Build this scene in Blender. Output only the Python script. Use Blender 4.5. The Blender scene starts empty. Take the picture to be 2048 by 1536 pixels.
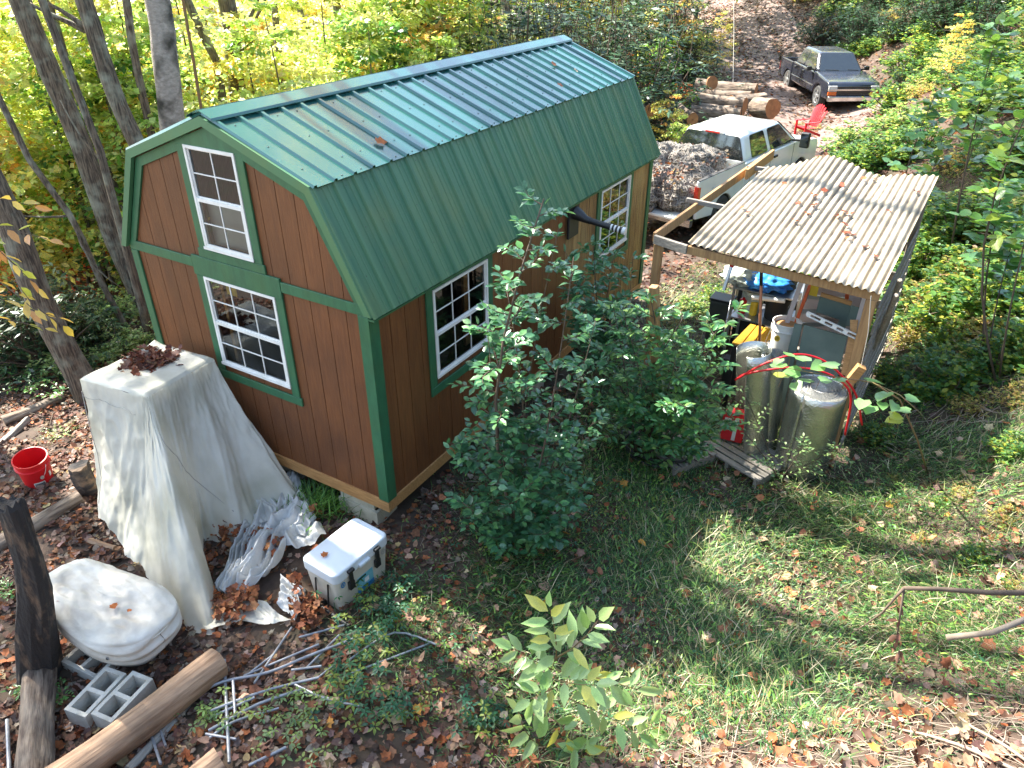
import bpy, bmesh, math, random
import numpy as np
from mathutils import Vector, Matrix
S = bpy.context.scene
COL = bpy.context.collection
random.seed(7)
rng = np.random.default_rng(7)
PI = math.pi

# ---------------------------------------------------------------- camera
IW, IH, FPX = 2048, 1536, 1482.26
CPOS = np.array([6.8995, -4.0736, 4.5998])
YAW, PITCH, ROLL = -0.545, 0.5417, -0.0012
_cy, _sy, _cp, _sp = math.cos(YAW), math.sin(YAW), math.cos(PITCH), math.sin(PITCH)
CF = np.array([_sy*_cp, _cy*_cp, -_sp]); _r = np.array([_cy, -_sy, 0.0]); _u = np.cross(_r, CF)
CR = math.cos(ROLL)*_r + math.sin(ROLL)*_u
CU = -math.sin(ROLL)*_r + math.cos(ROLL)*_u
cam_d = bpy.data.cameras.new('camera'); cam = bpy.data.objects.new('camera', cam_d); COL.objects.link(cam)
cam.matrix_world = Matrix(((CR[0], CU[0], -CF[0], CPOS[0]), (CR[1], CU[1], -CF[1], CPOS[1]),
                           (CR[2], CU[2], -CF[2], CPOS[2]), (0, 0, 0, 1)))
cam_d.sensor_width = 36; cam_d.lens = FPX/IW*36; cam_d.clip_start = 0.05; cam_d.clip_end = 600
S.camera = cam

# ---------------------------------------------------------------- light
SUN_EL, SUN_AZ = math.radians(47), math.radians(-82)      # azimuth clockwise from +y
sdir = np.array([math.sin(SUN_AZ)*math.cos(SUN_EL), math.cos(SUN_AZ)*math.cos(SUN_EL), math.sin(SUN_EL)])
world = bpy.data.worlds.new('World'); S.world = world; world.use_nodes = True
wn = world.node_tree.nodes; wl = world.node_tree.links
bg = wn.get('Background') or wn.new('ShaderNodeBackground')
sky = wn.new('ShaderNodeTexSky'); sky.sky_type = 'NISHITA'; sky.sun_disc = False
sky.sun_elevation = SUN_EL; sky.sun_rotation = SUN_AZ % (2*PI)
wm = wn.new('ShaderNodeMix'); wm.data_type = 'RGBA'; wm.blend_type = 'MULTIPLY'; wm.inputs[0].default_value = 1; wm.inputs[7].default_value = (1, .94, .84, 1)      # camera white balance for shade
wl.new(sky.outputs[0], wm.inputs[6]); wl.new(wm.outputs[2], bg.inputs[0]); bg.inputs[1].default_value = 0.15
sun_d = bpy.data.lights.new('sun', 'SUN'); sun_d.energy = 5.0; sun_d.angle = math.radians(0.55); sun_d.color = (1, .95, .86)
sun = bpy.data.objects.new('sun', sun_d); COL.objects.link(sun)
sun.rotation_euler = Vector(sdir).to_track_quat('Z', 'Y').to_euler()
S.view_settings.view_transform = 'Standard'; S.view_settings.look = 'None'
S.view_settings.exposure = 2.28; S.view_settings.gamma = 1; S.view_settings.use_curve_mapping = False

# ---------------------------------------------------------------- photo measuring helpers (pixel of the 2048 px photo -> place)
def ray(u, v): return CF + CR*(u-IW/2)/FPX - CU*(v-IH/2)/FPX
def atz(u, v, z): d = ray(u, v); return CPOS + d*((z-CPOS[2])/d[2])
def atd(u, v, d): return CPOS + ray(u, v)*d
def aty(u, v, y): d = ray(u, v); return CPOS + d*((y-CPOS[1])/d[1])
def dist(P): return float((np.asarray(P)-CPOS) @ CF)
def up_at(P, u, v):                                     # same vertical screen plane as P
    n = np.array([CF[0], CF[1], 0]); d = ray(u, v); P = np.asarray(P)
    return CPOS + d*(((P-CPOS) @ n)/(d @ n))
def pix(P):
    d = np.asarray(P)-CPOS; w = d @ CF
    return IW/2+FPX*(d @ CR)/w, IH/2-FPX*(d @ CU)/w

# ---------------------------------------------------------------- terrain
CP = [(0,0,-.45),(3,0,-.38),(3,6,-.28),(0,6,-.6),(-1.5,3,-.8),(2.5,-1.8,-.43),(2.2,-3.3,-.42),(.5,-2.5,-.5),(-.7,-1.5,-.55),
 (-2.2,-.5,-.7),(-3.86,.73,-.72),(-5,2.9,-1.0),(-8,4,-1.9),(-12,8,-3.1),(-20,12,-4.6),(-30,20,-4.2),(-45,30,-1),(-60,45,6),(-20,35,-3),
 (-10,20,-2.4),(-30,50,1),(-10,-3,-2.6),(-25,-5,-5),(-50,0,0),(-5,12,-1.3),(-4,-3,-1.1),
 (0,27,-.15),(1,22,-.4),(3,20,-.42),(2.1,25.5,-.35),(3,24,-.38),(.5,28,-.25),(-2.6,30.6,.05),(-7.4,42.4,1.4),(-10,55,3.4),(-12,70,6),
 (-6,24,-.5),(-7,32,.5),(-14,45,1.4),(-2.5,21,-.6),(-1,22.5,-.45),(1.5,10,-.8),(2.5,14,-.75),(3.1,18,-.5),(4.2,8.5,-.55),(4.8,7,-.45),
 (4.6,3.3,-.4),(6.5,3.3,-.4),(6.5,6.5,-.3),(4.8,1,-.4),(4.5,-1,-.38),(7.5,3,-.12),(8.5,3,.55),(9.5,4,1.3),(7.9,7.5,.7),(6.2,10,.2),(7,12,1.1),(9,12,2.4),
 (6,14,.9),(6.5,17,1.7),(8,20,3.2),(4.7,24,.3),(5.4,26,1.9),(4.2,30,2.2),(1,36,2.2),(-2.5,42,4),(8,30,6),(12,20,6.5),(14,10,5.5),(12,4,3.4),(12,-4,3.6),(8,-4,2.75),
 (7.9,-.65,.62),(7.7,1.15,.05),(6.4,-.84,-.12),(6.5,-1.7,.4),(7.2,-2.6,1.5),(5.4,-1.6,-.3),(20,0,7),(25,30,13),(15,60,14),(40,10,14),(0,85,13),(-40,80,12),(20,-12,7),(-5,-12,-1.5),(5,-10,3)]
CP = np.array(CP, float)
def _tps(r2): return np.where(r2 > 1e-12, .5*r2*np.log(np.maximum(r2, 1e-12)), 0)
def _solve():
    n = len(CP); X = CP[:, :2]
    K = _tps(((X[:, None]-X[None])**2).sum(-1)) + np.eye(n)*.15
    P = np.c_[np.ones(n), X]; A = np.block([[K, P], [P.T, np.zeros((3, 3))]])
    return np.linalg.solve(A, np.r_[CP[:, 2], 0, 0, 0])
_tw = _solve()
def H(x, y):
    x = np.asarray(x, float); y = np.asarray(y, float); sh = x.shape; x = x.ravel(); y = y.ravel(); out = np.empty(len(x))
    for i in range(0, len(x), 20000):
        a = x[i:i+20000]; b = y[i:i+20000]
        r2 = (a[:, None]-CP[None, :, 0])**2+(b[:, None]-CP[None, :, 1])**2
        out[i:i+20000] = _tps(r2) @ _tw[:len(CP)] + _tw[-3]+_tw[-2]*a+_tw[-1]*b
    out += .03*np.sin(x*1.7+1.3*np.sin(y*1.1))*np.cos(y*1.9+.7*np.sin(x*2.3))
    return out.reshape(sh)
def Hf(x, y): return float(H([x], [y])[0])
def gp(u, v, dz=0):                                      # ground point seen at photo pixel
    d = ray(u, v); ts = np.linspace(2, 60, 600); P = CPOS[None]+ts[:, None]*d[None]
    below = P[:, 2] < H(P[:, 0], P[:, 1])
    i = int(np.argmax(below)) if below.any() else 599
    lo, hi = ts[max(i-1, 0)], ts[i]
    for _ in range(18):
        m = (lo+hi)/2; p = CPOS+d*m
        if p[2] < Hf(p[0], p[1]): hi = m
        else: lo = m
    p = CPOS+d*hi; p[2] += dz
    return p

# ---------------------------------------------------------------- materials
MATS = {}
def _mat(name):
    m = bpy.data.materials.new(name); m.use_nodes = True; nt = m.node_tree
    b = nt.nodes['Principled BSDF']; MATS[name] = m
    return m, nt, nt.nodes, nt.links, b
def mat(name, c, rough=.6, c2=None, scale=6., detail=6, metal=0., bump=0., bscale=None, stretch=None, spec=.5, lo=.35, hi=.65, dirt=None, dscale=2., coat=0., trans=0., ovar=0., attr=None):
    m, nt, N, L, b = _mat(name)
    b.inputs['Roughness'].default_value = rough; b.inputs['Metallic'].default_value = metal
    b.inputs['Specular IOR Level'].default_value = spec; b.inputs['Coat Weight'].default_value = coat
    b.inputs['Coat Roughness'].default_value = .08
    tc = N.new('ShaderNodeTexCoord'); mp = N.new('ShaderNodeMapping'); L.new(tc.outputs['Object'], mp.inputs[0])
    if stretch: mp.inputs['Scale'].default_value = stretch
    nz = N.new('ShaderNodeTexNoise'); nz.inputs['Scale'].default_value = scale; nz.inputs['Detail'].default_value = detail
    nz.inputs['Roughness'].default_value = .6; L.new(mp.outputs[0], nz.inputs[0])
    out = None
    if c2 is None: c2 = tuple(min(1, x*.78) for x in c)
    r = N.new('ShaderNodeMapRange'); r.inputs['From Min'].default_value = lo; r.inputs['From Max'].default_value = hi
    L.new(nz.outputs[0], r.inputs[0])
    mx = N.new('ShaderNodeMix'); mx.data_type = 'RGBA'; L.new(r.outputs[0], mx.inputs[0])
    mx.inputs[6].default_value = (*c, 1); mx.inputs[7].default_value = (*c2, 1); out = mx.outputs[2]
    if dirt:
        n2 = N.new('ShaderNodeTexNoise'); n2.inputs['Scale'].default_value = dscale; n2.inputs['Detail'].default_value = 8
        L.new(tc.outputs['Object'], n2.inputs[0])
        r2 = N.new('ShaderNodeMapRange'); r2.inputs['From Min'].default_value = .48; r2.inputs['From Max'].default_value = .72; r2.inputs['To Max'].default_value = dirt[3]
        L.new(n2.outputs[0], r2.inputs[0])
        m2 = N.new('ShaderNodeMix'); m2.data_type = 'RGBA'; L.new(r2.outputs[0], m2.inputs[0]); L.new(out, m2.inputs[6]); m2.inputs[7].default_value = (*dirt[:3], 1); out = m2.outputs[2]
    if attr:
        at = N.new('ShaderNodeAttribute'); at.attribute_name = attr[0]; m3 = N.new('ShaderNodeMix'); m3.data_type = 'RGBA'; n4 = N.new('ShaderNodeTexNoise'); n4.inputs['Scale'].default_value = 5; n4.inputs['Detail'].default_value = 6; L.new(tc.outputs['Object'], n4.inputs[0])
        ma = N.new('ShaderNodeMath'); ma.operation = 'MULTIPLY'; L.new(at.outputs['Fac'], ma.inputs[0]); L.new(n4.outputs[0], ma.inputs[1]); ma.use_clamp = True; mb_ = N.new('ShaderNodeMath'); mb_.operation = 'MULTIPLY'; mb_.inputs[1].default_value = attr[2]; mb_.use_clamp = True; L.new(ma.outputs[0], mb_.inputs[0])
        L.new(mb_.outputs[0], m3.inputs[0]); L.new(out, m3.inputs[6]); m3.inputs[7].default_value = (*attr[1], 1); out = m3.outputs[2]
    if ovar:
        oi = N.new('ShaderNodeObjectInfo'); r9 = N.new('ShaderNodeMapRange'); r9.inputs['To Min'].default_value = 1-ovar; r9.inputs['To Max'].default_value = 1+ovar; L.new(oi.outputs['Random'], r9.inputs[0])
        v9 = N.new('ShaderNodeVectorMath'); v9.operation = 'SCALE'; L.new(out, v9.inputs[0]); L.new(r9.outputs[0], v9.inputs['Scale']); out = v9.outputs[0]
    L.new(out, b.inputs['Base Color'])
    if bump:
        n3 = nz
        if bscale:
            n3 = N.new('ShaderNodeTexNoise'); n3.inputs['Scale'].default_value = bscale; n3.inputs['Detail'].default_value = 8; L.new(mp.outputs[0], n3.inputs[0])
        bp = N.new('ShaderNodeBump'); bp.inputs['Strength'].default_value = bump; bp.inputs['Distance'].default_value = .02
        L.new(n3.outputs[0], bp.inputs['Height']); L.new(bp.outputs[0], b.inputs['Normal'])
    if trans:
        t = N.new('ShaderNodeBsdfTranslucent'); L.new(out, t.inputs[0]); ms = N.new('ShaderNodeMixShader'); ms.inputs[0].default_value = trans
        L.new(b.outputs[0], ms.inputs[1]); L.new(t.outputs[0], ms.inputs[2]); L.new(ms.outputs[0], N['Material Output'].inputs[0])
    return m
def see_through(name, f):
    nt = MATS[name].node_tree; N = nt.nodes; L = nt.links; o = N['Material Output']; src = o.inputs[0].links[0].from_socket
    t = N.new('ShaderNodeBsdfTransparent'); ms = N.new('ShaderNodeMixShader'); ms.inputs[0].default_value = f; L.new(src, ms.inputs[1]); L.new(t.outputs[0], ms.inputs[2]); L.new(ms.outputs[0], o.inputs[0])
def leafmat(name, rough=.45, trans=.4, boost=1.6, spec=.5):
    m, nt, N, L, b = _mat(name)
    a = N.new('ShaderNodeAttribute'); a.attribute_name = 'Col'
    tc = N.new('ShaderNodeTexCoord'); nz = N.new('ShaderNodeTexNoise'); nz.inputs['Scale'].default_value = 40; nz.inputs['Detail'].default_value = 4; L.new(tc.outputs['Object'], nz.inputs[0])
    r = N.new('ShaderNodeMapRange'); r.inputs['From Min'].default_value = .3; r.inputs['From Max'].default_value = .7; r.inputs['To Min'].default_value = .72; r.inputs['To Max'].default_value = 1.25
    L.new(nz.outputs[0], r.inputs[0])
    vm = N.new('ShaderNodeVectorMath'); vm.operation = 'SCALE'; L.new(a.outputs['Color'], vm.inputs[0]); L.new(r.outputs[0], vm.inputs['Scale'])
    L.new(vm.outputs[0], b.inputs['Base Color']); b.inputs['Roughness'].default_value = rough; b.inputs['Specular IOR Level'].default_value = spec
    if trans:
        vb = N.new('ShaderNodeVectorMath'); vb.operation = 'MULTIPLY'; L.new(vm.outputs[0], vb.inputs[0]); vb.inputs[1].default_value = (boost*1.05, boost, boost*.8)
        t = N.new('ShaderNodeBsdfTranslucent'); L.new(vb.outputs[0], t.inputs[0]); ms = N.new('ShaderNodeMixShader'); ms.inputs[0].default_value = trans
        L.new(b.outputs[0], ms.inputs[1]); L.new(t.outputs[0], ms.inputs[2]); L.new(ms.outputs[0], N['Material Output'].inputs[0])
    return m
mat('siding', (.185, .068, .024), .40, (.125, .046, .018), 3, 8, bump=.25, bscale=14, stretch=(12, 12, 1), dirt=(.07, .03, .016, .5), dscale=1.3, spec=.45, ovar=0.14)
mat('siding_side', (.19, .072, .024), .45, (.12, .045, .018), 3, 8, bump=.25, bscale=14, stretch=(12, 12, 1), dirt=(.24, .12, .04, .3), dscale=.8, spec=.45, ovar=0.14)
mat('siding_golden', (.36, .21, .075), .55, (.14, .065, .025), 2.6, 9, bump=.5, bscale=14, stretch=(16, 16, .7), dirt=(.42, .30, .12, .6), dscale=1.4, lo=.4, hi=.6, ovar=0.14)  # lighter, more golden and streaked boards for the far part of the side wall
mat('green_trim', (.030, .135, .060), .5, (.022, .10, .046), 5, 6, bump=.12, bscale=30, stretch=(3, 3, 1), dirt=(.05, .13, .04, .5), dscale=3)
mat('roof_metal', (.016, .098, .082), .24, (.012, .080, .072), 1.2, 6, metal=0.0, spec=.8, dirt=(.02, .10, .09, .2), dscale=.9, bump=.03, bscale=2.2, coat=.35, ovar=0.06)
mat('roof_steep', (.021, .118, .055), .42, (.062, .17, .08), 1.3, 8, spec=.5, stretch=(.04, 5, .04), dirt=(.12, .17, .05, .4), dscale=2.6, lo=.42, hi=.62, ovar=0.06)
mat('raw_wood', (.50, .27, .10), .65, (.34, .17, .06), 4, 8, stretch=(2, 14, 14), bump=.2)
mat('post_wood', (.42, .24, .10), .7, (.26, .14, .06), 3, 8, stretch=(14, 14, 1.2), bump=.25)
mat('grey_wood', (.30, .27, .23), .8, (.17, .15, .125), 4, 8, stretch=(1.2, 14, 14), bump=.3, ovar=0.06)
mat('grey_wood_v', (.36, .31, .25), .8, (.2, .16, .12), 4, 8, stretch=(14, 14, 1.2), bump=.3)
mat('white_frame', (.78, .77, .73), .4, (.68, .67, .62), 9, 4)
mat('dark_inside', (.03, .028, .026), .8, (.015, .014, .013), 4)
mat('blind', (.55, .53, .49), .8, (.45, .43, .4), 3)
mat('concrete', (.52, .50, .44), .9, (.40, .385, .33), 8, 8, bump=.5, bscale=60, dirt=(.16, .15, .11, .5), dscale=5)
mat('block_paint', (.50, .47, .36), .85, (.38, .35, .26), 8, 8, bump=.4, bscale=60)
mat('tarp', (.86, .84, .74), .42, (.72, .70, .59), 2.0, 8, bump=.55, bscale=6, dirt=(.42, .41, .29, .55), dscale=1.8, trans=.33)
see_through('tarp', .16)
mat('cabinet_grey', (.22, .19, .18), .6, (.17, .15, .14), 3)
mat('tarp_white', (.62, .62, .60), .35, (.60, .61, .60), 5, 8, bump=.5, bscale=22, dirt=(.42, .40, .33, .45), dscale=2.5, trans=.18)
mat('tub_cover', (.72, .69, .61), .6, (.58, .54, .46), 4, 8, bump=.35, bscale=9, dirt=(.26, .20, .14, .6), dscale=2.2, stretch=(1, 1, 3), spec=.25)
mat('cooler_white', (.72, .76, .78), .32, (.66, .70, .72), 3, 4, dirt=(.55, .50, .44, .25), dscale=4)
mat('cooler_body', (.66, .62, .52), .4, (.56, .52, .42), 3, 4, dirt=(.38, .33, .24, .4), dscale=5)
mat('black_rubber', (.018, .018, .018), .5)
mat('red_plastic', (.60, .012, .018), .42, (.50, .01, .014), 3, spec=.35)
mat('red_paint', (.65, .02, .03), .4, (.5, .015, .02), 5)
mat('white_print', (.75, .75, .73), .5)
mat('black_print', (.02, .02, .02), .5)
mat('blue_print', (.02, .16, .38), .4, (.03, .22, .45), 6)
mat('teal_print', (.10, .36, .42), .4, (.2, .45, .5), 20)
mat('yellow_print', (.75, .50, .03), .5)
mat('log_bark', (.24, .18, .13), .9, (.075, .05, .036), 3.5, 10, stretch=(1.0, 7, 7), bump=1., bscale=4, lo=.38, hi=.6, dirt=(.30, .26, .21, .5), dscale=4)
mat('log_bare', (.44, .28, .17), .75, (.20, .11, .06), 3, 10, stretch=(.6, 9, 9), bump=.6, bscale=4, lo=.4, hi=.68, dirt=(.12, .08, .05, .6), dscale=3)
mat('log_end', (.36, .17, .065), .85, (.24, .11, .045), 9, 5, bump=.2)
mat('burnt', (.030, .026, .024), .85, (.20, .13, .08), 3.0, 8, lo=.52, hi=.66, bump=.9, bscale=16, stretch=(2, 2, .7))
mat('pipe_grey', (.34, .35, .37), .35, (.24, .25, .27), 20, 5, metal=.3)
mat('foil', (.62, .62, .57), .26, (.50, .50, .44), 9, 7, metal=.9, bump=.5, bscale=45, dirt=(.30, .30, .22, .4), dscale=3)
mat('foil_end', (.62, .61, .58), .4, (.35, .35, .33), 70, 3, metal=.5, bump=.8, bscale=70)
mat('corrugated', (.62, .53, .39), .5, (.36, .28, .17), 1.6, 9, dirt=(.20, .17, .11, .55), dscale=1.3, stretch=(9, .45, 1), trans=.15, lo=.42, hi=.66, ovar=0.06, attr=('valley', (.13, .10, .065), 1.5))  # valley mask darkens the troughs: dirt plus their brown shade put into the colour
mat('green_board', (.10, .145, .12), .6, (.075, .11, .09), 3, 6, dirt=(.16, .19, .16, .4), dscale=4)
mat('orange_plastic', (.85, .13, .02), .4)
mat('yellow_plank', (.62, .33, .03), .5, (.5, .25, .02), 5, stretch=(1, 8, 1))
mat('white_plastic', (.74, .74, .70), .4, (.66, .66, .62), 4)
mat('pink_board', (.58, .50, .48), .7, (.50, .42, .40), 3)
mat('metal_grey', (.5, .5, .5), .35, metal=.8)
mat('blue_tarp', (.02, .16, .55), .4, (.05, .28, .6), 8)
mat('pale_cloth', (.55, .58, .50), .7, (.3, .34, .28), 10)
mat('dark_olive', (.035, .04, .03), .7, (.06, .065, .05), 6)
mat('shaft_wood', (.50, .20, .09), .5, (.42, .15, .07), 6)
mat('grey_print', (.42, .40, .36), .7)
mat('rope', (.55, .50, .42), .8)
mat('truck_white', (.78, .79, .76), .22, (.72, .73, .69), 2, coat=.5, dirt=(.50, .52, .38, .4), dscale=1.6)
mat('truck_dark', (.012, .014, .022), .22, (.018, .02, .03), 2, coat=.7, spec=.8, dirt=(.09, .09, .10, .5), dscale=1.3)
mat('truck_grey', (.22, .23, .26), .35, (.30, .31, .33), 3, coat=.5, dirt=(.12, .12, .13, .4))
mat('tyre', (.03, .03, .03), .8, (.05, .05, .05), 10)
mat('rim', (.45, .45, .44), .35, metal=.7)
mat('chrome', (.62, .62, .62), .2, metal=.9)
mat('lamp_red', (.55, .015, .01), .2, (.65, .05, .02), 12, coat=.5)
mat('lamp_amber', (.7, .14, .02), .25)
mat('lamp_clear', (.6, .6, .58), .15, (.45, .45, .43), 30)
mat('netting', (.30, .26, .22), .9, (.10, .08, .065), 26, 4, lo=.45, hi=.55, bump=1., bscale=30)
mat('net_cord2', (.5, .47, .42), .8)
mat('net_cord', (.36, .33, .29), .85)
mat('soil', (.050, .032, .022), .95, (.085, .055, .038), 7, 9, bump=.6, bscale=18, dirt=(.05, .055, .025, .6), dscale=1.2)
mat('road_dirt', (.12, .08, .065), .95, (.22, .165, .14), 5, 10, bump=.6, bscale=25, dirt=(.09, .06, .05, .7), dscale=2)
mat('bark_grey', (.40, .35, .31), .9, (.25, .215, .185), 5, 10, stretch=(3, 3, 6), bump=.8, bscale=12, dirt=(.045, .04, .03, 1.), dscale=3.6)
mat('bark_brown', (.17, .13, .09), .9, (.045, .034, .025), 4, 10, stretch=(11, 11, 1.1), bump=1., bscale=5, lo=.4, hi=.6, dirt=(.30, .31, .24, .75), dscale=4.5)
mat('twig', (.13, .09, .06), .85, (.07, .05, .035), 12)
mat('twig_pale', (.30, .24, .18), .85, (.19, .15, .11), 12)
mat('stem_green', (.16, .14, .05), .7, (.22, .10, .05), 9)
mat('brown_trim', (.13, .055, .026), .5)
leafmat('leaf', .42, .48, 2.1)
leafmat('leaf_shiny', .30, .30, 1.9, .75)
leafmat('leaf_gloss', .42, .15, 1.4, .35)
leafmat('grass', .5, .35, 1.5)
leafmat('dry_leaf', .7, .18, 1.2, .25)
def _glass():
    m, nt, N, L, b = _mat('window_glass')
    N.remove(b); g = N.new('ShaderNodeBsdfGlossy'); g.inputs['Roughness'].default_value = .015; g.inputs[0].default_value = (.9, .95, 1, 1)
    t = N.new('ShaderNodeBsdfTransparent'); t.inputs[0].default_value = (.75, .78, .76, 1)
    f = N.new('ShaderNodeFresnel'); f.inputs[0].default_value = 1.8
    ms = N.new('ShaderNodeMixShader'); L.new(f.outputs[0], ms.inputs[0]); L.new(t.outputs[0], ms.inputs[1]); L.new(g.outputs[0], ms.inputs[2]); L.new(ms.outputs[0], N['Material Output'].inputs[0])
_glass()
mat('car_glass', (.02, .025, .025), .04, spec=1.0, coat=1.)

# ---------------------------------------------------------------- mesh helpers
def tag(o, label=None, cat=None, group=None, kind=None):
    if label: o['label'] = label
    if cat: o['category'] = cat
    if group: o['group'] = group
    if kind: o['kind'] = kind
    return o
def thing(name, loc, label, cat, group=None, rz=0, rot=None):
    o = bpy.data.objects.new(name, None); COL.objects.link(o); o.location = tuple(float(a) for a in loc); o.empty_display_size = .1
    o.rotation_euler = rot if rot is not None else (0, 0, rz)
    return tag(o, label, cat, group)
def copy_tree(o, parent=None, hook=None):
    c = o.copy(); COL.objects.link(c)
    if parent is not None: c.parent = parent
    for ch in o.children: copy_tree(ch, c)
    return c
class MB:
    def __init__(s): s.v = []; s.f = []
    def add(s, vs, fs):
        n = len(s.v); s.v += [tuple(float(c) for c in p) for p in vs]; s.f += [tuple(n+i for i in f) for f in fs]; return s
    def box(s, x0, x1, y0, y1, z0, z1, M=None):
        vs = [(x0,y0,z0),(x1,y0,z0),(x1,y1,z0),(x0,y1,z0),(x0,y0,z1),(x1,y0,z1),(x1,y1,z1),(x0,y1,z1)]
        if M is not None: vs = [M @ Vector(p) for p in vs]
        return s.add(vs, [(0,3,2,1),(4,5,6,7),(0,1,5,4),(1,2,6,5),(2,3,7,6),(3,0,4,7)])
    def beam(s, a, b, w, h, up=(0, 0, 1)):
        a = Vector(a); b = Vector(b); d = (b-a).normalized(); u = Vector(up); sd = d.cross(u)
        if sd.length < 1e-4: sd = Vector((1, 0, 0))
        sd.normalize(); u = sd.cross(d).normalized(); vs = []
        for p in (a, b):
            for i, j in ((-1,-1),(1,-1),(1,1),(-1,1)): vs.append(p+sd*(i*w/2)+u*(j*h/2))
        return s.add(vs, [(3,2,1,0),(4,5,6,7),(0,1,5,4),(1,2,6,5),(2,3,7,6),(3,0,4,7)])
    def prism(s, poly, off):                              # poly of 3d points extruded by off
        n = len(poly); off = np.asarray(off, float); P = [np.asarray(p, float) for p in poly]
        return s.add(P+[p+off for p in P], [tuple(range(n-1, -1, -1)), tuple(range(n, 2*n))]+[(i, (i+1) % n, n+(i+1) % n, n+i) for i in range(n)])
    def tube(s, pts, rad, n=8, cap=True, jit=0):
        pts = [Vector([float(c) for c in p]) for p in pts]; m = len(pts)
        if not hasattr(rad, '__len__'): rad = [rad]*m
        vs = []; prev = None
        for i, p in enumerate(pts):
            d = (pts[min(i+1, m-1)]-pts[max(i-1, 0)]).normalized()
            if prev is None:
                a = d.orthogonal().normalized()
            else:
                a = (prev-d*prev.dot(d)); a = a.normalized() if a.length > 1e-5 else d.orthogonal().normalized()
            prev = a; b = d.cross(a)
            for k in range(n):
                t = 2*PI*k/n; r = rad[i]*(1+(random.uniform(-jit, jit) if jit else 0)); vs.append(p+(a*math.cos(t)+b*math.sin(t))*r)
        fs = [(i*n+k, i*n+(k+1) % n, (i+1)*n+(k+1) % n, (i+1)*n+k) for i in range(m-1) for k in range(n)]
        if cap: fs += [tuple(range(n-1, -1, -1)), tuple((m-1)*n+k for k in range(n))]
        return s.add(vs, fs)
    def lathe(s, prof, n=20, c=(0, 0, 0)):
        vs = []; m = len(prof)
        for r, z in prof:
            for k in range(n): t = 2*PI*k/n; vs.append((c[0]+r*math.cos(t), c[1]+r*math.sin(t), c[2]+z))
        return s.add(vs, [(i*n+k, i*n+(k+1) % n, (i+1)*n+(k+1) % n, (i+1)*n+k) for i in range(m-1) for k in range(n)])
    def grid(s, fn, nu, nv):
        vs = [fn(i/nu, j/nv) for j in range(nv+1) for i in range(nu+1)]
        return s.add(vs, [(j*(nu+1)+i, j*(nu+1)+i+1, (j+1)*(nu+1)+i+1, (j+1)*(nu+1)+i) for j in range(nv) for i in range(nu)])
    def build(s, name, m, parent=None, smooth=False, bevel=0, solid=0, label=None, kind=None, seg=2):
        me = bpy.data.meshes.new(name); me.from_pydata(s.v, [], s.f); me.validate(); me.update()
        o = bpy.data.objects.new(name, me); COL.objects.link(o)
        me.materials.append(MATS[m]); 
        if smooth:
            me.polygons.foreach_set('use_smooth', [True]*len(me.polygons))
            if smooth == 'auto': me.set_sharp_from_angle(angle=math.radians(35))
        if parent is not None: o.parent = parent
        if solid: md = o.modifiers.new('s', 'SOLIDIFY'); md.thickness = solid; md.offset = 0
        if bevel: md = o.modifiers.new('b', 'BEVEL'); md.width = bevel; md.segments = seg; md.limit_method = 'ANGLE'
        if label: o['label'] = label
        if kind: o['kind'] = kind
        return o
def share(me_obj, name, parent, loc=(0, 0, 0), rot=(0, 0, 0), sc=(1, 1, 1)):
    o = bpy.data.objects.new(name, me_obj.data); COL.objects.link(o); o.parent = parent; o.location = loc; o.rotation_euler = rot; o.scale = sc
    for md in me_obj.modifiers:
        n = o.modifiers.new(md.name, md.type)
        if md.type == 'BEVEL': n.width = md.width; n.segments = md.segments; n.limit_method = md.limit_method
    return o

# leaf templates: (x along leaf 0..1, y across, z up)
T_RH = (np.array([(0,0,0),(.45,.5,-.06),(1,0,-.12),(.45,-.5,-.06)], float), [(0,3,2,1)])
T_OV = (np.array([(0,0,0),(.25,.38,.05),(.6,.42,.04),(1,0,-.12),(.6,-.42,.04),(.25,-.38,.05),(.3,0,-.02),(.65,0,-.05)], float),
        [(0,6,1),(6,7,2,1),(7,3,2),(0,5,6),(5,4,7,6),(4,3,7)])
_m = [(0,0),(.10,.26),(.10,.50),(.36,.40),(.52,.56),(.68,.30),(1,.04),(.70,-.24),(.60,-.52),(.36,-.42),(.06,-.44),(.12,-.22)]
def _mk(cu, ph): return (np.array([(x, y, cu*((x-.4)**2+y*y)+.07*math.sin(9*x+6*y+ph)) for x, y in _m]+[(.42, 0, -.02)], float), [(12, (i+1) % 12, i) for i in range(12)])
T_MA = _mk(.25, 0); T_MB = _mk(.75, 2); T_MC = _mk(-.5, 4)
T_HE = (np.array([(0,0,0),(-.1,.3,.03),(.25,.52,.05),(.65,.36,.02),(1,0,-.1),(.65,-.36,.02),(.25,-.52,.05),(-.1,-.3,.03),(.4,0,-.04)], float), [(8,(i+1) % 8,i) for i in range(8)])
T_BL = (np.array([(0,.5,0),(0,-.5,0),(.5,.42,.0),(.5,-.42,0),(1,0,-.25)], float), [(0,1,3,2),(2,3,4)])
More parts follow.
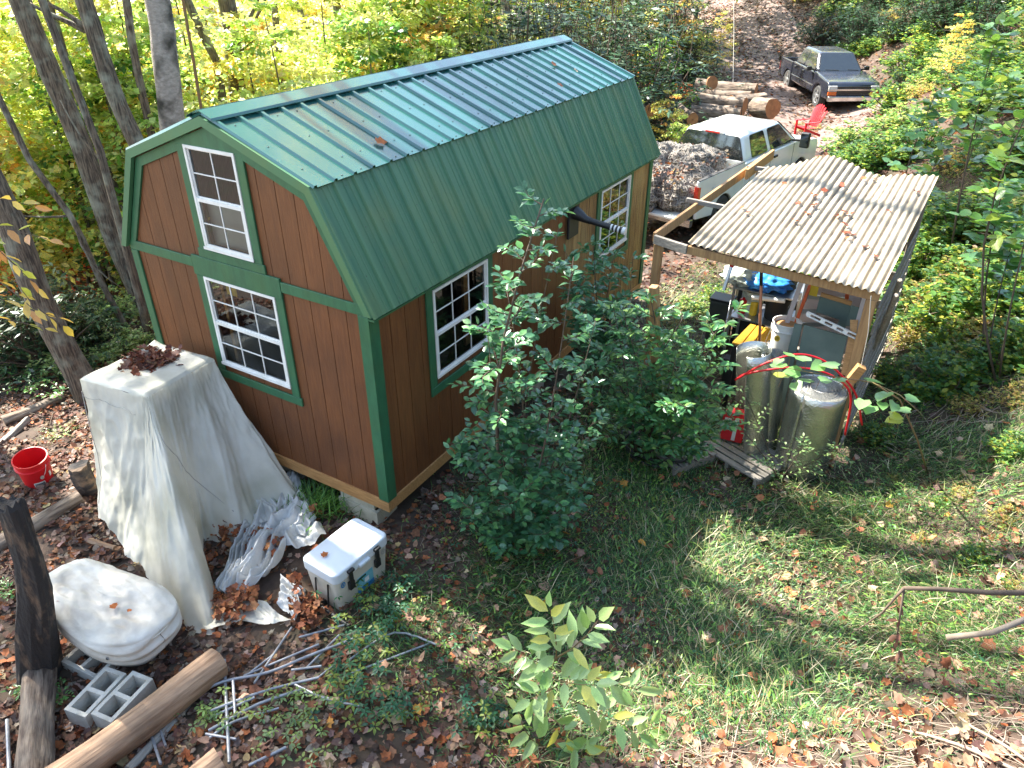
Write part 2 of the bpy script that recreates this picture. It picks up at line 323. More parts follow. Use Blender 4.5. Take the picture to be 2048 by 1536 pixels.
def leaf_mesh(name, parts):
    """parts: list of (template, P, D, U, L, W, C) arrays -> mesh with Col attribute"""
    V = []; LI = []; SZ = []; CC = []; base = 0
    for T, P, D, U, Ln, Wd, C in parts:
        n = len(P)
        if n == 0: continue
        tv, tf = T; D = D/np.maximum(np.linalg.norm(D, axis=1, keepdims=True), 1e-6)
        Sd = np.cross(U, D); Sd /= np.maximum(np.linalg.norm(Sd, axis=1, keepdims=True), 1e-6); Un = np.cross(D, Sd)
        v = P[:, None] + tv[None, :, 0, None]*(Ln[:, None, None]*D[:, None]) + tv[None, :, 1, None]*(Wd[:, None, None]*Sd[:, None]) + tv[None, :, 2, None]*(Ln[:, None, None]*Un[:, None])
        k = len(tv); V.append(v.reshape(-1, 3)); CC.append(np.repeat(np.c_[C, np.ones(n)], k, axis=0))
        flat = np.array([i for f in tf for i in f]); sz = np.array([len(f) for f in tf])
        LI.append((base+np.arange(n)[:, None]*k+flat[None]).ravel()); SZ.append(np.tile(sz, n)); base += n*k
    V = np.concatenate(V); LI = np.concatenate(LI); SZ = np.concatenate(SZ); CC = np.concatenate(CC)
    me = bpy.data.meshes.new(name); me.vertices.add(len(V)); me.vertices.foreach_set('co', V.ravel().astype('f'))
    me.loops.add(len(LI)); me.loops.foreach_set('vertex_index', LI.astype('i'))
    st = np.r_[0, np.cumsum(SZ)[:-1]]
    me.polygons.add(len(SZ)); me.polygons.foreach_set('loop_start', st.astype('i')); me.update(calc_edges=True)
    ca = me.attributes.new('Col', 'FLOAT_COLOR', 'POINT'); ca.data.foreach_set('color', CC.ravel().astype('f'))
    return me
def leaf_obj(name, parts, m, parent=None, kind=None):
    me = leaf_mesh(name, parts); me.materials.append(MATS[m]); o = bpy.data.objects.new(name, me); COL.objects.link(o)
    if parent is not None: o.parent = parent
    if kind: o['kind'] = kind
    return o
def rcol(n, cols, w=None, var=.25, g=None):
    g = g or rng; cols = np.array(cols); i = g.choice(len(cols), n, p=None if w is None else np.array(w)/sum(w))
    return cols[i]*(1+g.uniform(-var, var, (n, 1)))*(1+g.uniform(-.08, .08, (n, 3)))
def rvec(n, g=None):
    g = g or rng; v = g.normal(size=(n, 3)); return v/np.linalg.norm(v, axis=1, keepdims=True)
# ================================================================ SETTING: terrain and dirt road
def _axis(lo, hi, c0, c1, fine, growth=1.055):
    a = list(np.arange(c0, c1, fine)); s = fine
    while a[-1] < hi: s *= growth; a.append(a[-1]+s)
    s = fine; b = [c0]
    while b[-1] > lo: s *= growth; b.append(b[-1]-s)
    return np.array(b[:0:-1]+a)
gx = _axis(-80, 60, -4, 9.5, .16); gy = _axis(-25, 110, -4, 9, .16)
X, Y = np.meshgrid(gx, gy); Z = H(X, Y) + .008*rng.normal(size=X.shape)
me = bpy.data.meshes.new('ground'); nx, ny = len(gx), len(gy)
idx = np.arange(nx*ny).reshape(ny, nx)
fs = np.stack([idx[:-1, :-1], idx[:-1, 1:], idx[1:, 1:], idx[1:, :-1]], -1).reshape(-1, 4)
me.from_pydata(np.stack([X, Y, Z], -1).reshape(-1, 3).tolist(), [], fs.tolist()); me.materials.append(MATS['soil'])
me.polygons.foreach_set('use_smooth', [True]*len(me.polygons))
o = bpy.data.objects.new('forest_ground', me); COL.objects.link(o); tag(o, kind='structure')
def H(x, y):
    x = np.asarray(x, float); y = np.asarray(y, float)
    i = np.clip(np.searchsorted(gx, x)-1, 0, nx-2); j = np.clip(np.searchsorted(gy, y)-1, 0, ny-2)
    a = (x-gx[i])/(gx[i+1]-gx[i]); b = (y-gy[j])/(gy[j+1]-gy[j]); a = np.clip(a, 0, 1); b = np.clip(b, 0, 1)
    return (1-b)*((1-a)*Z[j, i]+a*Z[j, i+1])+b*((1-a)*Z[j+1, i]+a*Z[j+1, i+1])
ROAD = np.array([(1.2, 15, 1.8), (1.5, 19, 2.6), (1.3, 23, 2.9), (.2, 27, 2.4), (-1.6, 31, 2.0), (-4.2, 36, 1.8), (-7.2, 42, 1.8), (-9.5, 50, 1.8), (-11, 62, 1.8)])
def road_d(x, y):
    best = np.full(np.shape(x), 99.)
    for a, b in zip(ROAD[:-1], ROAD[1:]):
        d = b[:2]-a[:2]; t = np.clip(((x-a[0])*d[0]+(y-a[1])*d[1])/(d@d), 0, 1); w = a[2]+t*(b[2]-a[2])
        best = np.minimum(best, np.hypot(x-a[0]-t*d[0], y-a[1]-t*d[1])/w)
    return best
mb = MB(); N_ = 90; rows = []
ts = np.linspace(0, len(ROAD)-1.001, N_)
for t in ts:
    i = int(t); fr = t-i; p = ROAD[i]*(1-fr)+ROAD[i+1]*fr; d = ROAD[i+1]-ROAD[i]; d = d[:2]/np.linalg.norm(d[:2]); nrm = np.array([d[1], -d[0]])
    for k in range(13):
        q = p[:2]+nrm*p[2]*(k/6-1)*(1+.08*math.sin(t*7+k)); rows.append((q[0], q[1], Hf(*q)+.022-.03*math.exp(-((abs(k-6)-2.5)/1.)**2)))
mb.add(rows, [(j*13+k, j*13+k+1, (j+1)*13+k+1, (j+1)*13+k) for j in range(N_-1) for k in range(12)])
o = mb.build('dirt_road', 'road_dirt', smooth=True); tag(o, kind='structure')

# ================================================================ SHED
W_, L_, HW = 3.05, 6.154, 1.95
KX, KZ, RZ, EZ = .42, 2.958, 3.38, 1.977
shed = thing('barn_shed', (0, 0, 0), 'brown barn-shaped wooden shed with green metal gambrel roof and green trim, raised on blocks', 'shed')
def gam(x):                                            # underside of the gambrel above x
    x = min(x, W_-x)
    if x < KX: return HW+.0+(KZ-.06-HW)*max(x, 0)/KX
    return KZ-.06+(RZ-KZ)*(x-KX)/(W_/2-KX)
def cells(x0, x1, holes, top, z0=0.):
    xs = sorted({x0, x1} | {h[k] for h in holes for k in (0, 1) if x0 < h[k] < x1} | ({W_/2, KX, W_-KX} if top is gam else set()))
    xs = [x for x in xs if x0 <= x <= x1]; out = []
    for a, b in zip(xs[:-1], xs[1:]):
        iv = [(h[2], h[3]) for h in holes if h[0] < (a+b)/2 < h[1]]; iv.sort(); lo = z0
        for c, d in iv:
            if c > lo: out.append((a, b, lo, c, c))
            lo = max(lo, d)
        ta, tb = top(a), top(b)
        if min(ta, tb) > lo: out.append((a, b, lo, ta, tb))
    return out
def wallpiece(x0, x1, holes, top, plane, th, off, name, m):
    """plane 'front' (xz at y) or 'side' (yz at x)"""
    o = None
    for a, b, lo, ta, tb in cells(x0, x1, holes, top):
        mb = MB()
        if plane == 'front': poly = [(a, off, lo), (b, off, lo), (b, off, tb), (a, off, ta)]; mb.prism(poly, (0, th, 0))
        elif plane == 'side': poly = [(off, a, lo), (off, b, lo), (off, b, tb), (off, a, ta)]; mb.prism(poly, (-th, 0, 0))
        o = mb.build(name, m, shed)
    return o
FH = [(1.18, 1.81, 2.18, 3.11), (1.05, 1.99, .94, 1.88)]
SH = [(.85, 1.77, .94, 1.86), (4.44, 5.36, .94, 1.86)]
flat = lambda x: HW
# backing walls
wallpiece(0.012, W_-.012, FH, gam, 'front', .05, .014, 'wall_panel', 'brown_trim')
wallpiece(0.012, L_-.02, SH, flat, 'side', .05, W_-.014, 'wall_panel', 'brown_trim')
mb = MB()
mb.prism([(0, L_, 0), (W_, L_, 0), (W_, L_, HW), (W_-KX, L_, KZ-.06), (W_/2, L_, RZ-.06), (KX, L_, KZ-.06), (0, L_, HW)], (0, -.05, 0)); mb.build('wall_panel', 'siding', shed)
MB().box(0, .05, .015, L_-.06, 0, HW).build('wall_panel', 'siding', shed)
MB().box(.05, W_-.06, .07, L_-.06, .0, .02).build('floor_deck', 'raw_wood', shed)
MB().box(.06, W_-.07, .9, .92, .03, 2.0).build('dark_backing', 'dark_inside', shed)  # dark sheets added behind the windows, standing in for the unlit interior
MB().box(2.0, 2.02, .93, L_-.08, .03, 1.94).build('dark_backing', 'dark_inside', shed)
MB().box(.65, W_-.65, 1.2, 1.22, 1.995, 2.85).build('dark_backing', 'dark_inside', shed)
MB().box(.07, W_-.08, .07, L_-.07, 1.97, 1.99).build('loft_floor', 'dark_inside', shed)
# front boards
def boards(edges, holes, top, plane, off, m):
    for a, b in zip(edges[:-1], edges[1:]):
        wallpiece(a+.0035, b-.0035, holes, top, plane, .012, off, 'siding_board', m)
fe = [0.002]+[.168+.2032*k for k in range(0, 15) if .05 < .168+.2032*k < W_-.03]+[W_-.002]
boards(fe, FH, gam, 'front', 0.0, 'siding')
se = [0.0]+[.06+.2032*k for k in range(0, 31) if .03 < .06+.2032*k < L_-.03]+[L_]
boards([e for e in se if e < 3.6], SH, flat, 'side', W_, 'siding_side'); boards([max(e for e in se if e < 3.6)]+[e for e in se if e >= 3.6], SH, flat, 'side', W_, 'siding_golden')
# green trim
def trimbox(x0, x1, z0, z1, y0=-.022, y1=-.001): return MB().box(x0, x1, y0, y1, z0, z1).build('trim_board', 'green_trim', shed, bevel=.003, seg=1)
trimbox(2.955, W_+.022, 0, 1.945); trimbox(-.01, .09, 0, 1.945)
trimbox(-.01, .93, 1.948, 2.045); trimbox(2.09, W_+.022, 1.948, 2.045)
MB().box(.933, 2.087, -.026, -.001, 1.88, 2.075).build('trim_board', 'green_trim', shed, bevel=.003, seg=1)
trimbox(.95, 1.048, .855, 1.878); trimbox(1.992, 2.085, .855, 1.878); trimbox(.90, 2.105, .85-.085, .853)
trimbox(1.085, 1.178, 2.165, 3.105); trimbox(1.812, 1.905, 2.165, 3.105); trimbox(1.06, 1.925, 2.078, 2.163)
mb = MB(); mb.prism([(.93, -.020, 3.107), (2.12, -.020, 3.107), (1.90, -.020, 3.20), (1.15, -.020, 3.20)], (0, .019, 0)); mb.build('trim_board', 'green_trim', shed)
def sbox(y0, y1, z0, z1, x0=W_+.001, x1=W_+.022): return MB().box(x0, x1, y0, y1, z0, z1).build('trim_board', 'green_trim', shed, bevel=.003, seg=1)
sbox(-.001, .105, 0, HW); sbox(L_-.1, L_, 0, HW)
for a, b in ((.85, 1.77), (4.44, 5.36)):
    sbox(a-.095, a-.003, .86, 1.90); sbox(b+.003, b+.095, .86, 1.90); sbox(a-.095, b+.095, .765, .857); sbox(a, b, 1.862, 1.90)
# rake trims: offset outlines of the gambrel
OUT = [(-.09, EZ), (KX-.015, KZ+.01), (W_/2, RZ-.005), (W_-KX+.015, KZ+.01), (W_+.09, EZ)]
def inset(d):
    out = []
    for i, p in enumerate(OUT):
        p = np.array(p)
        if i in (0, 4):
            q = np.array(OUT[1] if i == 0 else OUT[3]); t = (q-p)/np.linalg.norm(q-p); n = np.array([t[1], -t[0]]) if i == 0 else np.array([-t[1], t[0]])
            out.append(p+n*d/abs(n[0])*1.0*np.array([1, 0]))
        else:
            a = np.array(OUT[i-1]); b = np.array(OUT[i+1]); t1 = (p-a)/np.linalg.norm(p-a); t2 = (b-p)/np.linalg.norm(b-p)
            n1 = np.array([t1[1], -t1[0]]); n2 = np.array([t2[1], -t2[0]]); m = (n1+n2); m /= np.linalg.norm(m); out.append(p+m*d/(m@n1))
    return out
def rake(d0, d1, y0, y1, m, name):
    A = inset(d0); B = inset(d1)
    for i in range(4):
        P = [A[i], A[i+1], B[i+1], B[i]]
        mb = MB(); mb.prism([(p[0], y0, p[1]) for p in P], (0, y1-y0, 0)); mb.build(name, m, shed)
rake(0, .075, -.062, -.024, 'roof_steep', 'rake_trim')
rake(.082, .165, -.021, -.001, 'green_trim', 'trim_board')
rake(0, .075, L_+.002, L_+.04, 'roof_steep', 'rake_trim')
# roof sheets
def ribprof(y, step=.2286, h=.022):
    t = (y+.04) % step
    if t < .010: return h*t/.010
    if t < .034: return h
    if t < .044: return h*(.044-t)/.010
    return 0
def roof_sheet(y0, y1, a, b, n, name, m, h, minor=False):
    ys = []
    y = y0
    while y < y1-1e-6:
        ys.append(y); t = (y+.04) % .2286
        nxt = [v for v in (.010, .034, .044, .108, .114, .122, .128, .168, .174, .182, .188, .2286, .24) if v > t+1e-5][0]; y += nxt-t
    ys.append(y1); mb = MB(); vs = []
    for y in ys:
        hh = ribprof(y, h=h); t = (y+.04) % .2286
        if minor and (abs(t-.118) < .005 or abs(t-.178) < .005): hh = .008
        for p in (a, b): vs.append((p[0]+n[0]*hh, y, p[1]+n[1]*hh))
    mb.add(vs, [(2*i, 2*i+1, 2*i+3, 2*i+2) for i in range(len(ys)-1)])
    return mb.build(name, m, shed, solid=.004)
ys = [-.04+.9144*k for k in range(7)]+[L_+.04]
ridge = (W_/2, RZ+.004); kR = (W_-KX+.045, KZ-.004); kR2 = (W_-KX+.008, KZ-.01); eR = (W_+.10, EZ-.02)
def nrm(a, b): d = np.array(b)-np.array(a); n = np.array([-d[1], d[0]]); n /= np.linalg.norm(n); return n if n[1] > 0 else -n
mir = lambda p: (W_-p[0], p[1])
for k in range(7):
    roof_sheet(ys[k], ys[k+1]-.002, ridge, kR, nrm(ridge, kR), 'roof_sheet', 'roof_metal', .022)
    roof_sheet(ys[k], ys[k+1]-.002, kR2, eR, nrm(kR2, eR), 'roof_sheet', 'roof_steep', .020, True)
    roof_sheet(ys[k], ys[k+1]-.002, mir(kR), mir(ridge), nrm(mir(kR), ridge), 'roof_sheet', 'roof_metal', .022)
    roof_sheet(ys[k], ys[k+1]-.002, mir(eR), mir(kR2), (-.9, .4), 'roof_sheet', 'roof_steep', .020, True)
for sgn in (1, -1):
    n = nrm(ridge, kR) if sgn == 1 else nrm(mir(kR), ridge); d = (np.array(kR)-ridge) if sgn == 1 else (np.array(mir(kR))-ridge); d = d/np.linalg.norm(d)
    a = np.array(ridge)+n*.036+np.array([0, .004]); pr_ = [a, a+d*.14-n*.002, a+d*.152-n*.014, a+d*.165-n*.012]
    mb = MB(); vs = [(p[0], y, p[1]) for y in (-.068, L_+.05) for p in pr_]; mb.add(vs, [(i, i+1, 5+i, 4+i) for i in range(3)]); mb.build('ridge_cap', 'roof_metal', shed, solid=.004)
mb = MB()
for sd, (a, b, h) in {'u': (ridge, kR, .0), 's': (kR2, eR, .0)}.items():
    a = np.array(a); b = np.array(b); n = nrm(a, b)
    for fr in ((.2, .5, .8, .97) if sd == 'u' else (.06, .38, .70, .95)):
        for k in range(28):
            for dy in (-.012+.06, .06+.10):
                if (k*7+int(fr*10)) % 3 == 0 and dy > .1: continue
                y = -.04+.2286*k+dy-.03
                if y > L_: continue
                p = a+(b-a)*fr; mb.lathe([(0, .007), (.006, .005), (.007, 0)], 6, (p[0]+n[0]*.002, y, p[1]+n[1]*.002))
mb.build('roof_screws', 'black_rubber', shed, kind='stuff')
# eave underside closer and skids
MB().box(W_+.001, W_+.085, -.02, L_+.03, HW-.03, HW-.012).build('soffit', 'green_trim', shed)
MB().box(0, W_+.012, -.014, .03, -.065, -.002).build('floor_joist', 'raw_wood', shed); MB().box(.0, W_+.010, -.010, .03, -.13, -.067).build('floor_joist', 'raw_wood', shed)
MB().box(W_-.03, W_+.014, .032, L_, -.065, -.002).build('floor_joist', 'raw_wood', shed); MB().box(W_-.03, W_+.008, .032, L_, -.13, -.067).build('floor_joist', 'raw_wood', shed)
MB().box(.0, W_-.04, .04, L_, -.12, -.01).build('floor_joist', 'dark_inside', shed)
# windows
def window(M, w, h, nc, shade=None):
    """local: x across, z up, outside is -y; origin bottom left of white frame"""
    f = MB(); t = .026
    f.box(0, w, -.03, .02, 0, t, M).box(0, w, -.03, .02, h-t, h, M).box(0, t, -.03, .02, t, h-t, M).box(w-t, w, -.03, .02, t, h-t, M)
    o = f.build('window', 'white_frame', shed)
    MB().box(-.01, w+.01, -.038, -.031, -.006, .02, M).build('sill', 'white_frame', o)
    mid = h*.5; s = .020
    up = MB(); up.box(t, w-t, -.012, .004, mid-.02, mid+.02, M).box(t, t+s*.6, -.012, .004, mid+.02, h-t, M).box(w-t-s*.6, w-t, -.012, .004, mid+.02, h-t, M).box(t+s*.6, w-t-s*.6, -.012, .004, h-t-s*.6, h-t, M); up.build('sash', 'white_frame', o)
    lo = MB(); lo.box(t, w-t, -.026, -.0125, mid-.024, mid+.008, M).box(t, t+s, -.026, -.0125, t+s, mid-.024, M).box(w-t-s, w-t, -.026, -.0125, t+s, mid-.024, M).box(t, w-t, -.026, -.0125, t, t+s, M); lo.build('sash', 'white_frame', o)
    for (z0, z1, yy, ins) in ((t+s, mid-.024, -.017, s), (mid+.02, h-t-s*.6, -.004, s*.6)):
        x0, x1 = t+ins, w-t-ins; zc = (z0+z1)/2
        m = MB()
        for k in range(1, nc): xx = x0+(x1-x0)*k/nc; m.box(xx-.005, xx+.005, yy-.006, yy+.004, z0, z1, M)
        for k in range(nc):
            a = x0+(x1-x0)*k/nc+.0052; b = x0+(x1-x0)*(k+1)/nc-.0052; m.box(a, b, yy-.006, yy+.004, zc-.005, zc+.005, M)
            for q0, q1 in ((z0, zc-.005), (zc+.005, z1)):
                MB().add([M @ Vector(p) for p in ((a-.005, yy, q0), (b+.005, yy, q0), (b+.005, yy, q1), (a-.005, yy, q1))], [(0, 1, 2, 3)]).build('pane', 'window_glass', o)
        m.build('muntin', 'white_frame', o)
    return o
Mf = lambda x, z: Matrix.Translation((x, .002, z))
Ms = lambda y, z: Matrix.Translation((W_-.002, y, z)) @ Matrix.Rotation(PI/2, 4, 'Z')
window(Mf(1.182, 2.182), .626, .926, 2); window(Mf(1.052, .942), .936, .936, 3)
window(Ms(.852, .942), .916, .916, 3); window(Ms(4.442, .942), .916, .916, 3)
MB().box(1.19, 1.80, .08, .086, 2.19, 2.62).build('window_blind', 'blind', shed)
MB().box(1.12, 1.16, .08, .12, .94, 1.88).build('wall_stud', 'raw_wood', shed); MB().box(1.18, 1.32, .1, .105, 1.68, 1.80).build('notice_card', 'yellow_print', shed)
MB().box(2.86, 2.89, 1.60, 1.70, .9, 1.9).build('wall_stud', 'raw_wood', shed)
# stove vent on side wall
v = thing('wall_vent', (W_, 3.62, 1.72), 'black funnel vent with short horizontal pipe on the right shed wall under the eave', 'vent')
MB().box(.024, .055, -.13, .13, -.2, .2).build('back_plate', 'black_rubber', v, bevel=.01)
mb = MB(); mb.tube([(.056, 0, .1), (.12, 0, .08), (.2, .01, .04), (.27, .01, .03)], [.085, .07, .045, .04], 14); mb.build('elbow', 'black_rubber', v, smooth='auto')
MB().tube([(.27, .01, .03), (.66, .03, -.02)], [.036, .036], 16).build('pipe', 'black_rubber', v, smooth='auto')
MB().tube([(.661, .03, -.02), (.70, .032, -.025)], [.045, .045], 16).build('pipe_cap', 'white_plastic', v, smooth='auto')
for k in range(3): MB().tube([(.52+.045*k, .024, -.002-.006*k), (.54+.045*k, .025, -.004-.006*k)], [.0375, .0375], 16, cap=False).build('white_band', 'white_print', v)
# blocks carrying the shed
def cinder(loc, rz=0, rx=0, ry=0, label=None, m='concrete', group=None, sz=(.40, .20, .19)):
    a, b, h = sz; o = thing('cinder_block', loc, label, 'concrete block', group, rot=(rx, ry, rz)); bm = bmesh.new(); t = .032
    mb = MB(); ys_ = (-b/2, -b/2+t, b/2-t, b/2); xs_ = (-a/2, -a/2+t, -t/2, t/2, a/2-t, a/2)
    for z in (0, h):
        for j in range(3):
            for i in range(5):
                if j == 1 and i in (1, 3): continue
                q = [(xs_[i], ys_[j], z), (xs_[i+1], ys_[j], z), (xs_[i+1], ys_[j+1], z), (xs_[i], ys_[j+1], z)]
                mb.add(q if z else q[::-1], [(0, 1, 2, 3)])
    def wall(p, q): mb.add([(p[0], p[1], 0), (q[0], q[1], 0), (q[0], q[1], h), (p[0], p[1], h)], [(0, 1, 2, 3)])
    c = [(-a/2, -b/2), (a/2, -b/2), (a/2, b/2), (-a/2, b/2)]
    for i in range(4): wall(c[i], c[(i+1) % 4])
    for i in (1, 3):
        c = [(xs_[i], ys_[1]), (xs_[i], ys_[2]), (xs_[i+1], ys_[2]), (xs_[i+1], ys_[1])]
        for k in range(4): wall(c[k], c[(k+1) % 4])
    mb.build('block_body', m, o); return o
g_ = 'concrete blocks stacked under the shed corner'
cinder((2.62, .16, Hf(2.6, .15)-.03), 0, label='pale block lying under the front right corner of the shed, behind the cooler', m='block_paint', group=g_, sz=(.5, .3, .2))
cinder((2.60, .17, Hf(2.6, .15)+.172), .05, label='upper pale block directly under the shed floor joist at the front right corner', m='block_paint', group=g_, sz=(.42, .28, .135))
for x, y, lb in ((.4, .3, 'concrete block under the front left end of the shed, beside the tarp'), (1.5, .3, 'concrete block under the middle of the shed front, beside the tarp hem'), (2.8, 3, 'concrete block under the middle of the shed long right side'), (2.8, 5.8, 'concrete block under the far right corner of the shed')):
    z0 = Hf(x, y)-.06; cinder((x, y, z0), 0, label=lb, group='concrete blocks in the dark under the shed floor', sz=(.4, .3, max(-.13-z0, .1)))
# ================================================================ LEAN-TO SHELTER
sh = thing('lean_to_shelter', (5.4, 4.8, Hf(5.4, 4.8)), 'open timber lean-to with wavy cream corrugated roof and bare beams on its left side', 'shelter')
sh.location = (0, 0, 0)
FLc, FRc, BLc, BRc = [np.array(p) for p in ((4.585, 3.38, 1.80), (6.515, 3.28, 1.70), (4.68, 6.11, 2.0), (6.64, 6.35, 2.11))]
def roofz(s, t):                                        # s across, t front->back
    P = (1-t)*((1-s)*FLc+s*FRc)+t*((1-s)*BLc+s*BRc); P = P.copy()
    P[2] += t**1.5*(.17*math.exp(-((s-.36)/.2)**2)-.05*math.exp(-((s-.66)/.12)**2)) + .03*math.sin(PI*t)*(1-s) - .02*math.sin(PI*t)*s
    return P
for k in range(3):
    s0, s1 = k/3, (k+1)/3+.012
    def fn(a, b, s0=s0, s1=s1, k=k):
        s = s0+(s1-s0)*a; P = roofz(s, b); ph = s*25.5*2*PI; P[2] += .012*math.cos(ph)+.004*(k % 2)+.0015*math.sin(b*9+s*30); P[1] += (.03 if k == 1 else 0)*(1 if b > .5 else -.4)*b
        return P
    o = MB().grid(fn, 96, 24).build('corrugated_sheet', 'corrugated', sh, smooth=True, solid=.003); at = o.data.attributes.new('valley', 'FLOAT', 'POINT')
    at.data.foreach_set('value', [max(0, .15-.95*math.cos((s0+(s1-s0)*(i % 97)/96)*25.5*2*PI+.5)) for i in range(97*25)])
def bm_(a, b, w, h, m='grey_wood', name='beam', up=(0, 0, 1), par=None): return MB().beam(a, b, w, h, up).build(name, m, sh if par is None else par, bevel=.004, seg=1)
cFL = np.array((4.15, 3.50, 1.79)); cBL = np.array((4.40, 7.1, 1.93))
bm_(cFL+(.02, -.02, -.055), FLc+(.0, .0, -.075), .04, .10); bm_(FLc+(.003, .01, -.075), FRc+(.02, .12, -.085), .035, .09, 'post_wood'); bm_(cFL+(0, .03, -.055), cBL+(0, 0, -.055), .04, .115, 'post_wood')
bm_(cBL+(.045, -1.1, -.03), cBL+(.075, .12, -.02), .04, .14, 'raw_wood')
bm_(BLc+(-.1, -.05, -.10), BRc+(0, -.08, -.10), .04, .10); bm_(FRc+(-.05, .12, -.08), BRc+(-.05, 0, -.09), .04, .09)
for t, e in ((.33, -.14), (.78, .02)):
    a = cFL+(cBL-cFL)*t+(e, 0, .0); b = roofz(.98, max(0, t*1.25-.12))+(0, 0, -.06); a[2] += .012; bm_(a, (b[0], a[1]+.03, min(b[2], a[2]+.1)), .04, .055, 'grey_wood', 'rafter')
bm_(roofz(.12, .06)+(0, .02, -.16), roofz(.6, .06)+(0, .02, -.165), .03, .07, 'raw_wood', 'header')
def post(x, y, z1, w=.09, m='post_wood', nm='post', lean=(0, 0)):
    z0 = Hf(x, y)-.1; return MB().beam((x+lean[0], y+lean[1], z0), (x, y, z1), w, w, (0, 1, 0)).build(nm, m, sh, bevel=.006, seg=1)
post(4.20, 3.56, 1.665); post(6.47, 3.42, 1.58, .10, 'post_wood'); post(4.72, 6.0, 1.85, .085, 'grey_wood_v'); post(6.58, 6.2, 1.95, .085, 'grey_wood_v'); post(4.40, 6.9, 1.8, .085, 'grey_wood_v')
# right side wall of thin horizontal slats
for k in range(9):
    z = Hf(6.56, 4.5)+.15+.2*k
    MB().beam((6.545, 3.5, z), (6.62, 6.25, z+.03+.02*(k % 2)), .02, .11).build('wall_slat', 'grey_wood', sh)
for k in range(3):
    z = .35+.42*k; MB().beam((4.75, 6.08, z), (6.55, 6.28, z+.02), .02, .12).build('wall_slat', 'grey_wood', sh)
# bark slabs leaning on the right side
for (u0, v0, z0, u1, v1, z1), lb in (((1792, 590, 1.62, 1712, 762, -.1), 'long thin bark slab leaning on the right post of the lean-to'), ((1800, 560, 1.7, 1740, 720, .0), 'second thin bark slab leaning behind the first on the lean-to side')):
    a = atz(u0, v0, z0); b = atz(u1, v1, z1); b[2] = max(b[2], Hf(b[0], b[1])); mid = (a+b)/2+np.array((.02, 0, .02))
    o = MB().tube([b, mid, a], [.028, .034, .022], 6, jit=.2).build('bark_slab', 'grey_wood_v'); tag(o, lb, 'wood slab', 'bark slabs leaning on the lean-to')
# free standing post
fp = gp(1320, 900); o = MB().beam((fp[0], fp[1], fp[2]-.1), up_at(fp, 1308, 572), .085, .085, (0, 1, 0)).build('timber_post', 'post_wood', bevel=.006, seg=1)
tag(o, 'reddish square timber post standing free among shrub leaves left of the lean-to', 'post')

def quad(pts, th=.012):                                 # vertical board from 4 points, thickness away from camera
    p = [np.asarray(q, float) for q in pts]; n = np.cross(p[1]-p[0], p[3]-p[0]); n /= np.linalg.norm(n)
    if n @ (p[0]-CPOS) < 0: n = -n
    return MB().prism(p, n*th)
def A(u, v, y): return aty(u, v, y)
def G(P): return Hf(P[0], P[1])
# pale panel
o = quad([A(1612, 562, 4.5), A(1738, 592, 4.5), A(1712, 712, 4.45), A(1580, 690, 4.45)], .03).build('insulation_panel', 'pink_board'); tag(o, 'pale pinkish insulation panel standing behind the orange ladder', 'panel')
for (u0, v0, u1, v1, y, lb) in ((1607, 552, 1572, 652, 4.05, 'long pale plank standing left of the orange ladder'), (1731, 590, 1712, 660, 3.75, 'narrow pale plank standing under the right front corner of the corrugated roof')):
    o = MB().beam(A(u0, v0, y), A(u1, v1, y), .05, .03, (0, 1, 0)).build('plank', 'pink_board', bevel=.003); tag(o, lb, 'plank')
# ladder
la = thing('stepladder', (0, 0, 0), 'orange fibreglass stepladder with yellow sticker standing in the lean-to', 'ladder')
r0, r1 = A(1626, 556, 4.25), A(1588, 655, 4.15); q0, q1 = A(1697, 572, 4.3), A(1686, 650, 4.2)
for a, b in ((r0, r1), (q0, q1)): MB().beam(a, b, .035, .07, (0, 1, 0)).build('rail', 'orange_plastic', la, bevel=.004)
for t in (.06, .36, .66, .95): MB().beam(r0+(r1-r0)*t, q0+(q1-q0)*t, .025, .05).build('rung', 'metal_grey', la)
c = A(1628, 580, 4.20); MB().box(c[0]-.04, c[0]+.045, c[1]-.005, c[1], c[2]-.07, c[2]+.07).build('sticker', 'yellow_print', la)
# green boards
def board(pts, lb, m='green_board', th=.02, nm='green_board'):
    o = quad(pts, th).build(nm, m, bevel=.002, seg=1); tag(o, lb, 'board', 'painted boards leaning at the lean-to'); return o
b0 = board([A(1608, 650, 3.62), A(1695, 673, 3.62), A(1640, 905, 3.35), A(1556, 900, 3.35)], 'widest grey-green board, leaning upright behind the right foil roll')
board([A(1589, 647, 3.66), A(1605, 650, 3.66), A(1552, 880, 3.40), A(1532, 878, 3.40)], 'narrow grey-green board beside the white bucket')
board([A(1640, 592, 3.95), A(1702, 612, 3.95), A(1690, 658, 3.9), A(1628, 640, 3.9)], 'grey-green panel with bare wood top edge under the lean-to roof')
board([A(1703, 611, 3.90), A(1727, 617, 3.90), A(1714, 655, 3.86), A(1690, 652, 3.86)], 'small grey-green panel next to the pale plank at the right post')
board([A(1642, 586, 3.93), A(1704, 604, 3.93), A(1702, 612, 3.93), A(1640, 593, 3.93)], 'orange-brown bare wood strip on top of the green panel', 'raw_wood', .03, 'wood_strip')
board([A(1697, 673, 3.58), A(1712, 668, 3.6), A(1694, 752, 3.45), A(1682, 748, 3.45)], 'bare orange-brown plank to the right of the widest green board', 'raw_wood', .04, 'wood_plank')
board([A(1700, 640, 3.6), A(1716, 640, 3.6), A(1712, 670, 3.56), A(1700, 668, 3.56)], 'short bare orange plank under the small green panel', 'raw_wood', .03, 'wood_plank')
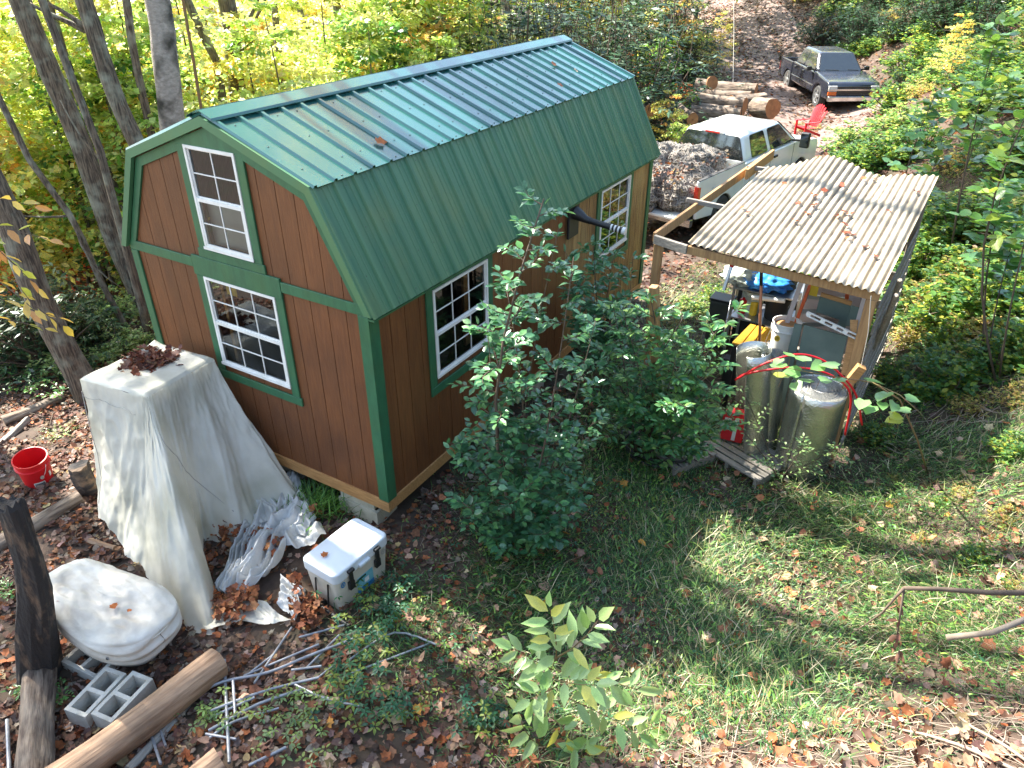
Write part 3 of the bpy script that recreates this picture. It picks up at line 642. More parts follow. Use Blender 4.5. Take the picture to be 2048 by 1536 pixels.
# spirit level
lv = thing('spirit_level', (0, 0, 0), 'long pale spirit level lying slanted across the green boards', 'spirit level'); a, b = A(1614, 627, 3.58), A(1722, 678, 3.5)
for dz in (-.022, .022): MB().beam(a+(0, 0, dz), b+(0, 0, dz), .022, .010).build('flange', 'white_plastic', lv)
for t in (.03, .3, .52, .72, .97): MB().beam(a+(b-a)*(t-.04), a+(b-a)*(t+.04), .016, .034).build('web', 'white_plastic', lv)
o = quad([A(1633, 625, 3.7), A(1678, 640, 3.72), A(1672, 655, 3.7), A(1630, 640, 3.68)], .03).build('wood_scrap', 'log_bark'); tag(o, 'dark broken wood scrap behind the spirit level', 'wood scrap')
# buckets
def bucket(loc, r, h, m, label, cat='bucket', handle=True, inside=None, rot=(0, 0, 0)):
    o = thing('bucket', loc, label, cat, rot=rot); mb = MB()
    mb.lathe([(0, .0), (r*.84, 0), (r*.86, .012), (r*.95, h*.72), (r*.955, h*.74), (r*1.05, h*.75), (r*1.05, h*.775), (r*.97, h*.79), (r*.985, h*.96), (r*1.04, h*.965), (r*1.04, h), (r*.97, h), (r*.93, h*.7), (r*.82, .02), (0, .02)], 32)
    mb.build('pail_body', m, o, smooth='auto')
    if inside: MB().lathe([(0, h*.86+.012), (r*.5, h*.85+.02), (r*.94, h*.86)], 24).build('fill', inside, o, smooth=True)
    if handle:
        pts = [(r*1.06*math.cos(t), -r*.35*math.sin(t)*1.2-.01, h*.86-h*.62*math.sin(t)) for t in np.linspace(0, PI, 14)]; MB().tube(pts, .003, 5).build('handle', 'white_plastic' if m != 'black_rubber' else 'metal_grey', o, smooth=True)
    return o
P = atd(1567, 712, dist(A(1567, 712, 3.85))); z = .18
P = A(1563, 700, 4.0)
wb = bucket((P[0], P[1], P[2]-.0), .155, .37, 'white_plastic', 'white bucket with round yellow mark behind the foil rolls', inside='raw_wood')
MB().add([( -.05+.032*math.cos(t), -.143, .20+.038*math.sin(t)) for t in np.linspace(0, 2*PI, 17)[:-1]], [tuple(range(16))]).build('round_mark', 'yellow_print', wb)
for k in (-1, 0, 1): MB().box(-.068, -.032, -.1455, -.1435, .196+k*.014, .201+k*.014).build('print_line', 'black_print', wb)
# crate under the white bucket so that it rests on something
o = MB().box(P[0]-.2, P[0]+.2, P[1]-.17, P[1]+.2, G(P)-.03, P[2]-.003).build('wooden_crate', 'grey_wood', bevel=.01); tag(o, 'grey wooden crate under the white bucket', 'crate')
# shelf with pails
sf = thing('shelf_rack', (0, 0, 0), 'low grey metal shelf rack in the left bay of the lean-to', 'shelf')
y0, y1 = 4.75, 5.35; xa, xb = A(1452, 655, 4.75)[0], A(1590, 655, 4.75)[0]; z1 = A(1560, 655, 4.75)[2]; z2 = z1+.40
for z in (z1, z2): MB().box(xa, xb, y0, y1, z-.02, z).build('shelf_board', 'metal_grey', sf)
for x in (xa+.02, xb-.02):
    for y in (y0+.02, y1-.02): MB().box(x-.015, x+.015, y-.015, y+.015, Hf(x, y)-.05, z2+.10).build('leg', 'metal_grey', sf)
bp_ = A(1546, 655, 5.0); bucket((bp_[0], 5.0, z1+.002), .16, .38, 'black_rubber', 'black pail with wire handle standing on the shelf rack', inside='dark_inside')
wp = A(1495, 655, 5.0); bucket((wp[0], 5.05, z1+.002), .14, .30, 'pale_cloth', 'pale flower pot on the shelf rack left of the black pail', handle=False, cat='pot')
for i, (dx, m, lb) in enumerate(((.12, 'red_plastic', 'small red can at the left end of the shelf rack'), (.26, 'yellow_print', 'small yellow can beside the red can on the shelf rack'))):
    o = MB().lathe([(0, 0), (.05, 0), (.05, .17), (.045, .18), (.02, .185), (.02, .2), (0, .2)], 16, (xa+dx, 4.95, z1+.002)).build('can', m, smooth='auto'); tag(o, lb, 'can')
from mathutils import noise as mnoise
def blob(c, r, m, name, seed=0, amp=.25, fr=3, n=20, squash=.6):
    def fn(a, b):
        th = 2*PI*a; ph = PI*(b-.5)*.98; d = Vector((math.cos(th)*math.cos(ph), math.sin(th)*math.cos(ph), math.sin(ph)))
        k = 1+amp*mnoise.noise(d*fr+Vector((seed, 0, 0)))+amp*.6*abs(mnoise.noise(d*fr*2.7+Vector((seed, 5, 0))))
        return (c[0]+d.x*r[0]*k, c[1]+d.y*r[1]*k, c[2]+d.z*r[2]*k)
    return MB().grid(fn, n*2, n).build(name, m, smooth=True)
zc = z2
bx = A(1490, 552, 5.0)
o = blob((bx[0], 5.0, z2+.085), (.26, .25, .10), 'pale_cloth', 'cloth_bundle', 3, .5, 3); tag(o, 'crumpled pale green cloth bundle on top of the shelf rack', 'cloth')
bx2 = A(1528, 548, 5.0)
o = blob((bx2[0]+.05, 4.98, z2+.085), (.28, .24, .095), 'blue_tarp', 'blue_sheet', 9, .5, 3.4); tag(o, 'folded bright blue plastic sheet beside the pale cloth bundle', 'plastic sheet')
bx3 = A(1550, 585, 5.1); o = blob((bx3[0], 5.12, z1+.54-.12), (.23, .2, .0+.13), 'dark_olive', 'sack', 5, .3); tag(o, 'dark olive sack lying under the blue sheet', 'sack')
o = MB().tube([(A(1504, 594, 4.72)), (A(1570, 602, 4.72))], .03, 14).build('white_tube', 'white_plastic', smooth='auto'); tag(o, 'white plastic tube lying above the black pail', 'tube')
# broom
br = thing('broom', (0, 0, 0), 'long broom with orange-brown shaft and black upper grip leaning inside the lean-to', 'broom'); a, b = A(1523, 538, 3.66), A(1519, 690, 3.80); c = a+(b-a)*.2
MB().tube([c, b], .016, 10).build('shaft', 'shaft_wood', br, smooth=True); MB().tube([a, c], .018, 10).build('grip', 'black_rubber', br, smooth=True)
b2 = b+(b-a)*.55; MB().tube([b, b2], .014, 8).build('shaft_lower', 'shaft_wood', br, smooth=True); MB().box(b2[0]-.14, b2[0]+.14, b2[1]-.03, b2[1]+.03, b2[2]-.1, b2[2]+.02).build('head', 'black_rubber', br)
o = MB().tube([A(1443, 690, 3.7), A(1462, 600, 3.9)], .008, 8).build('metal_rod', 'metal_grey', smooth=True); tag(o, 'thin grey metal rod leaning at the left of the lean-to', 'rod')
o = MB().beam(A(1463, 530, 4.3), A(1448, 580, 4.2), .03, .07, (0, 1, 0)).build('grey_plank', 'metal_grey'); tag(o, 'short grey plank with red tip standing by the pale cloth', 'plank'); MB().beam(A(1467, 524, 4.28), A(1464, 532, 4.28), .05, .08, (0, 1, 0)).build('red_tip', 'red_plastic', o)
# yellow plank bench
bn = thing('yellow_bench', (0, 0, 0), 'yellow slatted bench seat standing between the broom and the shrub', 'bench')
p0, p1, p2, p3 = A(1462, 690, 3.95), A(1545, 697, 3.95), A(1556, 660, 4.55), A(1500, 648, 4.55); zb = (p0[2]+p1[2])/2
for k in range(4):
    a = p0+(p1-p0)*((k+.06)/4); b = p3+(p2-p3)*((k+.06)/4); a2 = p0+(p1-p0)*((k+.94)/4); b2 = p3+(p2-p3)*((k+.94)/4)
    q = [np.array((w[0], w[1], zb)) for w in (a, a2, b2, b)]; MB().prism(q, (0, 0, -.025)).build('slat', 'yellow_plank', bn, bevel=.006)
for p in (p0, p1, p2, p3): x, y = p[0]*.9+.1*p1[0], p[1]; MB().box(x-.025, x+.025, y-.025, y+.025, Hf(x, y)-.05, zb-.027).build('leg', 'black_rubber', bn)
# foil insulation rolls
def foil_roll(bu, bv, tu, tv, r, label, turns=6, open_=False, h=None):
    b = gp(bu, bv); t = up_at(b, tu, tv); L = np.linalg.norm(t-b)
    o = thing('foil_roll', (0, 0, 0), label, 'insulation roll', 'silver foil insulation rolls standing in front of the lean-to')
    d = (t-b)/L; e = np.cross(d, (0, 1, 0)); e /= np.linalg.norm(e); g = np.cross(e, d)
    def fn(a, c):
        th = a*2*PI*(1.0 if not open_ else .82)+(.9 if open_ else 0)-1.2; rr = r*(1+.02*math.sin(3*th+2*c))*(1+(.12*a if open_ else 0)); return b+d*(L*c)+(e*math.cos(th)+g*math.sin(th))*rr
    MB().grid(fn, 48, 10).build('outer_wrap', 'foil', o, smooth=True, solid=.006)
    if not open_:
        mb = MB(); m = 30*turns; vs = []
        for i in range(m+1):
            a = i/m; rr = r*(.985-.72*a); th = a*turns*2*PI-1.2; q = b+(e*math.cos(th)+g*math.sin(th))*rr; vs += [q+d*(L*.2), q+d*(L*(.995-.012*math.sin(a*40)))]
        mb.add(vs, [(2*i, 2*i+2, 2*i+3, 2*i+1) for i in range(m)]); mb.build('inner_coil', 'foil_end', o, smooth=True)
        vs = [b+d*(L*.965)]+[b+d*(L*.97)+(e*math.cos(x)+g*math.sin(x))*r*.96 for x in np.linspace(0, 2*PI, 33)[:-1]]
        MB().add(vs, [(0, 1+k, 1+(k+1) % 32) for k in range(32)]).build('roll_end', 'foil_end', o)
    return o
foil_roll(1598, 935, 1640, 775, .28, 'widest silver foil insulation roll, rightmost and tightly coiled', 8)
foil_roll(1528, 900, 1549, 708, .125, 'thin tightly coiled silver foil roll between the open roll and green boards', 4)
foil_roll(1500, 905, 1508, 698, .17, 'loosely opened silver foil roll, leftmost of the three', open_=True)
# red hoses
g_ = 'red hoses arching over the foil rolls'
def hose(pts, label, r=.010):
    P = [atd(u, v, d) for u, v, d in pts]; Q = []
    for i in range(len(P)-1):
        p0, p1, p2, p3 = P[max(i-1, 0)], P[i], P[i+1], P[min(i+2, len(P)-1)]
        for t in np.linspace(0, 1, 6)[:-1]: Q.append(.5*((2*p1)+(-p0+p2)*t+(2*p0-5*p1+4*p2-p3)*t*t+(-p0+3*p1-3*p2+p3)*t**3))
    Q.append(P[-1]); o = MB().tube(Q, r, 8).build('red_hose', 'red_plastic', smooth=True); tag(o, label, 'hose', g_)
hose([(1470, 760, 7.3), (1530, 727, 7.1), (1590, 709, 7.0), (1640, 718, 6.95), (1680, 748, 6.95), (1712, 790, 7.0), (1724, 850, 7.2)], 'upper red hose, arching highest over the green board')
hose([(1478, 752, 7.35), (1520, 742, 7.2), (1585, 735, 7.05), (1640, 742, 6.95), (1685, 765, 6.95), (1702, 800, 7.0), (1690, 870, 7.25)], 'lower red hose ending on the widest foil roll side')
# twine and hanging wood block
wbk = thing('hanging_wood_block', tuple(A(1722, 735, 3.2)), 'wooden block hanging by twine from the right front corner of the lean-to', 'wood block', rot=(.1, .35, .3)); MB().box(-.045, .045, -.04, .04, -.17, .02).build('block', 'raw_wood', wbk, bevel=.006)
tp = A(1742, 592, 3.2); p = A(1722, 735, 3.2); M_ = Matrix.Translation(Vector(p)) @ wbk.rotation_euler.to_matrix().to_4x4(); iv = M_.inverted()
MB().tube([iv @ Vector(q) for q in (tp, (tp+p)/2+(.02, 0, 0), p)], .004, 5).build('twine', 'rope', wbk)
# pallet, bag, box
pc = gp(1475, 935); pal = thing('wooden_pallet', (pc[0], pc[1]+.1, pc[2]+.01), 'weathered grey wooden pallet lying before the foil rolls', 'pallet', rz=-.38)
for k in range(6): MB().box(-.42, .42, -.22+.105*k-.04, -.22+.105*k+.04, .1, .118).build('deck_slat', 'grey_wood', pal, bevel=.002, seg=1)
for x in (-.4, 0, .38): MB().box(x-.02, x+.02, -.26, .36, .0, .099).build('stringer', 'grey_wood', pal)
pc2 = gp(1310, 925); pal2 = thing('wooden_pallet', (pc2[0]+.05, pc2[1]+.25, pc2[2]+.01), 'dark worn wooden pallet under the shrub by the free-standing post', 'pallet', rz=-.5)
for k in range(6): MB().box(-.42, .42, -.22+.105*k-.04, -.22+.105*k+.04, .1, .118).build('deck_slat', 'grey_wood', pal2, bevel=.002, seg=1)
for x in (-.4, 0, .38): MB().box(x-.02, x+.02, -.26, .36, .0, .099).build('stringer', 'grey_wood', pal2)
b = gp(1446, 918); bagp = np.array((b[0], b[1]+.25, b[2]+.13)); bag = thing('charcoal_bag', bagp, 'red and white striped paper bag standing on the grey pallet', 'bag', rz=.1)
MB().prism([(-.12, -.06, 0), (.12, -.06, 0), (.13, -.05, .3), (.09, -.045, .38), (-.1, -.045, .37), (-.13, -.05, .3)], (0, .12, 0)).build('bag_body', 'red_paint', bag, bevel=.012)
MB().prism([(.0, -.0625, .02), (.04, -.0625, .02), (.05, -.055, .31), (.01, -.055, .31)], (0, .003, 0)).build('white_stripe', 'white_print', bag); MB().prism([(-.1, -.0625, .22), (-.03, -.0625, .22), (-.03, -.058, .30), (-.1, -.058, .30)], (0, .003, 0)).build('white_stripe', 'white_print', bag)
b = A(1478, 848, bagp[1]+.05); o = thing('cardboard_box', (b[0], b[1]+.1, b[2]-.12), 'pale box with red stripes lying behind the red bag', 'box', rot=(.3, .3, -.4)); MB().box(-.14, .14, -.1, .1, -.08, .08).build('box_body', 'white_plastic', o, bevel=.004)
for k in (-1, 1): MB().box(-.141, .141, -.102, .102, k*.035-.01, k*.035+.01).build('red_stripe', 'red_paint', o)
# corrugated black drain hose coil and small blue cap
c = gp(1290, 930); pts = [(c[0]+.05+.32*math.cos(t)*(1+.02*t), c[1]+.18+.26*math.sin(t), c[2]+.03+.012*t) for t in np.linspace(1.7, 1.7+4.6*PI, 90)]
o = MB().tube(pts, .016, 8).build('black_pipe_coil', 'black_rubber', smooth=True); tag(o, 'coiled black plastic pipe on the ground under the shrub', 'pipe coil')
c = gp(1384, 936); o = MB().lathe([(0, .04), (.02, .04), (.022, 0), (0, 0)], 12, c).build('bottle_cap', 'blue_print'); tag(o, 'tiny bright blue cap on the ground left of the grey pallet', 'cap')

# dark clutter at the back of the left bay
for i, (u, v, y, w, d_, h, m, lb) in enumerate(((1440, 640, 5.55, .30, .25, .75, 'dark_olive', 'tall dark bin at the back left of the lean-to'), (1500, 640, 5.75, .42, .20, 1.25, 'dark_inside', 'black cabinet at the back of the left bay behind the shelf rack'), (1570, 640, 5.65, .30, .22, .95, 'dark_olive', 'dark trunk at the back of the lean-to right of the black cabinet'), (1478, 700, 4.5, .30, .12, .42, 'black_rubber', 'black tool box under the shelf rack'))):
    x = A(u, v, y)[0]; z0 = Hf(x, y)-.02; o = thing('storage_bin', (x, y, z0), lb, 'bin'); MB().box(-w/2, w/2, -d_/2, d_/2, 0, h).build('bin_body', m, o, bevel=.03, seg=3); MB().box(-w/2-.012, w/2+.012, -d_/2-.012, d_/2+.012, h+.001, h+.03).build('bin_lid', 'black_rubber', o, bevel=.01)
# ================================================================ TRUCKS  (local: +y forward, +x right side, z up)
def wheel(par, x, y, r, w=.24, name='wheel'):
    s = 1 if x > 0 else -1
    mb = MB(); prof = [(r*.62, -w/2), (r*.93, -w/2), (r, -w*.32), (r, w*.32), (r*.93, w/2), (r*.62, w/2)]
    n = 30; vs = []
    for rr, a in prof:
        for k in range(n): t = 2*PI*k/n; vs.append((x+a, y+rr*math.cos(t), r+rr*math.sin(t)))
    mb.add(vs, [(i*n+k, i*n+(k+1) % n, (i+1)*n+(k+1) % n, (i+1)*n+k) for i in range(5) for k in range(n)]); o = mb.build(name, 'tyre', par, smooth='auto')
    mb = MB(); xo = x+s*w*.42
    for k in range(5):
        t = 2*PI*k/5+.3; a = (xo, y+r*.10*math.cos(t), r+r*.10*math.sin(t)); b = (xo, y+r*.56*math.cos(t), r+r*.56*math.sin(t)); mb.beam(a, b, .03, r*.26, (math.cos(t+PI/2)*0, -math.sin(t), math.cos(t)))
    mb.tube([(xo-.02, y, r), (xo+.03, y, r)], r*.2, 14)
    vs = [];
    for rr, a in ((r*.55, 0), (r*.64, .02*s), (r*.64, -.03*s), (r*.55, -.03*s)):
        for k in range(24): t = 2*PI*k/24; vs.append((xo+a, y+rr*math.cos(t), r+rr*math.sin(t)))
    mb.add(vs, [(i*24+k, i*24+(k+1) % 24, (i+1)*24+(k+1) % 24, (i+1)*24+k) for i in range(3) for k in range(24)]); mb.build('rim', 'rim', o, smooth='auto')
    MB().tube([(xo-s*.06, y, r), (xo-s*.055, y, r)], r*.6, 20).build('brake_disc', 'dark_inside', o)
def arch(y, r, z0, n=10): return [(y-r*math.cos(PI*k/n), max(z0, z0+0)+r*math.sin(PI*k/n)) for k in range(n+1)]
def truck(p, root, paint, low=None):
    hw = p['hw']; zb = p['zb']; belt = p['belt']; low = low or paint
    ra = lambda yc: [(yc-p['ar']*math.cos(PI*k/12), p['wr']+p['ar']*math.sin(PI*k/12)) for k in range(13)]
    clip = lambda L: [(y, max(z, zb)) for y, z in L]
    # cab and bonnet solid
    c0, c1, f = p['cab0'], p['cab1'], p['front']
    prof = [(c0, zb)]+clip(ra(p['fw']))+[(f-.04, zb+.02), (f, zb+.15), (f, p['hoodf']-.12), (f-.10, p['hoodf']), (c1+.05, p['hoodr']), (c1-.02, belt), (c0, belt)]
    MB().prism([(-hw, y, z) for y, z in prof], (2*hw, 0, 0)).build('cab_body', paint, root, bevel=p.get('bv', .055), smooth='auto', seg=3)
    # wheel wells fill
    MB().box(-hw+.08, hw-.08, c0+.05, f-.1, zb+.05, belt-.25).build('engine_bay', 'dark_inside', root)
    MB().box(-hw+.25, hw-.25, p['rear']+.1, f-.3, zb-.12, zb+.1).build('chassis', 'dark_inside', root)
    # greenhouse
    r0, r1, rz, rhw = p['r0'], p['r1'], p['roof'], p['rhw']; bh = hw-.05
    B = [(-bh, c0+.02, belt-.02), (bh, c0+.02, belt-.02), (bh, p['wb'], belt-.02), (-bh, p['wb'], belt-.02)]; T = [(-rhw, r0, rz), (rhw, r0, rz), (rhw, r1, rz-.02), (-rhw, r1, rz-.02)]
    M_ = [(-rhw*.5, r0, rz+.035), (rhw*.5, r0, rz+.035)]
    MB().add(B+T, [(0,3,2,1),(4,5,6,7),(0,1,5,4),(1,2,6,5),(2,3,7,6),(3,0,4,7)]).build('greenhouse', paint, root, bevel=.12, smooth='auto', seg=5)
    def pane(pts, name, m='car_glass', off=.006, r=.05, lift=None):
        P = [Vector(q) for q in pts]; n = (P[1]-P[0]).cross(P[3]-P[0]).normalized()
        if n.dot(P[0]-Vector((0, (c0+c1)/2, rz-.3))) < 0: n = -n
        out = []; k = len(P)
        for i in range(k):
            a, b, c = P[i-1], P[i], P[(i+1) % k]; d1 = (a-b).normalized(); d2 = (c-b).normalized(); q0 = b+d1*r; q1 = b+d2*r
            for t in (0, .25, .5, .75, 1): out.append((1-t)**2*q0+2*t*(1-t)*b+t*t*q1)
        out = [q+n*off for q in out]; c = sum(out, Vector())/len(out)
        rim = [c+(q-c)*(1+.035)-n*.003 for q in out]
        MB().prism(rim, -n*.01).build(name+'_seal', 'black_rubber', root)
        return MB().prism(out, -n*.01).build(name, m, root)
    def side(s, y0, y1, t0, t1, y0t=None, y1t=None):
        X = lambda t: s*(bh+(rhw-bh)*t); Zz = lambda t: belt-.02+(rz-belt+.02)*t
        y0t = y0 if y0t is None else y0t; y1t = y1 if y1t is None else y1t
        return [(X(t0), y0, Zz(t0)), (X(t0), y1, Zz(t0)), (X(t1), y1t, Zz(t1)), (X(t1), y0t, Zz(t1))]
    for s in (-1, 1):
        for (a, b, a2, b2) in p['sidewin']: pane(side(s, a, b, .10, .86, a2, b2), 'side_window', r=.07)
        for yy in p['doorlines']: MB().box(s*(hw+.001)-.003, s*(hw+.001)+.003, yy-.006, yy+.006, zb+.1, belt-.02).build('door_seam', 'black_rubber', root)
        for yy in p['handles']: MB().box(s*(hw+.02)-.02, s*(hw+.02)+.02, yy-.09, yy+.09, belt-.16, belt-.11).build('door_handle', p['hm'], root, bevel=.012)
        m = MB(); mx, my, mz, mw, mh, arm = p['mirror']
        o = MB().box(min(s*(hw+arm), s*(hw+arm+mw)), max(s*(hw+arm), s*(hw+arm+mw)), my-.06, my+.06, mz-mh/2, mz+mh/2).build('wing_mirror', 'black_rubber', root, bevel=.03, seg=3)
        MB().beam((s*(hw-.06), my+.03, mz-.05), (s*(hw+arm+.02), my, mz-.02), .04, .05).build('mirror_arm', 'black_rubber', o)
        MB().box(min(s*(hw+arm+.02), s*(hw+arm+mw-.02)), max(s*(hw+arm+.02), s*(hw+arm+mw-.02)), my-.064, my-.061, mz-mh/2+.03, mz+mh/2-.03).build('mirror_glass', 'car_glass', o)
    Zt = lambda t: belt-.02+(rz-belt+.02)*t
    yb, yt = p['wb'], r1
    pane([(-bh+.10, yb+(yt-yb)*.05, Zt(.05)), (bh-.10, yb+(yt-yb)*.05, Zt(.05)), (rhw-.06, yb+(yt-yb)*.9, Zt(.9)), (-rhw+.06, yb+(yt-yb)*.9, Zt(.9))], 'windscreen', r=.06)
    yb, yt = c0+.02, r0
    pane([(-bh+.07, yb+(yt-yb)*.08, Zt(.08)), (bh-.07, yb+(yt-yb)*.08, Zt(.08)), (rhw-.05, yb+(yt-yb)*.88, Zt(.88)), (-rhw+.05, yb+(yt-yb)*.88, Zt(.88))], 'rear_window', r=.06)
    # bed
    R = p['rear']; bz = p['bed']; th = .07
    prof = [(R, zb+.08)]+clip(ra(p['rw']))+[(c0-.03, zb), (c0-.03, bz), (R, bz)]
    for s in (-1, 1):
        MB().prism([(s*hw if s > 0 else -hw, y, z) for y, z in prof], (-s*th, 0, 0)).build('bed_side', paint, root, bevel=.022, smooth='auto', seg=3)
        MB().box(s*(hw-.035)-.04, s*(hw-.035)+.04, R+.01, c0-.05, bz+.001, bz+.018).build('bed_rail', p['railm'], root, bevel=.006)
        MB().box(s*(hw-.05)-.052, s*(hw-.05)+.052, R-.012, R+.10, bz-.42, bz-.12).build('tail_lamp', 'lamp_red', root, bevel=.015)
        inner = ra(p['rw']); MB().prism([(s*(hw-th-.001), y, z) for y, z in inner], (-s*.22, 0, 0)).build('wheel_housing', 'dark_inside', root)
    MB().box(-hw+th, hw-th, R+.03, c0-.03, zb+.18, zb+.22).build('bed_floor', 'dark_inside', root); MB().box(-hw+.01, hw-.01, c0-.09, c0-.032, zb+.05, bz-.005).build('bed_front', paint, root)
    if p['gate'] == 'up': MB().box(-hw+th+.005, hw-th-.005, R, R+.05, zb+.15, bz-.01).build('tailgate', paint, root, bevel=.015)
    else: MB().box(-hw+th+.005, hw-th-.005, R-.55, R-.01, zb+.16, zb+.22).build('tailgate', paint, root, bevel=.015)
    MB().box(-hw+.04, hw-.04, R-.16, R-.02, zb-.08, zb+.10).build('rear_bumper', 'chrome', root, bevel=.02)
    for x in (-hw+.14, hw-.14):
        wheel(root, x, p['rw'], p['wr']); wheel(root, x, p['fw'], p['wr'])
    # front
    F = f
    MB().box(-hw+.02, hw-.02, F+.0, F+.14, zb-.02, zb+.14).build('front_bumper', p['bump'], root, bevel=.03, seg=3)
    MB().box(-hw+.30, hw-.30, F-.01, F+.02, zb+.20, p['hoodf']-.12).build('grille', 'black_rubber', root, bevel=.01)
    MB().box(-hw+.02, hw-.02, F-.005, F+.035, zb+.30, zb+.36).build('grille_bar', 'chrome', root, bevel=.008)
    for s in (-1, 1):
        a, b = sorted((s*(hw-.31), s*(hw-.02))); MB().box(a, b, F-.06, F+.02, p['hoodf']-.27, p['hoodf']-.10).build('headlight', 'lamp_clear', root, bevel=.02)
        MB().box(a, b, F-.06, F+.018, p['hoodf']-.40, p['hoodf']-.285).build('indicator_lamp', 'lamp_amber', root, bevel=.015)
    MB().tube([(-hw+.3, p['wb']+.10, belt+.05), (-.2, p['wb']+.06, belt+.06)], .012, 6).build('wiper', 'black_rubber', root); MB().tube([(.1, p['wb']+.10, belt+.05), (hw-.3, p['wb']+.06, belt+.06)], .012, 6).build('wiper', 'black_rubber', root)

WT = thing('pickup_truck', (1.72, 10.2, -.80+.05), 'white crew-cab pickup with netted load behind the lean-to', 'pickup truck', rot=(.019, 0, -.20)); WT.scale = (.925,)*3
truck(dict(hw=.99, zb=.52, belt=1.38, hoodr=1.34, hoodf=1.22, cab0=2.02, cab1=4.85, front=6.0, ar=.47, wr=.42, fw=5.05, rw=1.15, rear=0, r0=2.18, r1=4.05, roof=1.95, rhw=.70, wb=4.85,
  sidewin=[(2.42, 3.20, 2.50, 3.16), (3.36, 4.50, 3.36, 3.98)], doorlines=[2.3, 3.28, 4.5], handles=[2.55, 3.50], hm='black_rubber', mirror=(0, 4.45, 1.48, .22, .36, .16), bed=1.42, gate='down', railm='tyre', bump='chrome'), WT, 'truck_white')
MB().box(-.24, .24, 2.14, 2.20, 1.885, 1.925).build('third_brake_lamp', 'lamp_red', WT, bevel=.008)
for s in (-1, 1): MB().box(s*.235-.05, s*.235+.05, 2.132, 2.20, 1.888, 1.922).build('cargo_lamp', 'lamp_clear', WT, bevel=.006)
BT = thing('pickup_truck', (2.12, 25.5, -.37), 'black crew-cab pickup with faded bonnet parked on the leaf-covered drive', 'pickup truck', rot=(-.019, 0, -2.584))
truck(dict(hw=.86, zb=.38, belt=1.06, hoodr=1.07, hoodf=.93, cab0=-1.75, cab1=.50, front=1.85, ar=.39, wr=.34, fw=.95, rw=-2.15, rear=-3.1, r0=-1.50, r1=-.12, roof=1.60, rhw=.60, wb=.52,
  sidewin=[(-1.45, -.82, -1.32, -.80), (-.72, .28, -.72, -.18)], doorlines=[-1.68, -.76, .38], handles=[-1.4, -.55], hm='black_rubber', mirror=(0, .25, 1.12, .17, .14, .05), bed=1.0, gate='up', railm='tyre', bump='chrome', bv=.09), BT, 'truck_dark')
for s in (-1, 1): MB().box(s*.862-.006, s*.862+.012, -1.70, .50, .60, .63).build('side_moulding', 'chrome', BT)
MB().box(-.70, -.1, -2.9, -1.95, .62, 1.12).build('tool_box', 'white_plastic', BT, bevel=.02)
# netted load on the white truck
Mw = WT.matrix_basis if False else Matrix.LocRotScale(WT.location, WT.rotation_euler, WT.scale)
ld = thing('netted_load', (0, 0, 0), 'grey heap of bagged debris under net overflowing the white pickup bed', 'load')
def heap(u_, v_, seed, c, r):
    pass
k = 0
g_ = None
for (x, y, z, rx, ry, rz) in ((-.5, 1.5, 1.25, .5, .5, .38), (.2, 1.45, 1.35, .5, .45, .36), (-.55, .7, 1.25, .5, .55, .42), (.3, .7, 1.22, .55, .5, .36), (-.3, .05, 1.15, .55, .5, .42), (.45, .1, 1.0, .40, .45, .36), (-.3, -.45, .95, .5, .38, .34), (.1, 1.05, 1.5, .45, .45, .28), (-.75, 1.1, 1.45, .3, .5, .26)):
    k += 1; o = blob((x, y, z), (rx, ry, rz), 'netting', 'load_bag', k*3.7, .32, 3.2, 22); o.parent = ld
    o.matrix_basis = Mw
    # net cords over each bag
    mb = MB(); me = o.data; vv = [v.co.copy() for v in me.vertices]; nn = [v.normal.copy() for v in me.vertices]
    for e in me.edges:
        i, j = e.vertices
        if (i+j) % 3 and vv[i].z > z-.15: mb.beam(vv[i]+nn[i]*.012, vv[j]+nn[j]*.012, .009, .009)
    c = mb.build('net', 'net_cord', ld, kind='stuff'); c.matrix_basis = Mw
Mwl = Mw
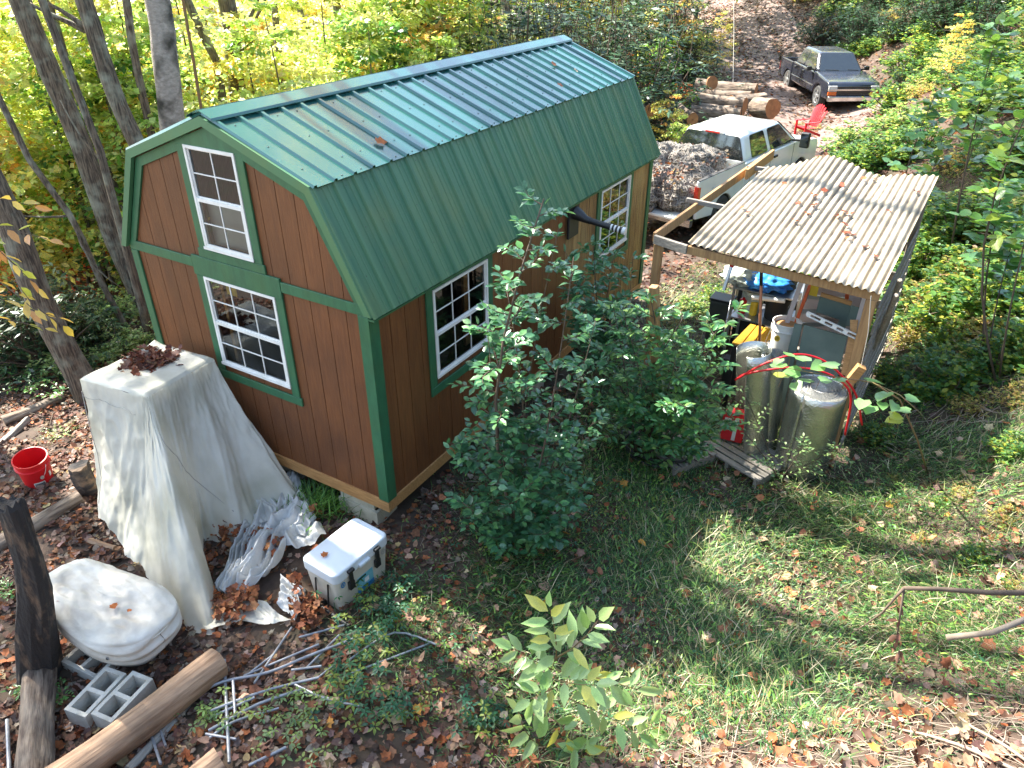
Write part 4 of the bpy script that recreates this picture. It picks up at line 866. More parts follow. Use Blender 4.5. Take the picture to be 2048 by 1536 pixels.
# ---------------------------------------------------------------- log pile
def log_obj(a, b, r, label, name='log', m='log_bark', end='log_end', group=None, seed=0, jit=.05, n=26, taper=.95, cat='log', seg=26, bend=.02):
    a = np.asarray(a, float); b = np.asarray(b, float); g = random.Random(seed); pts = []; rad = []
    L = np.linalg.norm(b-a); d = (b-a)/L
    o = thing(name, (a+b)/2, label, cat, group); c = (a+b)/2; o.rotation_mode = 'QUATERNION'
    prev = None; vs = []; e = np.cross(d, (0, 0, 1)); e /= max(np.linalg.norm(e), 1e-6); f2 = np.cross(e, d); ph = g.uniform(0, 6); o.rotation_quaternion = Matrix(((d[0], e[0], f2[0]), (d[1], e[1], f2[1]), (d[2], e[2], f2[2]))).to_quaternion()
    if np.dot(np.cross(d, e), f2) < 0: f2 = -f2; o.rotation_quaternion = Matrix(((d[0], e[0], f2[0]), (d[1], e[1], f2[1]), (d[2], e[2], f2[2]))).to_quaternion()
    for i in range(seg+1):
        t = i/seg; cc = a+(b-a)*t-c+f2*math.sin(t*PI)*bend*L+e*math.sin(t*5+ph)*bend*.4*L; rr = r*(1+(taper-1)*t)
        for k in range(n):
            th = 2*PI*k/n; q = rr*(1+jit*math.sin(3*th+ph+t*2)+jit*.6*math.sin(7*th+ph*2+t*5)+g.uniform(-jit, jit)*.25+jit*1.6*mnoise.noise(Vector((L*t*2.2+seed, math.cos(th)*1.6, math.sin(th)*1.6)))-jit*.9*max(0, mnoise.noise(Vector((L*t*.8+seed, th*4.5, 3))))); vw = cc+(e*math.cos(th)+f2*math.sin(th))*q; vs.append((vw@d, vw@e, vw@f2))
    MB().add(vs, [(i*n+k, i*n+(k+1) % n, (i+1)*n+(k+1) % n, (i+1)*n+k) for i in range(seg) for k in range(n)]).build('bark', m, o, smooth=True)
    for i0, c0, nm in ((0, a-c, 'cut_end'), (seg*n, b-c, 'cut_end')):
        ring = [np.array(v)*1.0 for v in vs[i0:i0+n]]; cen = sum(ring)/n
        MB().add([cen]+ring, [(0, 1+k, 1+(k+1) % n) for k in range(n)]).build(nm, end, o)
    return o
g_ = 'sawn logs piled beside the drive'
lg = [((1400, 190, 23.4), (1500, 196, 22.8), .20, 'second log from the top of the pile, partly hidden behind the thick one'), ((1370, 216, 21.9), (1470, 224, 21.2), .19, 'thin grey log just below the thick bark log'),
      ((1392, 172, 24.0), (1512, 182, 23.2), .23, 'topmost grey log at the back of the pile beside the drive'),
      ((1378, 200, 22.6), (1490, 212, 21.8), .26, 'thick bark log in the middle of the pile, its orange end towards the drive'),
      ((1462, 205, 22.2), (1528, 198, 22.4), .21, 'short log with split orange end at the drive edge of the pile'),
      ((1382, 226, 21.2), (1480, 232, 20.8), .22, 'low log lying in weeds in front of the pile, behind the white pickup'),
      ((1340, 200, 21.5), (1385, 238, 19.8), .17, 'grey log lying askew at the left side of the pile'),
      ((1512, 214, 20.6), (1546, 217, 20.0), .27, 'short round with orange sawn face nearest the white pickup bonnet'),
      ((1240, 200, 20.5), (1302, 222, 19.2), .2, 'log with orange sawn end just behind the far corner of the shed')]
for i, (p, q, r, lb) in enumerate(lg): log_obj(atd(*p), atd(*q), r, lb, group=g_, seed=i, end='log_end')
P = atd(1361, 188, 23.4); o = MB().lathe([(0, 0), (.2, 0), (.2, .05), (0, .05)], 18).build('sawn_disc', 'log_end'); o.location = atd(1362, 182, 22.9)
o.location = tuple(atd(1423, 166, 22.7)); o.rotation_euler = (PI/2-.2, .1, .9); tag(o, 'thin orange sawn disc stuck between the two upper logs of the pile', 'wood disc')
# ---------------------------------------------------------------- red garden chair
cp_ = atd(1612, 252, 19.6); cz = Hf(cp_[0], cp_[1])
ch = thing('garden_chair', (cp_[0], cp_[1], max(cz, cp_[2]-.25)), 'red fan-back wooden garden chair half hidden in weeds before the black pickup', 'chair', rz=-.7); ch.scale = (.66,)*3
for k in range(7):
    t = (k-3)/3; mb = MB(); x0 = t*.22; x1 = t*.36; h = .95-.20*t*t; w0, w1 = .03, .05
    mb.prism([(x0-w0, .30, .35), (x0+w0, .30, .35), (x1+w1, .55, h+.2), (x1, .57, h+.235), (x1-w1, .55, h+.2)], (0, .02, .008)); mb.build('back_slat', 'red_paint', ch)
for k in range(5): MB().box(-.26, .26, -.25+.11*k, -.16+.11*k, .34+.01*k*-1, .36-.01*k).build('seat_slat', 'red_paint', ch, bevel=.004)
for s in (-1, 1):
    MB().box(s*.34-.06, s*.34+.06, -.3, .36, .55, .575).build('armrest', 'red_paint', ch, bevel=.01); MB().box(s*.29-.02, s*.29+.02, -.28, -.2, 0, .549).build('leg', 'red_paint', ch); MB().beam((s*.27, -.2, .3), (s*.27, .55, .02), .03, .09).build('leg', 'red_paint', ch)
MB().beam((-.33, .44, .6), (.33, .44, .6), .02, .08).build('back_rail', 'red_paint', ch)
# hanging line by the drive
a = atd(1467, -40, 22.6); b = atd(1466, 165, 22.2); o = MB().tube([a, (a+b)/2+(.02, 0, 0), b], .008, 5).build('rope_line', 'rope'); tag(o, 'thin pale cord hanging straight down over the log pile', 'cord')
# ================================================================ COVERED BOX UNDER TRANSLUCENT TARP
from mathutils import noise as mnoise
def crv(P, n):                                          # closed catmull-rom, n samples per segment
    P = [np.array(p, float) for p in P]; m = len(P); Q = []
    for i in range(m):
        p0, p1, p2, p3 = P[i-1], P[i], P[(i+1) % m], P[(i+2) % m]
        for t in np.linspace(0, 1, n, endpoint=False): Q.append(.5*((2*p1)+(-p0+p2)*t+(2*p0-5*p1+4*p2-p3)*t*t+(-p0+3*p1-3*p2+p3)*t**3))
    return Q
tc = thing('tarp_covered_box', (.68, -.6, -.5), 'tall box draped in dirty translucent cream tarp against the shed front wall', 'covered box')
iv = lambda p: (p[0]-.68, p[1]+.6, p[2]+.5)
B4 = [np.array(p) for p in ((.29, -1.03), (1.10, -.91), (1.05, -.12), (.27, -.20))]       # FL FR BR BL
zt = 1.045
MB().prism([iv((p[0]*.96+.027, p[1]*.96-.023, -.48)) for p in B4], (0, 0, 1.47)).build('grey_cabinet', 'cabinet_grey', tc, bevel=.02)
# hem outline, ground end for each side (matching the same start corner)
hem = [ (.28, -1.30, -.44), (.62, -1.43, -.28), (.93, -1.50, -.40), (1.22, -1.56, -.44), (1.62, -1.66, -.45), (2.12, -1.82, -.44), (2.60, -1.80, -.44), (2.25, -1.45, -.43), (1.80, -1.22, -.42),
        (1.62, -1.0, -.43), (1.95, -.85, -.44), (1.86, -.52, -.43), (2.05, -.22, -.32), (1.88, -.07, -.36), (1.25, -.05, -.42), (.7, -.06, -.45), (.12, -.08, -.48), (.08, -.5, -.48), (.13, -.95, -.47)]
top = [(.29, -1.03), (.56, -.99), (.83, -.955), (1.06, -.92), (1.08, -.915), (1.095, -.912), (1.10, -.905), (1.097, -.85), (1.085, -.70), (1.08, -.58), (1.07, -.42), (1.06, -.28), (1.055, -.14), (1.04, -.12), (.8, -.14), (.5, -.17), (.27, -.20), (.275, -.5), (.285, -.85)]
NS = 16; HQ = crv(hem, NS); n = len(HQ); TQ = []
for i in range(len(top)):
    a = np.array(top[i]); b = np.array(top[(i+1) % len(top)])
    for t in np.linspace(0, 1, NS, endpoint=False): TQ.append(a+(b-a)*t)
NV = 88; vs = []; cxy = np.array((.68, -.56))
for j in range(NV+1):
    t = j/NV
    for i in range(n):
        a = TQ[i]; h = HQ[i]; s = i/NS
        out = h[:2]-a; k = t**1.25; q = a+out*k; z = zt+(h[2]-zt)*t
        d = (h[:2]-cxy); d = d/np.linalg.norm(d); long_ = np.linalg.norm(out)
        cr_ = abs(mnoise.noise(Vector((s*.75, t*.9, 3))))*1.1+.35*abs(mnoise.noise(Vector((s*1.9+t, t*2.2, 13)))); fold = math.sin(s*2*PI*.5+.5*math.sin(t*2.5))*.018-cr_*.13+mnoise.noise(Vector((s*.9, t*2.0, 8)))*.03
        q = q+d*fold*min(1, t*1.5)*(.45+min(long_, .9)); q = q+d*(.010+.012*min(1, t*4)*(.5-abs(mnoise.noise(Vector((s*1.7+t*2, t*5.5-s, 4))))*2.0)+.007*mnoise.noise(Vector((s*6, t*16, 9))))
        z += .008*mnoise.noise(Vector((s*3, t*7, 1)))
        if j == 0: z += -.012
        z = max(z, Hf(q[0], q[1])+.012) if t > .9 else z
        if q[1] > -.035: q[1] = -.035-.004*math.sin(s*9)
        vs.append(iv((q[0], q[1], z)))
fs = [(j*n+i, j*n+(i+1) % n, (j+1)*n+(i+1) % n, (j+1)*n+i) for j in range(NV) for i in range(n)]
MB().add(vs, fs).build('tarp_skirt', 'tarp', tc, smooth=True)
def tf(a, b):
    p = (B4[0]*(1-a)+B4[1]*a)*(1-b)+(B4[3]*(1-a)+B4[2]*a)*b; e = min(a, 1-a, b, 1-b)
    sag = -.085*math.exp(-((a-.30)/.24)**2-((b-.62)/.25)**2)*min(1, e*8)+.012*mnoise.noise(Vector((a*4, b*4, 7)))
    r = (p-cxy); return iv((p[0]+r[0]*.012, p[1]+r[1]*.012, zt+sag+.010*(1 if e > .001 else -1.9)+.035*math.exp(-((a)/.1)**2-((1-b)/.1)**2)))
MB().grid(tf, 36, 36).build('tarp_top', 'tarp', tc, smooth=True)
# rope under the tarp edge and along the skirt
def seamline(pts, r=.004):
    P = []
    for s, t in pts:
        i = int(s*NS) % n; j = int(t*NV); v = np.array(vs[j*n+i]); d = v[:2]-np.array([0, .04]); d = d/np.linalg.norm(d); P.append((v[0]+d[0]*.006, v[1]+d[1]*.006, v[2]))
    return MB().tube(P, r, 5).build('tarp_seam', 'grey_print', tc)
seamline([(.06+k*.18, .135+.01*math.sin(k)) for k in range(15)], .003)
seamline([(.05, .10), (.06, .3), (.1, .42), (.22, .55), (.25, .72), (.5, .9)], .004); seamline([(6.3+.31*k, .2+.052*k) for k in range(13)], .004)
# leaves collected in the sag
def scatter_leaves(P, Lr, cols, m='dry_leaf', name='dry_leaves', T=T_MA, tilt=.5, label=None, parent=None, kind='stuff', w=None, g=None):
    g = g or rng; n = len(P); U = np.c_[g.normal(0, tilt, n), g.normal(0, tilt, n), np.ones(n)]; U /= np.linalg.norm(U, axis=1, keepdims=True)
    D = rvec(n, g); D -= (D*U).sum(1, keepdims=True)*U; L = g.uniform(*Lr, n); return leaf_obj(name, [(T, P, D, U, L, L*g.uniform(.7, 1.05, n), rcol(n, cols, w))], m, parent, kind)
BROWN = [(.20, .07, .025), (.27, .12, .05), (.15, .06, .03), (.32, .17, .09), (.36, .11, .03), (.11, .055, .035), (.30, .22, .16), (.38, .24, .12)]
g = rng; n_ = 420; a = g.normal(.30, .17, n_); b = g.normal(.66, .13, n_); ok = (a > .03) & (a < .9) & (b > .2) & (b < .97); a, b = a[ok], b[ok]
P = np.array([tf(x, y) for x, y in zip(a, b)])+np.array([.68, -.6, -.5]); P[:, 2] += g.uniform(.004, .05, len(P))*np.exp(-((a-.3)/.25)**2-((b-.64)/.2)**2)+.004
o = scatter_leaves(P, (.05, .09), [(.16, .05, .03), (.24, .09, .05), (.10, .045, .035), (.30, .17, .12)], tilt=.7); tag(o, 'pile of dry brown leaves in the sagging top of the tarp', 'leaves')
# crumpled sheet on the ground to the right of the box
def crumple(pts, seed, label, m='tarp_white', h=.07, nu=70, nv=60, name='plastic_sheet'):
    P = [np.array(p, float) for p in pts]
    def fn(a, b):
        p = (P[0]*(1-a)+P[1]*a)*(1-b)+(P[3]*(1-a)+P[2]*a)*b
        w = mnoise.noise_vector(Vector((p[0]*2.4+seed, p[1]*2.4, seed)))*.09
        wv = mnoise.noise(Vector((a*1.5+seed, b*1.5, 3)))*.5
        r = (1-abs(mnoise.noise(Vector((a*1.1+seed, (b+wv*.4)*4.2, 2))))*3.0); r2 = (1-abs(mnoise.noise(Vector((a*2.6+seed, (b+wv*.5)*9, 5))))*2.6)*.9+mnoise.noise(Vector((a*9+seed, b*9, 5)))*.3
        e = min(1, min(a, 1-a, b, 1-b)*7); z = Hf(p[0]+w.x, p[1]+w.y)+.055+h*max(0, r)*(.35+.65*e)+h*.3*max(0, r2)
        return (p[0]+w.x, p[1]+w.y, z)
    o = MB().grid(fn, nu, nv).build(name, m, smooth=True); tag(o, label, 'plastic sheet'); return o
ga = lambda u, v: atz(u, v, -.43)[:2]
crumple([ga(425, 1195), ga(520, 1075), ga(590, 1110), ga(500, 1200)], 1.3, 'crumpled white plastic folds in the middle of the sheets, beside the big tarp', h=.15)
crumple([ga(500, 1075), ga(585, 960), ga(655, 1090), ga(590, 1120)], 4.1, 'crinkled white plastic near the cooler and green grass', h=.13)
crumple([ga(398, 1225), ga(418, 1262), ga(590, 1255), ga(545, 1215)], 7.7, 'flat white mesh plastic strip nearest the big log end', m='tarp', h=.03)
crumple([ga(540, 1225), ga(585, 1258), ga(612, 1190), ga(575, 1160)], 9.2, 'curled end of white plastic by the black pipe', h=.10)
crumple([ga(430, 1180), ga(505, 1060), ga(530, 1075), ga(470, 1200)], 21.3, 'long diagonal white plastic fold beside the tarp tip', h=.14)
crumple([ga(560, 1010), ga(590, 940), ga(640, 1050), ga(610, 1090)], 25.1, 'bright plastic crinkles against the grass tuft', h=.10)
crumple([ga(480, 1030), ga(520, 1060), ga(600, 1010), ga(560, 960)], 12.4, 'white plastic fold holding leaves against the tarp hem', h=.10)
# ---------------------------------------------------------------- covered tub
tb = thing('covered_tub', (1.87, -2.15, -.42), 'low rounded tub wrapped in dirty white cloth cover, beside the charred stump', 'covered tub', rz=.08)
def tubf(a, b):
    th = 2*PI*a; c, s = math.cos(th), math.sin(th); ex = .75; cx = math.copysign(abs(c)**ex, c); sy = math.copysign(abs(s)**ex, s)
    if b < .42:
        r = b/.42; z = .47+.015*(1-r**2) - .11*cx*r*.5 - .04*r**6+.05*mnoise.noise(Vector((cx*r*1.3, sy*r*1.3, 4)))+.022*(.5-abs(mnoise.noise(Vector((cx*r*2.5+sy*r, sy*r*4, 4))))*2)+.012*mnoise.noise(Vector((cx*r*7, sy*r*7, 4))); rr = r*.99
    else:
        t = (b-.42)/.58; prof = 1+.05*math.sin(min(t*1.3, 1)*PI)-.30*t**2.2; fold = .020*math.sin(t*26+2*math.sin(th*2))+.035*mnoise.noise(Vector((th*1.2, t*6, 2))); rr = prof+fold; z = .43-.11*cx*.5-.40*t+.05*mnoise.noise(Vector((cx*1.3, sy*1.3, 4)))*(1-t)
    return (cx*.60*rr, sy*.315*rr*(1+.12*cx)*(1+.05*math.sin(th*3)), z)
MB().grid(tubf, 90, 60).build('cloth_cover', 'tub_cover', tb, smooth=True)
MB().tube([(.60*math.cos(t)*1.02, .315*math.sin(t)*1.03*(1+.12*math.cos(t)), .385-.03*math.cos(t)) for t in np.linspace(-3.0, .6, 30)], .006, 6).build('cover_hem', 'tub_cover', tb)
MB().lathe([(.006, .004), (.016, .004), (.016, 0), (.006, 0)], 14).build('eyelet', 'metal_grey', tb).matrix_basis = Matrix.Translation((.36, -.315, .26)) @ Matrix.Rotation(PI/2, 4, 'X')
MB().lathe([(0, .003), (.009, .003), (.009, 0)], 10).build('eyelet_hole', 'black_rubber', tb).matrix_basis = Matrix.Translation((.36, -.321, .26)) @ Matrix.Rotation(PI/2, 4, 'X')
# ---------------------------------------------------------------- cooler
c = (atz(690, 1100, -.2)); cl = thing('ice_cooler', (3.145, -.70, -.44), 'dented white and beige hard-sided ice cooler on the leafy ground by the shed corner', 'cooler', rz=-.06)
def rbox(x, y, z0, z1, r=.05, taper=1.):
    pts = []
    for sx, sy, a0 in ((1, 1, 0), (-1, 1, PI/2), (-1, -1, PI), (1, -1, 1.5*PI)):
        for k in range(6): t = a0+PI/2*k/5; pts.append((sx*(x-r)+r*math.cos(t), sy*(y-r)+r*math.sin(t)))
    n = len(pts); mb = MB(); mb.add([(p[0]*taper, p[1]*taper, z0) for p in pts]+[(p[0], p[1], z1) for p in pts], [tuple(range(n-1, -1, -1)), tuple(range(n, 2*n))]+[(i, (i+1) % n, n+(i+1) % n, n+i) for i in range(n)]); return mb
rbox(.195, .315, .015, .37, .045, .90).build('cooler_body', 'cooler_body', cl, bevel=.008, smooth='auto')
rbox(.208, .328, .374, .485, .055).build('lid', 'cooler_white', cl, bevel=.016, smooth='auto', seg=3)
for y in (-.16, .16):
    o = MB().box(.206, .226, y-.020, y+.020, .30, .44).build('latch', 'black_rubber', cl, bevel=.005); MB().box(.200, .240, y-.034, y+.034, .425, .455).build('latch_knob', 'black_rubber', o, bevel=.008); MB().box(.19, .222, y-.03, y+.03, .225, .31).build('latch_base', 'black_rubber', o, bevel=.004)
MB().box(.20, .235, -.065, .065, .39, .425).build('lid_grip', 'cooler_white', cl, bevel=.010)
# front label
Lb = MB().box(.176, .193, -.085, .105, .07, .25).build('label_panel', 'teal_print', cl); MB().box(.1765, .1945, -.085, .105, .07, .125).build('label_lower_band', 'blue_print', Lb); MB().box(.1765, .1945, -.08, .02, .226, .245).build('label_dark_band', 'black_print', Lb); MB().box(.1765, .1945, .0, .05, .15, .20).build('label_white_patch', 'white_print', Lb)
for y, m in ((-.245, 'blue_print'), (.245, 'grey_print')):
    n = 20; MB().add([(.2 + .001, y+.026*math.cos(t), .33+.03*math.sin(t)) for t in np.linspace(0, 2*PI, n+1)[:-1]]+[(.2+.001, y+.016*math.cos(t), .33+.019*math.sin(t)) for t in np.linspace(0, 2*PI, n+1)[:-1]], [(i, (i+1) % n, n+(i+1) % n, n+i) for i in range(n)]).build('round_emblem', m, cl)
    MB().box(.2, .2015, y-.006, y+.006, .318, .342).build('emblem_mark', m, cl)
for x in (-.06, .09): MB().tube([(x, -.318, .33), (x-.01, -.335, .12), (x-.02, -.36, .02)], .008, 6).build('rope_handle', 'black_rubber', cl)
MB().tube([(-.02, -.29, .05), (-.02, -.325, .05)], .02, 10).build('drain_plug', 'black_rubber', cl)
a = gp(598, 1188, .03); b = gp(700, 1258, .03); o = MB().tube([a, (a+b)/2, b], .019, 10).build('black_pipe', 'black_rubber', smooth='auto'); tag(o, 'short thick black plastic pipe on leaves in front of the cooler', 'pipe')
# ---------------------------------------------------------------- red bucket
P = gp(62, 978); rb = bucket((P[0]-.02, P[1]+.12, P[2]+.01), .165, .375, 'red_plastic', 'bright red open bucket with white printed label on brown leaves', rot=(.12, .10, .4))
def bucket_patch(t0, t1, z0, z1, r, m, name, h=.375):
    rr = lambda z: r*(.86+.10*z/(.72*h))+.003; vs = []; n = 8
    for k in range(n+1):
        t = t0+(t1-t0)*k/n
        for z in (z0, z1): vs.append((rr(z)*math.cos(t), rr(z)*math.sin(t), z))
    return MB().add(vs, [(2*k, 2*k+2, 2*k+3, 2*k+1) for k in range(n)]).build(name, m, rb)
ang = math.atan2(CPOS[1]-P[1], CPOS[0]-P[0])-.4
bucket_patch(ang-.42, ang+.30, .07, .125, .165, 'white_print', 'label_plate')
for k in range(9): t = ang-.36+.07*k; bucket_patch(t, t+.045, .078+.004*(k % 2), .112, .1665, 'black_print', 'label_letter')
for k in range(8): t = ang-.34+.08*k; bucket_patch(t, t+.05, .045, .056, .1655, 'white_print', 'label_letter')
for k in range(7): t = ang-.30+.08*k; bucket_patch(t, t+.06, .025, .03, .1655, 'white_print', 'label_letter')
th0 = ang+.22; MB().add([((.165*.93+.004)*math.cos(th0+.13*math.cos(t)), (.165*.93+.004)*math.sin(th0+.13*math.cos(t)), .18+.026*math.sin(t)) for t in np.linspace(0, 2*PI, 17)[:-1]], [tuple(range(16))]).build('round_badge', 'grey_print', rb)
bucket_patch(ang+.75, ang+.95, .13, .2, .167, 'white_print', 'side_sticker')
# ---------------------------------------------------------------- loose concrete blocks
def B(u, v, dz=0): p = gp(u, v); return (p[0], p[1], p[2]+dz)
g_ = 'loose concrete blocks in front of the covered tub'
p = B(205, 1412); cinder((p[0], p[1], p[2]-.01), 1.78, label='left one of two blocks side by side below the covered tub', group=g_)
p = B(248, 1422); cinder((p[0]+.03, p[1]+.02, p[2]-.01), 1.74, label='right one of two blocks side by side, its end under the big bare log', group=g_)
p = B(180, 1340); cinder((p[0], p[1]+.02, p[2]-.09), .12, label='block half buried under the near edge of the covered tub', group=g_)
p = B(280, 1108); cinder((p[0]+.03, p[1]+.12, p[2]-.005), .10, label='block holding down the raised front hem of the big tarp', group=g_)
# ---------------------------------------------------------------- logs and stumps on the left
def L(u0, v0, u1, v1, r, label, dz=0., **k):
    a = gp(u0, v0); b = gp(u1, v1); a[2] += r*.8+dz; b[2] += r*.8+dz; return log_obj(a, b, r, label, **k)
a = atz(438, 1325, -.24); b = atz(60, 1600, -.12); log_obj(a, b, .125, 'long bare pale log with a sunlit patch, lying diagonally in the foreground', m='log_bare', end='log_end', seed=3, jit=.035, seg=44)
a = gp(446, 1532, .07); b = atz(250, 1660, -.25); log_obj(a, b, .095, 'short cut log end at the bottom edge below the grey pipes', m='log_bare', end='log_bare', seed=5)
L(84, 1360, 74, 1600, .115, 'dark weathered split log lying below the charred stump', m='log_bark', end='burnt', seed=6, jit=.09)
L(165, 1005, -40, 1120, .085, 'grey weathered log lying left of the big tarp', m='log_bark', end='log_bare', seed=7)
L(60, 845, -40, 925, .05, 'thin grey branch log lying behind the red bucket', m='grey_wood', end='grey_wood', seed=8, jit=.1)
L(130, 800, 10, 850, .07, 'mossy fallen log among ferns at far left', m='log_bark', end='log_bare', seed=12)
L(390, 1395, 260, 1545, .035, 'thin split board lying under the big bare log', m='grey_wood', end='grey_wood', seed=9)
L(180, 1085, 232, 1100, .03, 'short pale stick with cut end by the tarp hem', m='log_bare', end='log_bare', seed=10)
a = gp(172, 990); log_obj((a[0], a[1]+.08, a[2]-.05), up_at(a, 148, 940)+(0, 0.05, .02), .10, 'short black charred stump against the left side of the tarp', name='charred_stump', m='burnt', end='burnt', seed=11, jit=.1, cat='stump')
# charred stump (standing)
st = thing('charred_stump', (0, 0, 0), 'tall half-burnt black stump standing at the left edge beside the covered tub', 'stump')
base = gp(85, 1345); pts = []; rad = []
for (u, v, r) in ((88, 1390, .17), (80, 1330, .155), (74, 1250, .14), (72, 1190, .115), (58, 1120, .085), (40, 1060, .08), (22, 1012, .085), (18, 1002, .07)):
    q = up_at(base, u, v); pts.append(q); rad.append(r)
n = 22; vs = []
for i, (p, r) in enumerate(zip(pts, rad)):
    for k in range(n):
        t = 2*PI*k/n; rr = r*(1+.12*math.sin(3*t+i*.5)+.10*math.sin(8*t+i)+random.uniform(-.06, .06)); vs.append((p[0]+rr*math.cos(t), p[1]+rr*math.sin(t), p[2]+random.uniform(-.01, .01)+(random.uniform(-.03, .03) if i == 7 else 0)))
m_ = len(pts); MB().add(vs, [(i*n+k, i*n+(k+1) % n, (i+1)*n+(k+1) % n, (i+1)*n+k) for i in range(m_-1) for k in range(n)]+[tuple((m_-1)*n+k for k in range(n))]).build('charred_trunk', 'burnt', st, smooth='auto')
# ---------------------------------------------------------------- grey pipes
def pipe(pts, r, label, g2='grey metal and plastic pipes strewn on leaves in the foreground', m='pipe_grey'):
    P = [gp(u, v, dz) for u, v, dz in pts]; P = [p+np.array([0, 0, .03]) for p in P]; Q = []
    if len(P) > 2:
        for i in range(len(P)-1):
            p0, p1, p2, p3 = P[max(i-1, 0)], P[i], P[i+1], P[min(i+2, len(P)-1)]
            for t in np.linspace(0, 1, 5)[:-1]: Q.append(.5*((2*p1)+(-p0+p2)*t+(2*p0-5*p1+4*p2-p3)*t*t+(-p0+3*p1-3*p2+p3)*t**3))
        Q.append(P[-1])
    else: Q = P
    o = MB().tube(Q, r, 9).build('conduit_pipe', m, smooth='auto'); tag(o, label, 'pipe', g2)
PI_ = [([(585, 1263, .02), (512, 1380, .05)], .009, 'straight pipe leaning up-right from the middle of the crossing pipes'),
 ([(395, 1400, .03), (450, 1375, .04), (540, 1358, .05), (620, 1325, .05), (720, 1285, .04)], .012, 'longest curved pipe sweeping to the right under the creeper'),
 ([(600, 1283, .02), (690, 1258, .02)], .010, 'pipe farthest back, nearest the cooler'), ([(452, 1330, .03), (455, 1400, .03), (462, 1536, .03)], .012, 'vertical pipe running down from the end of the big log'),
 ([(470, 1375, .05), (474, 1440, .04)], .011, 'short vertical pipe crossing beside the long vertical pipe'), ([(425, 1432, .03), (480, 1412, .04), (545, 1390, .04), (640, 1365, .03)], .011, 'pipe below the longest curved pipe'),
 ([(430, 1443, .03), (512, 1405, .03)], .011, 'short pipe just under the lower parallel pipe'), ([(420, 1470, .02), (520, 1418, .03), (610, 1388, .03)], .012, 'pipe running into the sunlit leaves'),
 ([(415, 1490, .02), (470, 1452, .02), (560, 1425, .02)], .010, 'lowest of the parallel pipes, partly under leaves'), ([(490, 1362, .03), (640, 1300, .04)], .009, 'thin bluish pipe beside the longest curved pipe'),
 ([(494, 1360, .02), (548, 1318, .02)], .008, 'thin blue-grey rod crossing behind the straight pipe'), ([(616, 1345, .03), (680, 1280, .03)], .009, 'short steep pipe near the creeper'),
 ([(632, 1368, .02), (670, 1338, .02)], .008, 'short pipe end by a pale stone'), ([(590, 1378, .03), (655, 1408, .03), (720, 1420, .02)], .009, 'pipe running down-right into the creeper'),
 ([(610, 1392, .02), (660, 1405, .02)], .008, 'short bright pipe over the pipe running into creeper'), ([(585, 1350, .03), (645, 1342, .03)], .010, 'short level pipe right of the crossing'),
 ([(700, 1330, .03), (790, 1275, .03), (880, 1300, .02)], .009, 'pipe half hidden under creeper leaves at the right'), ([(690, 1360, .02), (860, 1295, .02)], .009, 'long thin pipe passing through creeper at the right'),
 ([(340, 1400, .02), (430, 1375, .03)], .010, 'pipe end appearing beside the big bare log'), ([(500, 1540, .02), (575, 1505, .03)], .012, 'blue-grey pipe at the bottom edge below the sunlit plants'),
 ([(298, 1455, .02), (325, 1536, .02)], .010, 'pipe below the big bare log at the bottom edge'), ([(318, 1452, .02), (335, 1500, .02)], .008, 'second short pipe below the big bare log'),
 ([(415, 1478, .03), (475, 1487, .02)], .010, 'short level pipe at lower left of the vertical pipe'), ([(20, 1450, .03), (25, 1560, .03)], .014, 'pipe at the far left bottom corner')]
for pts, r, lb in PI_: pipe(pts, r, lb)
for i, (u0, v0, u1, v1, lb) in enumerate(((380, 1395, 330, 1415, 'splintered pale board piece by the right concrete block'), (300, 1480, 250, 1525, 'short split board at the bottom, below the big bare log'))):
    a = gp(u0, v0, .03); b = gp(u1, v1, .03); o = MB().beam(a, b, .05, .015).build('board_scrap', 'log_bare'); tag(o, lb, 'board')
# debris in the dark under the shed
for i, (u, v, l) in enumerate(((600, 965, .3), (625, 975, .12), (618, 990, .15))):
    p = np.array((1.5+.2*i, .25+.1*i, Hf(1.6, .3)+.04)); o = MB().beam(p, p+(l, .1, .03), .03, .02).build('scrap_stick', 'grey_wood'); tag(o, ('long pale stick in the dark under the shed front', 'short pale block in the dark under the shed front', 'bent pale scrap on the ground under the shed front')[i], 'scrap')
# single dry leaves lying on things
def one_leaf(P, U, L_, col, label, grp, cat='leaf', T=T_MA, ang=None):
    D = rvec(1); U = np.array([U], float); U /= np.linalg.norm(U); D -= (D*U).sum()*U
    o = leaf_obj('dry_leaf', [(T, np.zeros((1, 3)), D, U, np.array([L_]), np.array([L_*.9]), np.array([col]))], 'dry_leaf'); o.location = tuple(P); tag(o, label, cat, grp); return o
def on_roof(u, v):
    lo, hi = 3, 14; 
    n = nrm(ridge, kR); n3 = np.array([n[0], 0, n[1]]); p0 = np.array([ridge[0], 0, ridge[1]]); d = ray(u, v); t = ((p0-CPOS)@n3)/(d@n3); return CPOS+d*t+n3*.02, n3
for u, v, l, c, lb in ((748, 287, .12, (.42, .14, .05), 'large orange dry leaf on the near part of the shed roof'), (1102, 133, .10, (.22, .09, .05), 'brown dry leaf near the far ridge of the shed roof'), (1112, 172, .09, (.20, .08, .05), 'brown dry leaf on the far part of the shed roof, towards its edge'), (1154, 148, .08, (.35, .28, .22), 'small pale dry leaf at the far end of the shed roof')):
    P, n3 = on_roof(u, v); one_leaf(P+n3*.012, n3+np.array([.2, .1, 0]), l, c, lb, 'dry leaves on the shed roof')
def shelter_at(u, v):
    best = None
    for s in np.linspace(0, 1, 41):
        for t in np.linspace(0, 1, 41):
            q = pix(roofz(s, t)); d = (q[0]-u)**2+(q[1]-v)**2
            if best is None or d < best[0]: best = (d, s, t)
    return roofz(best[1], best[2])
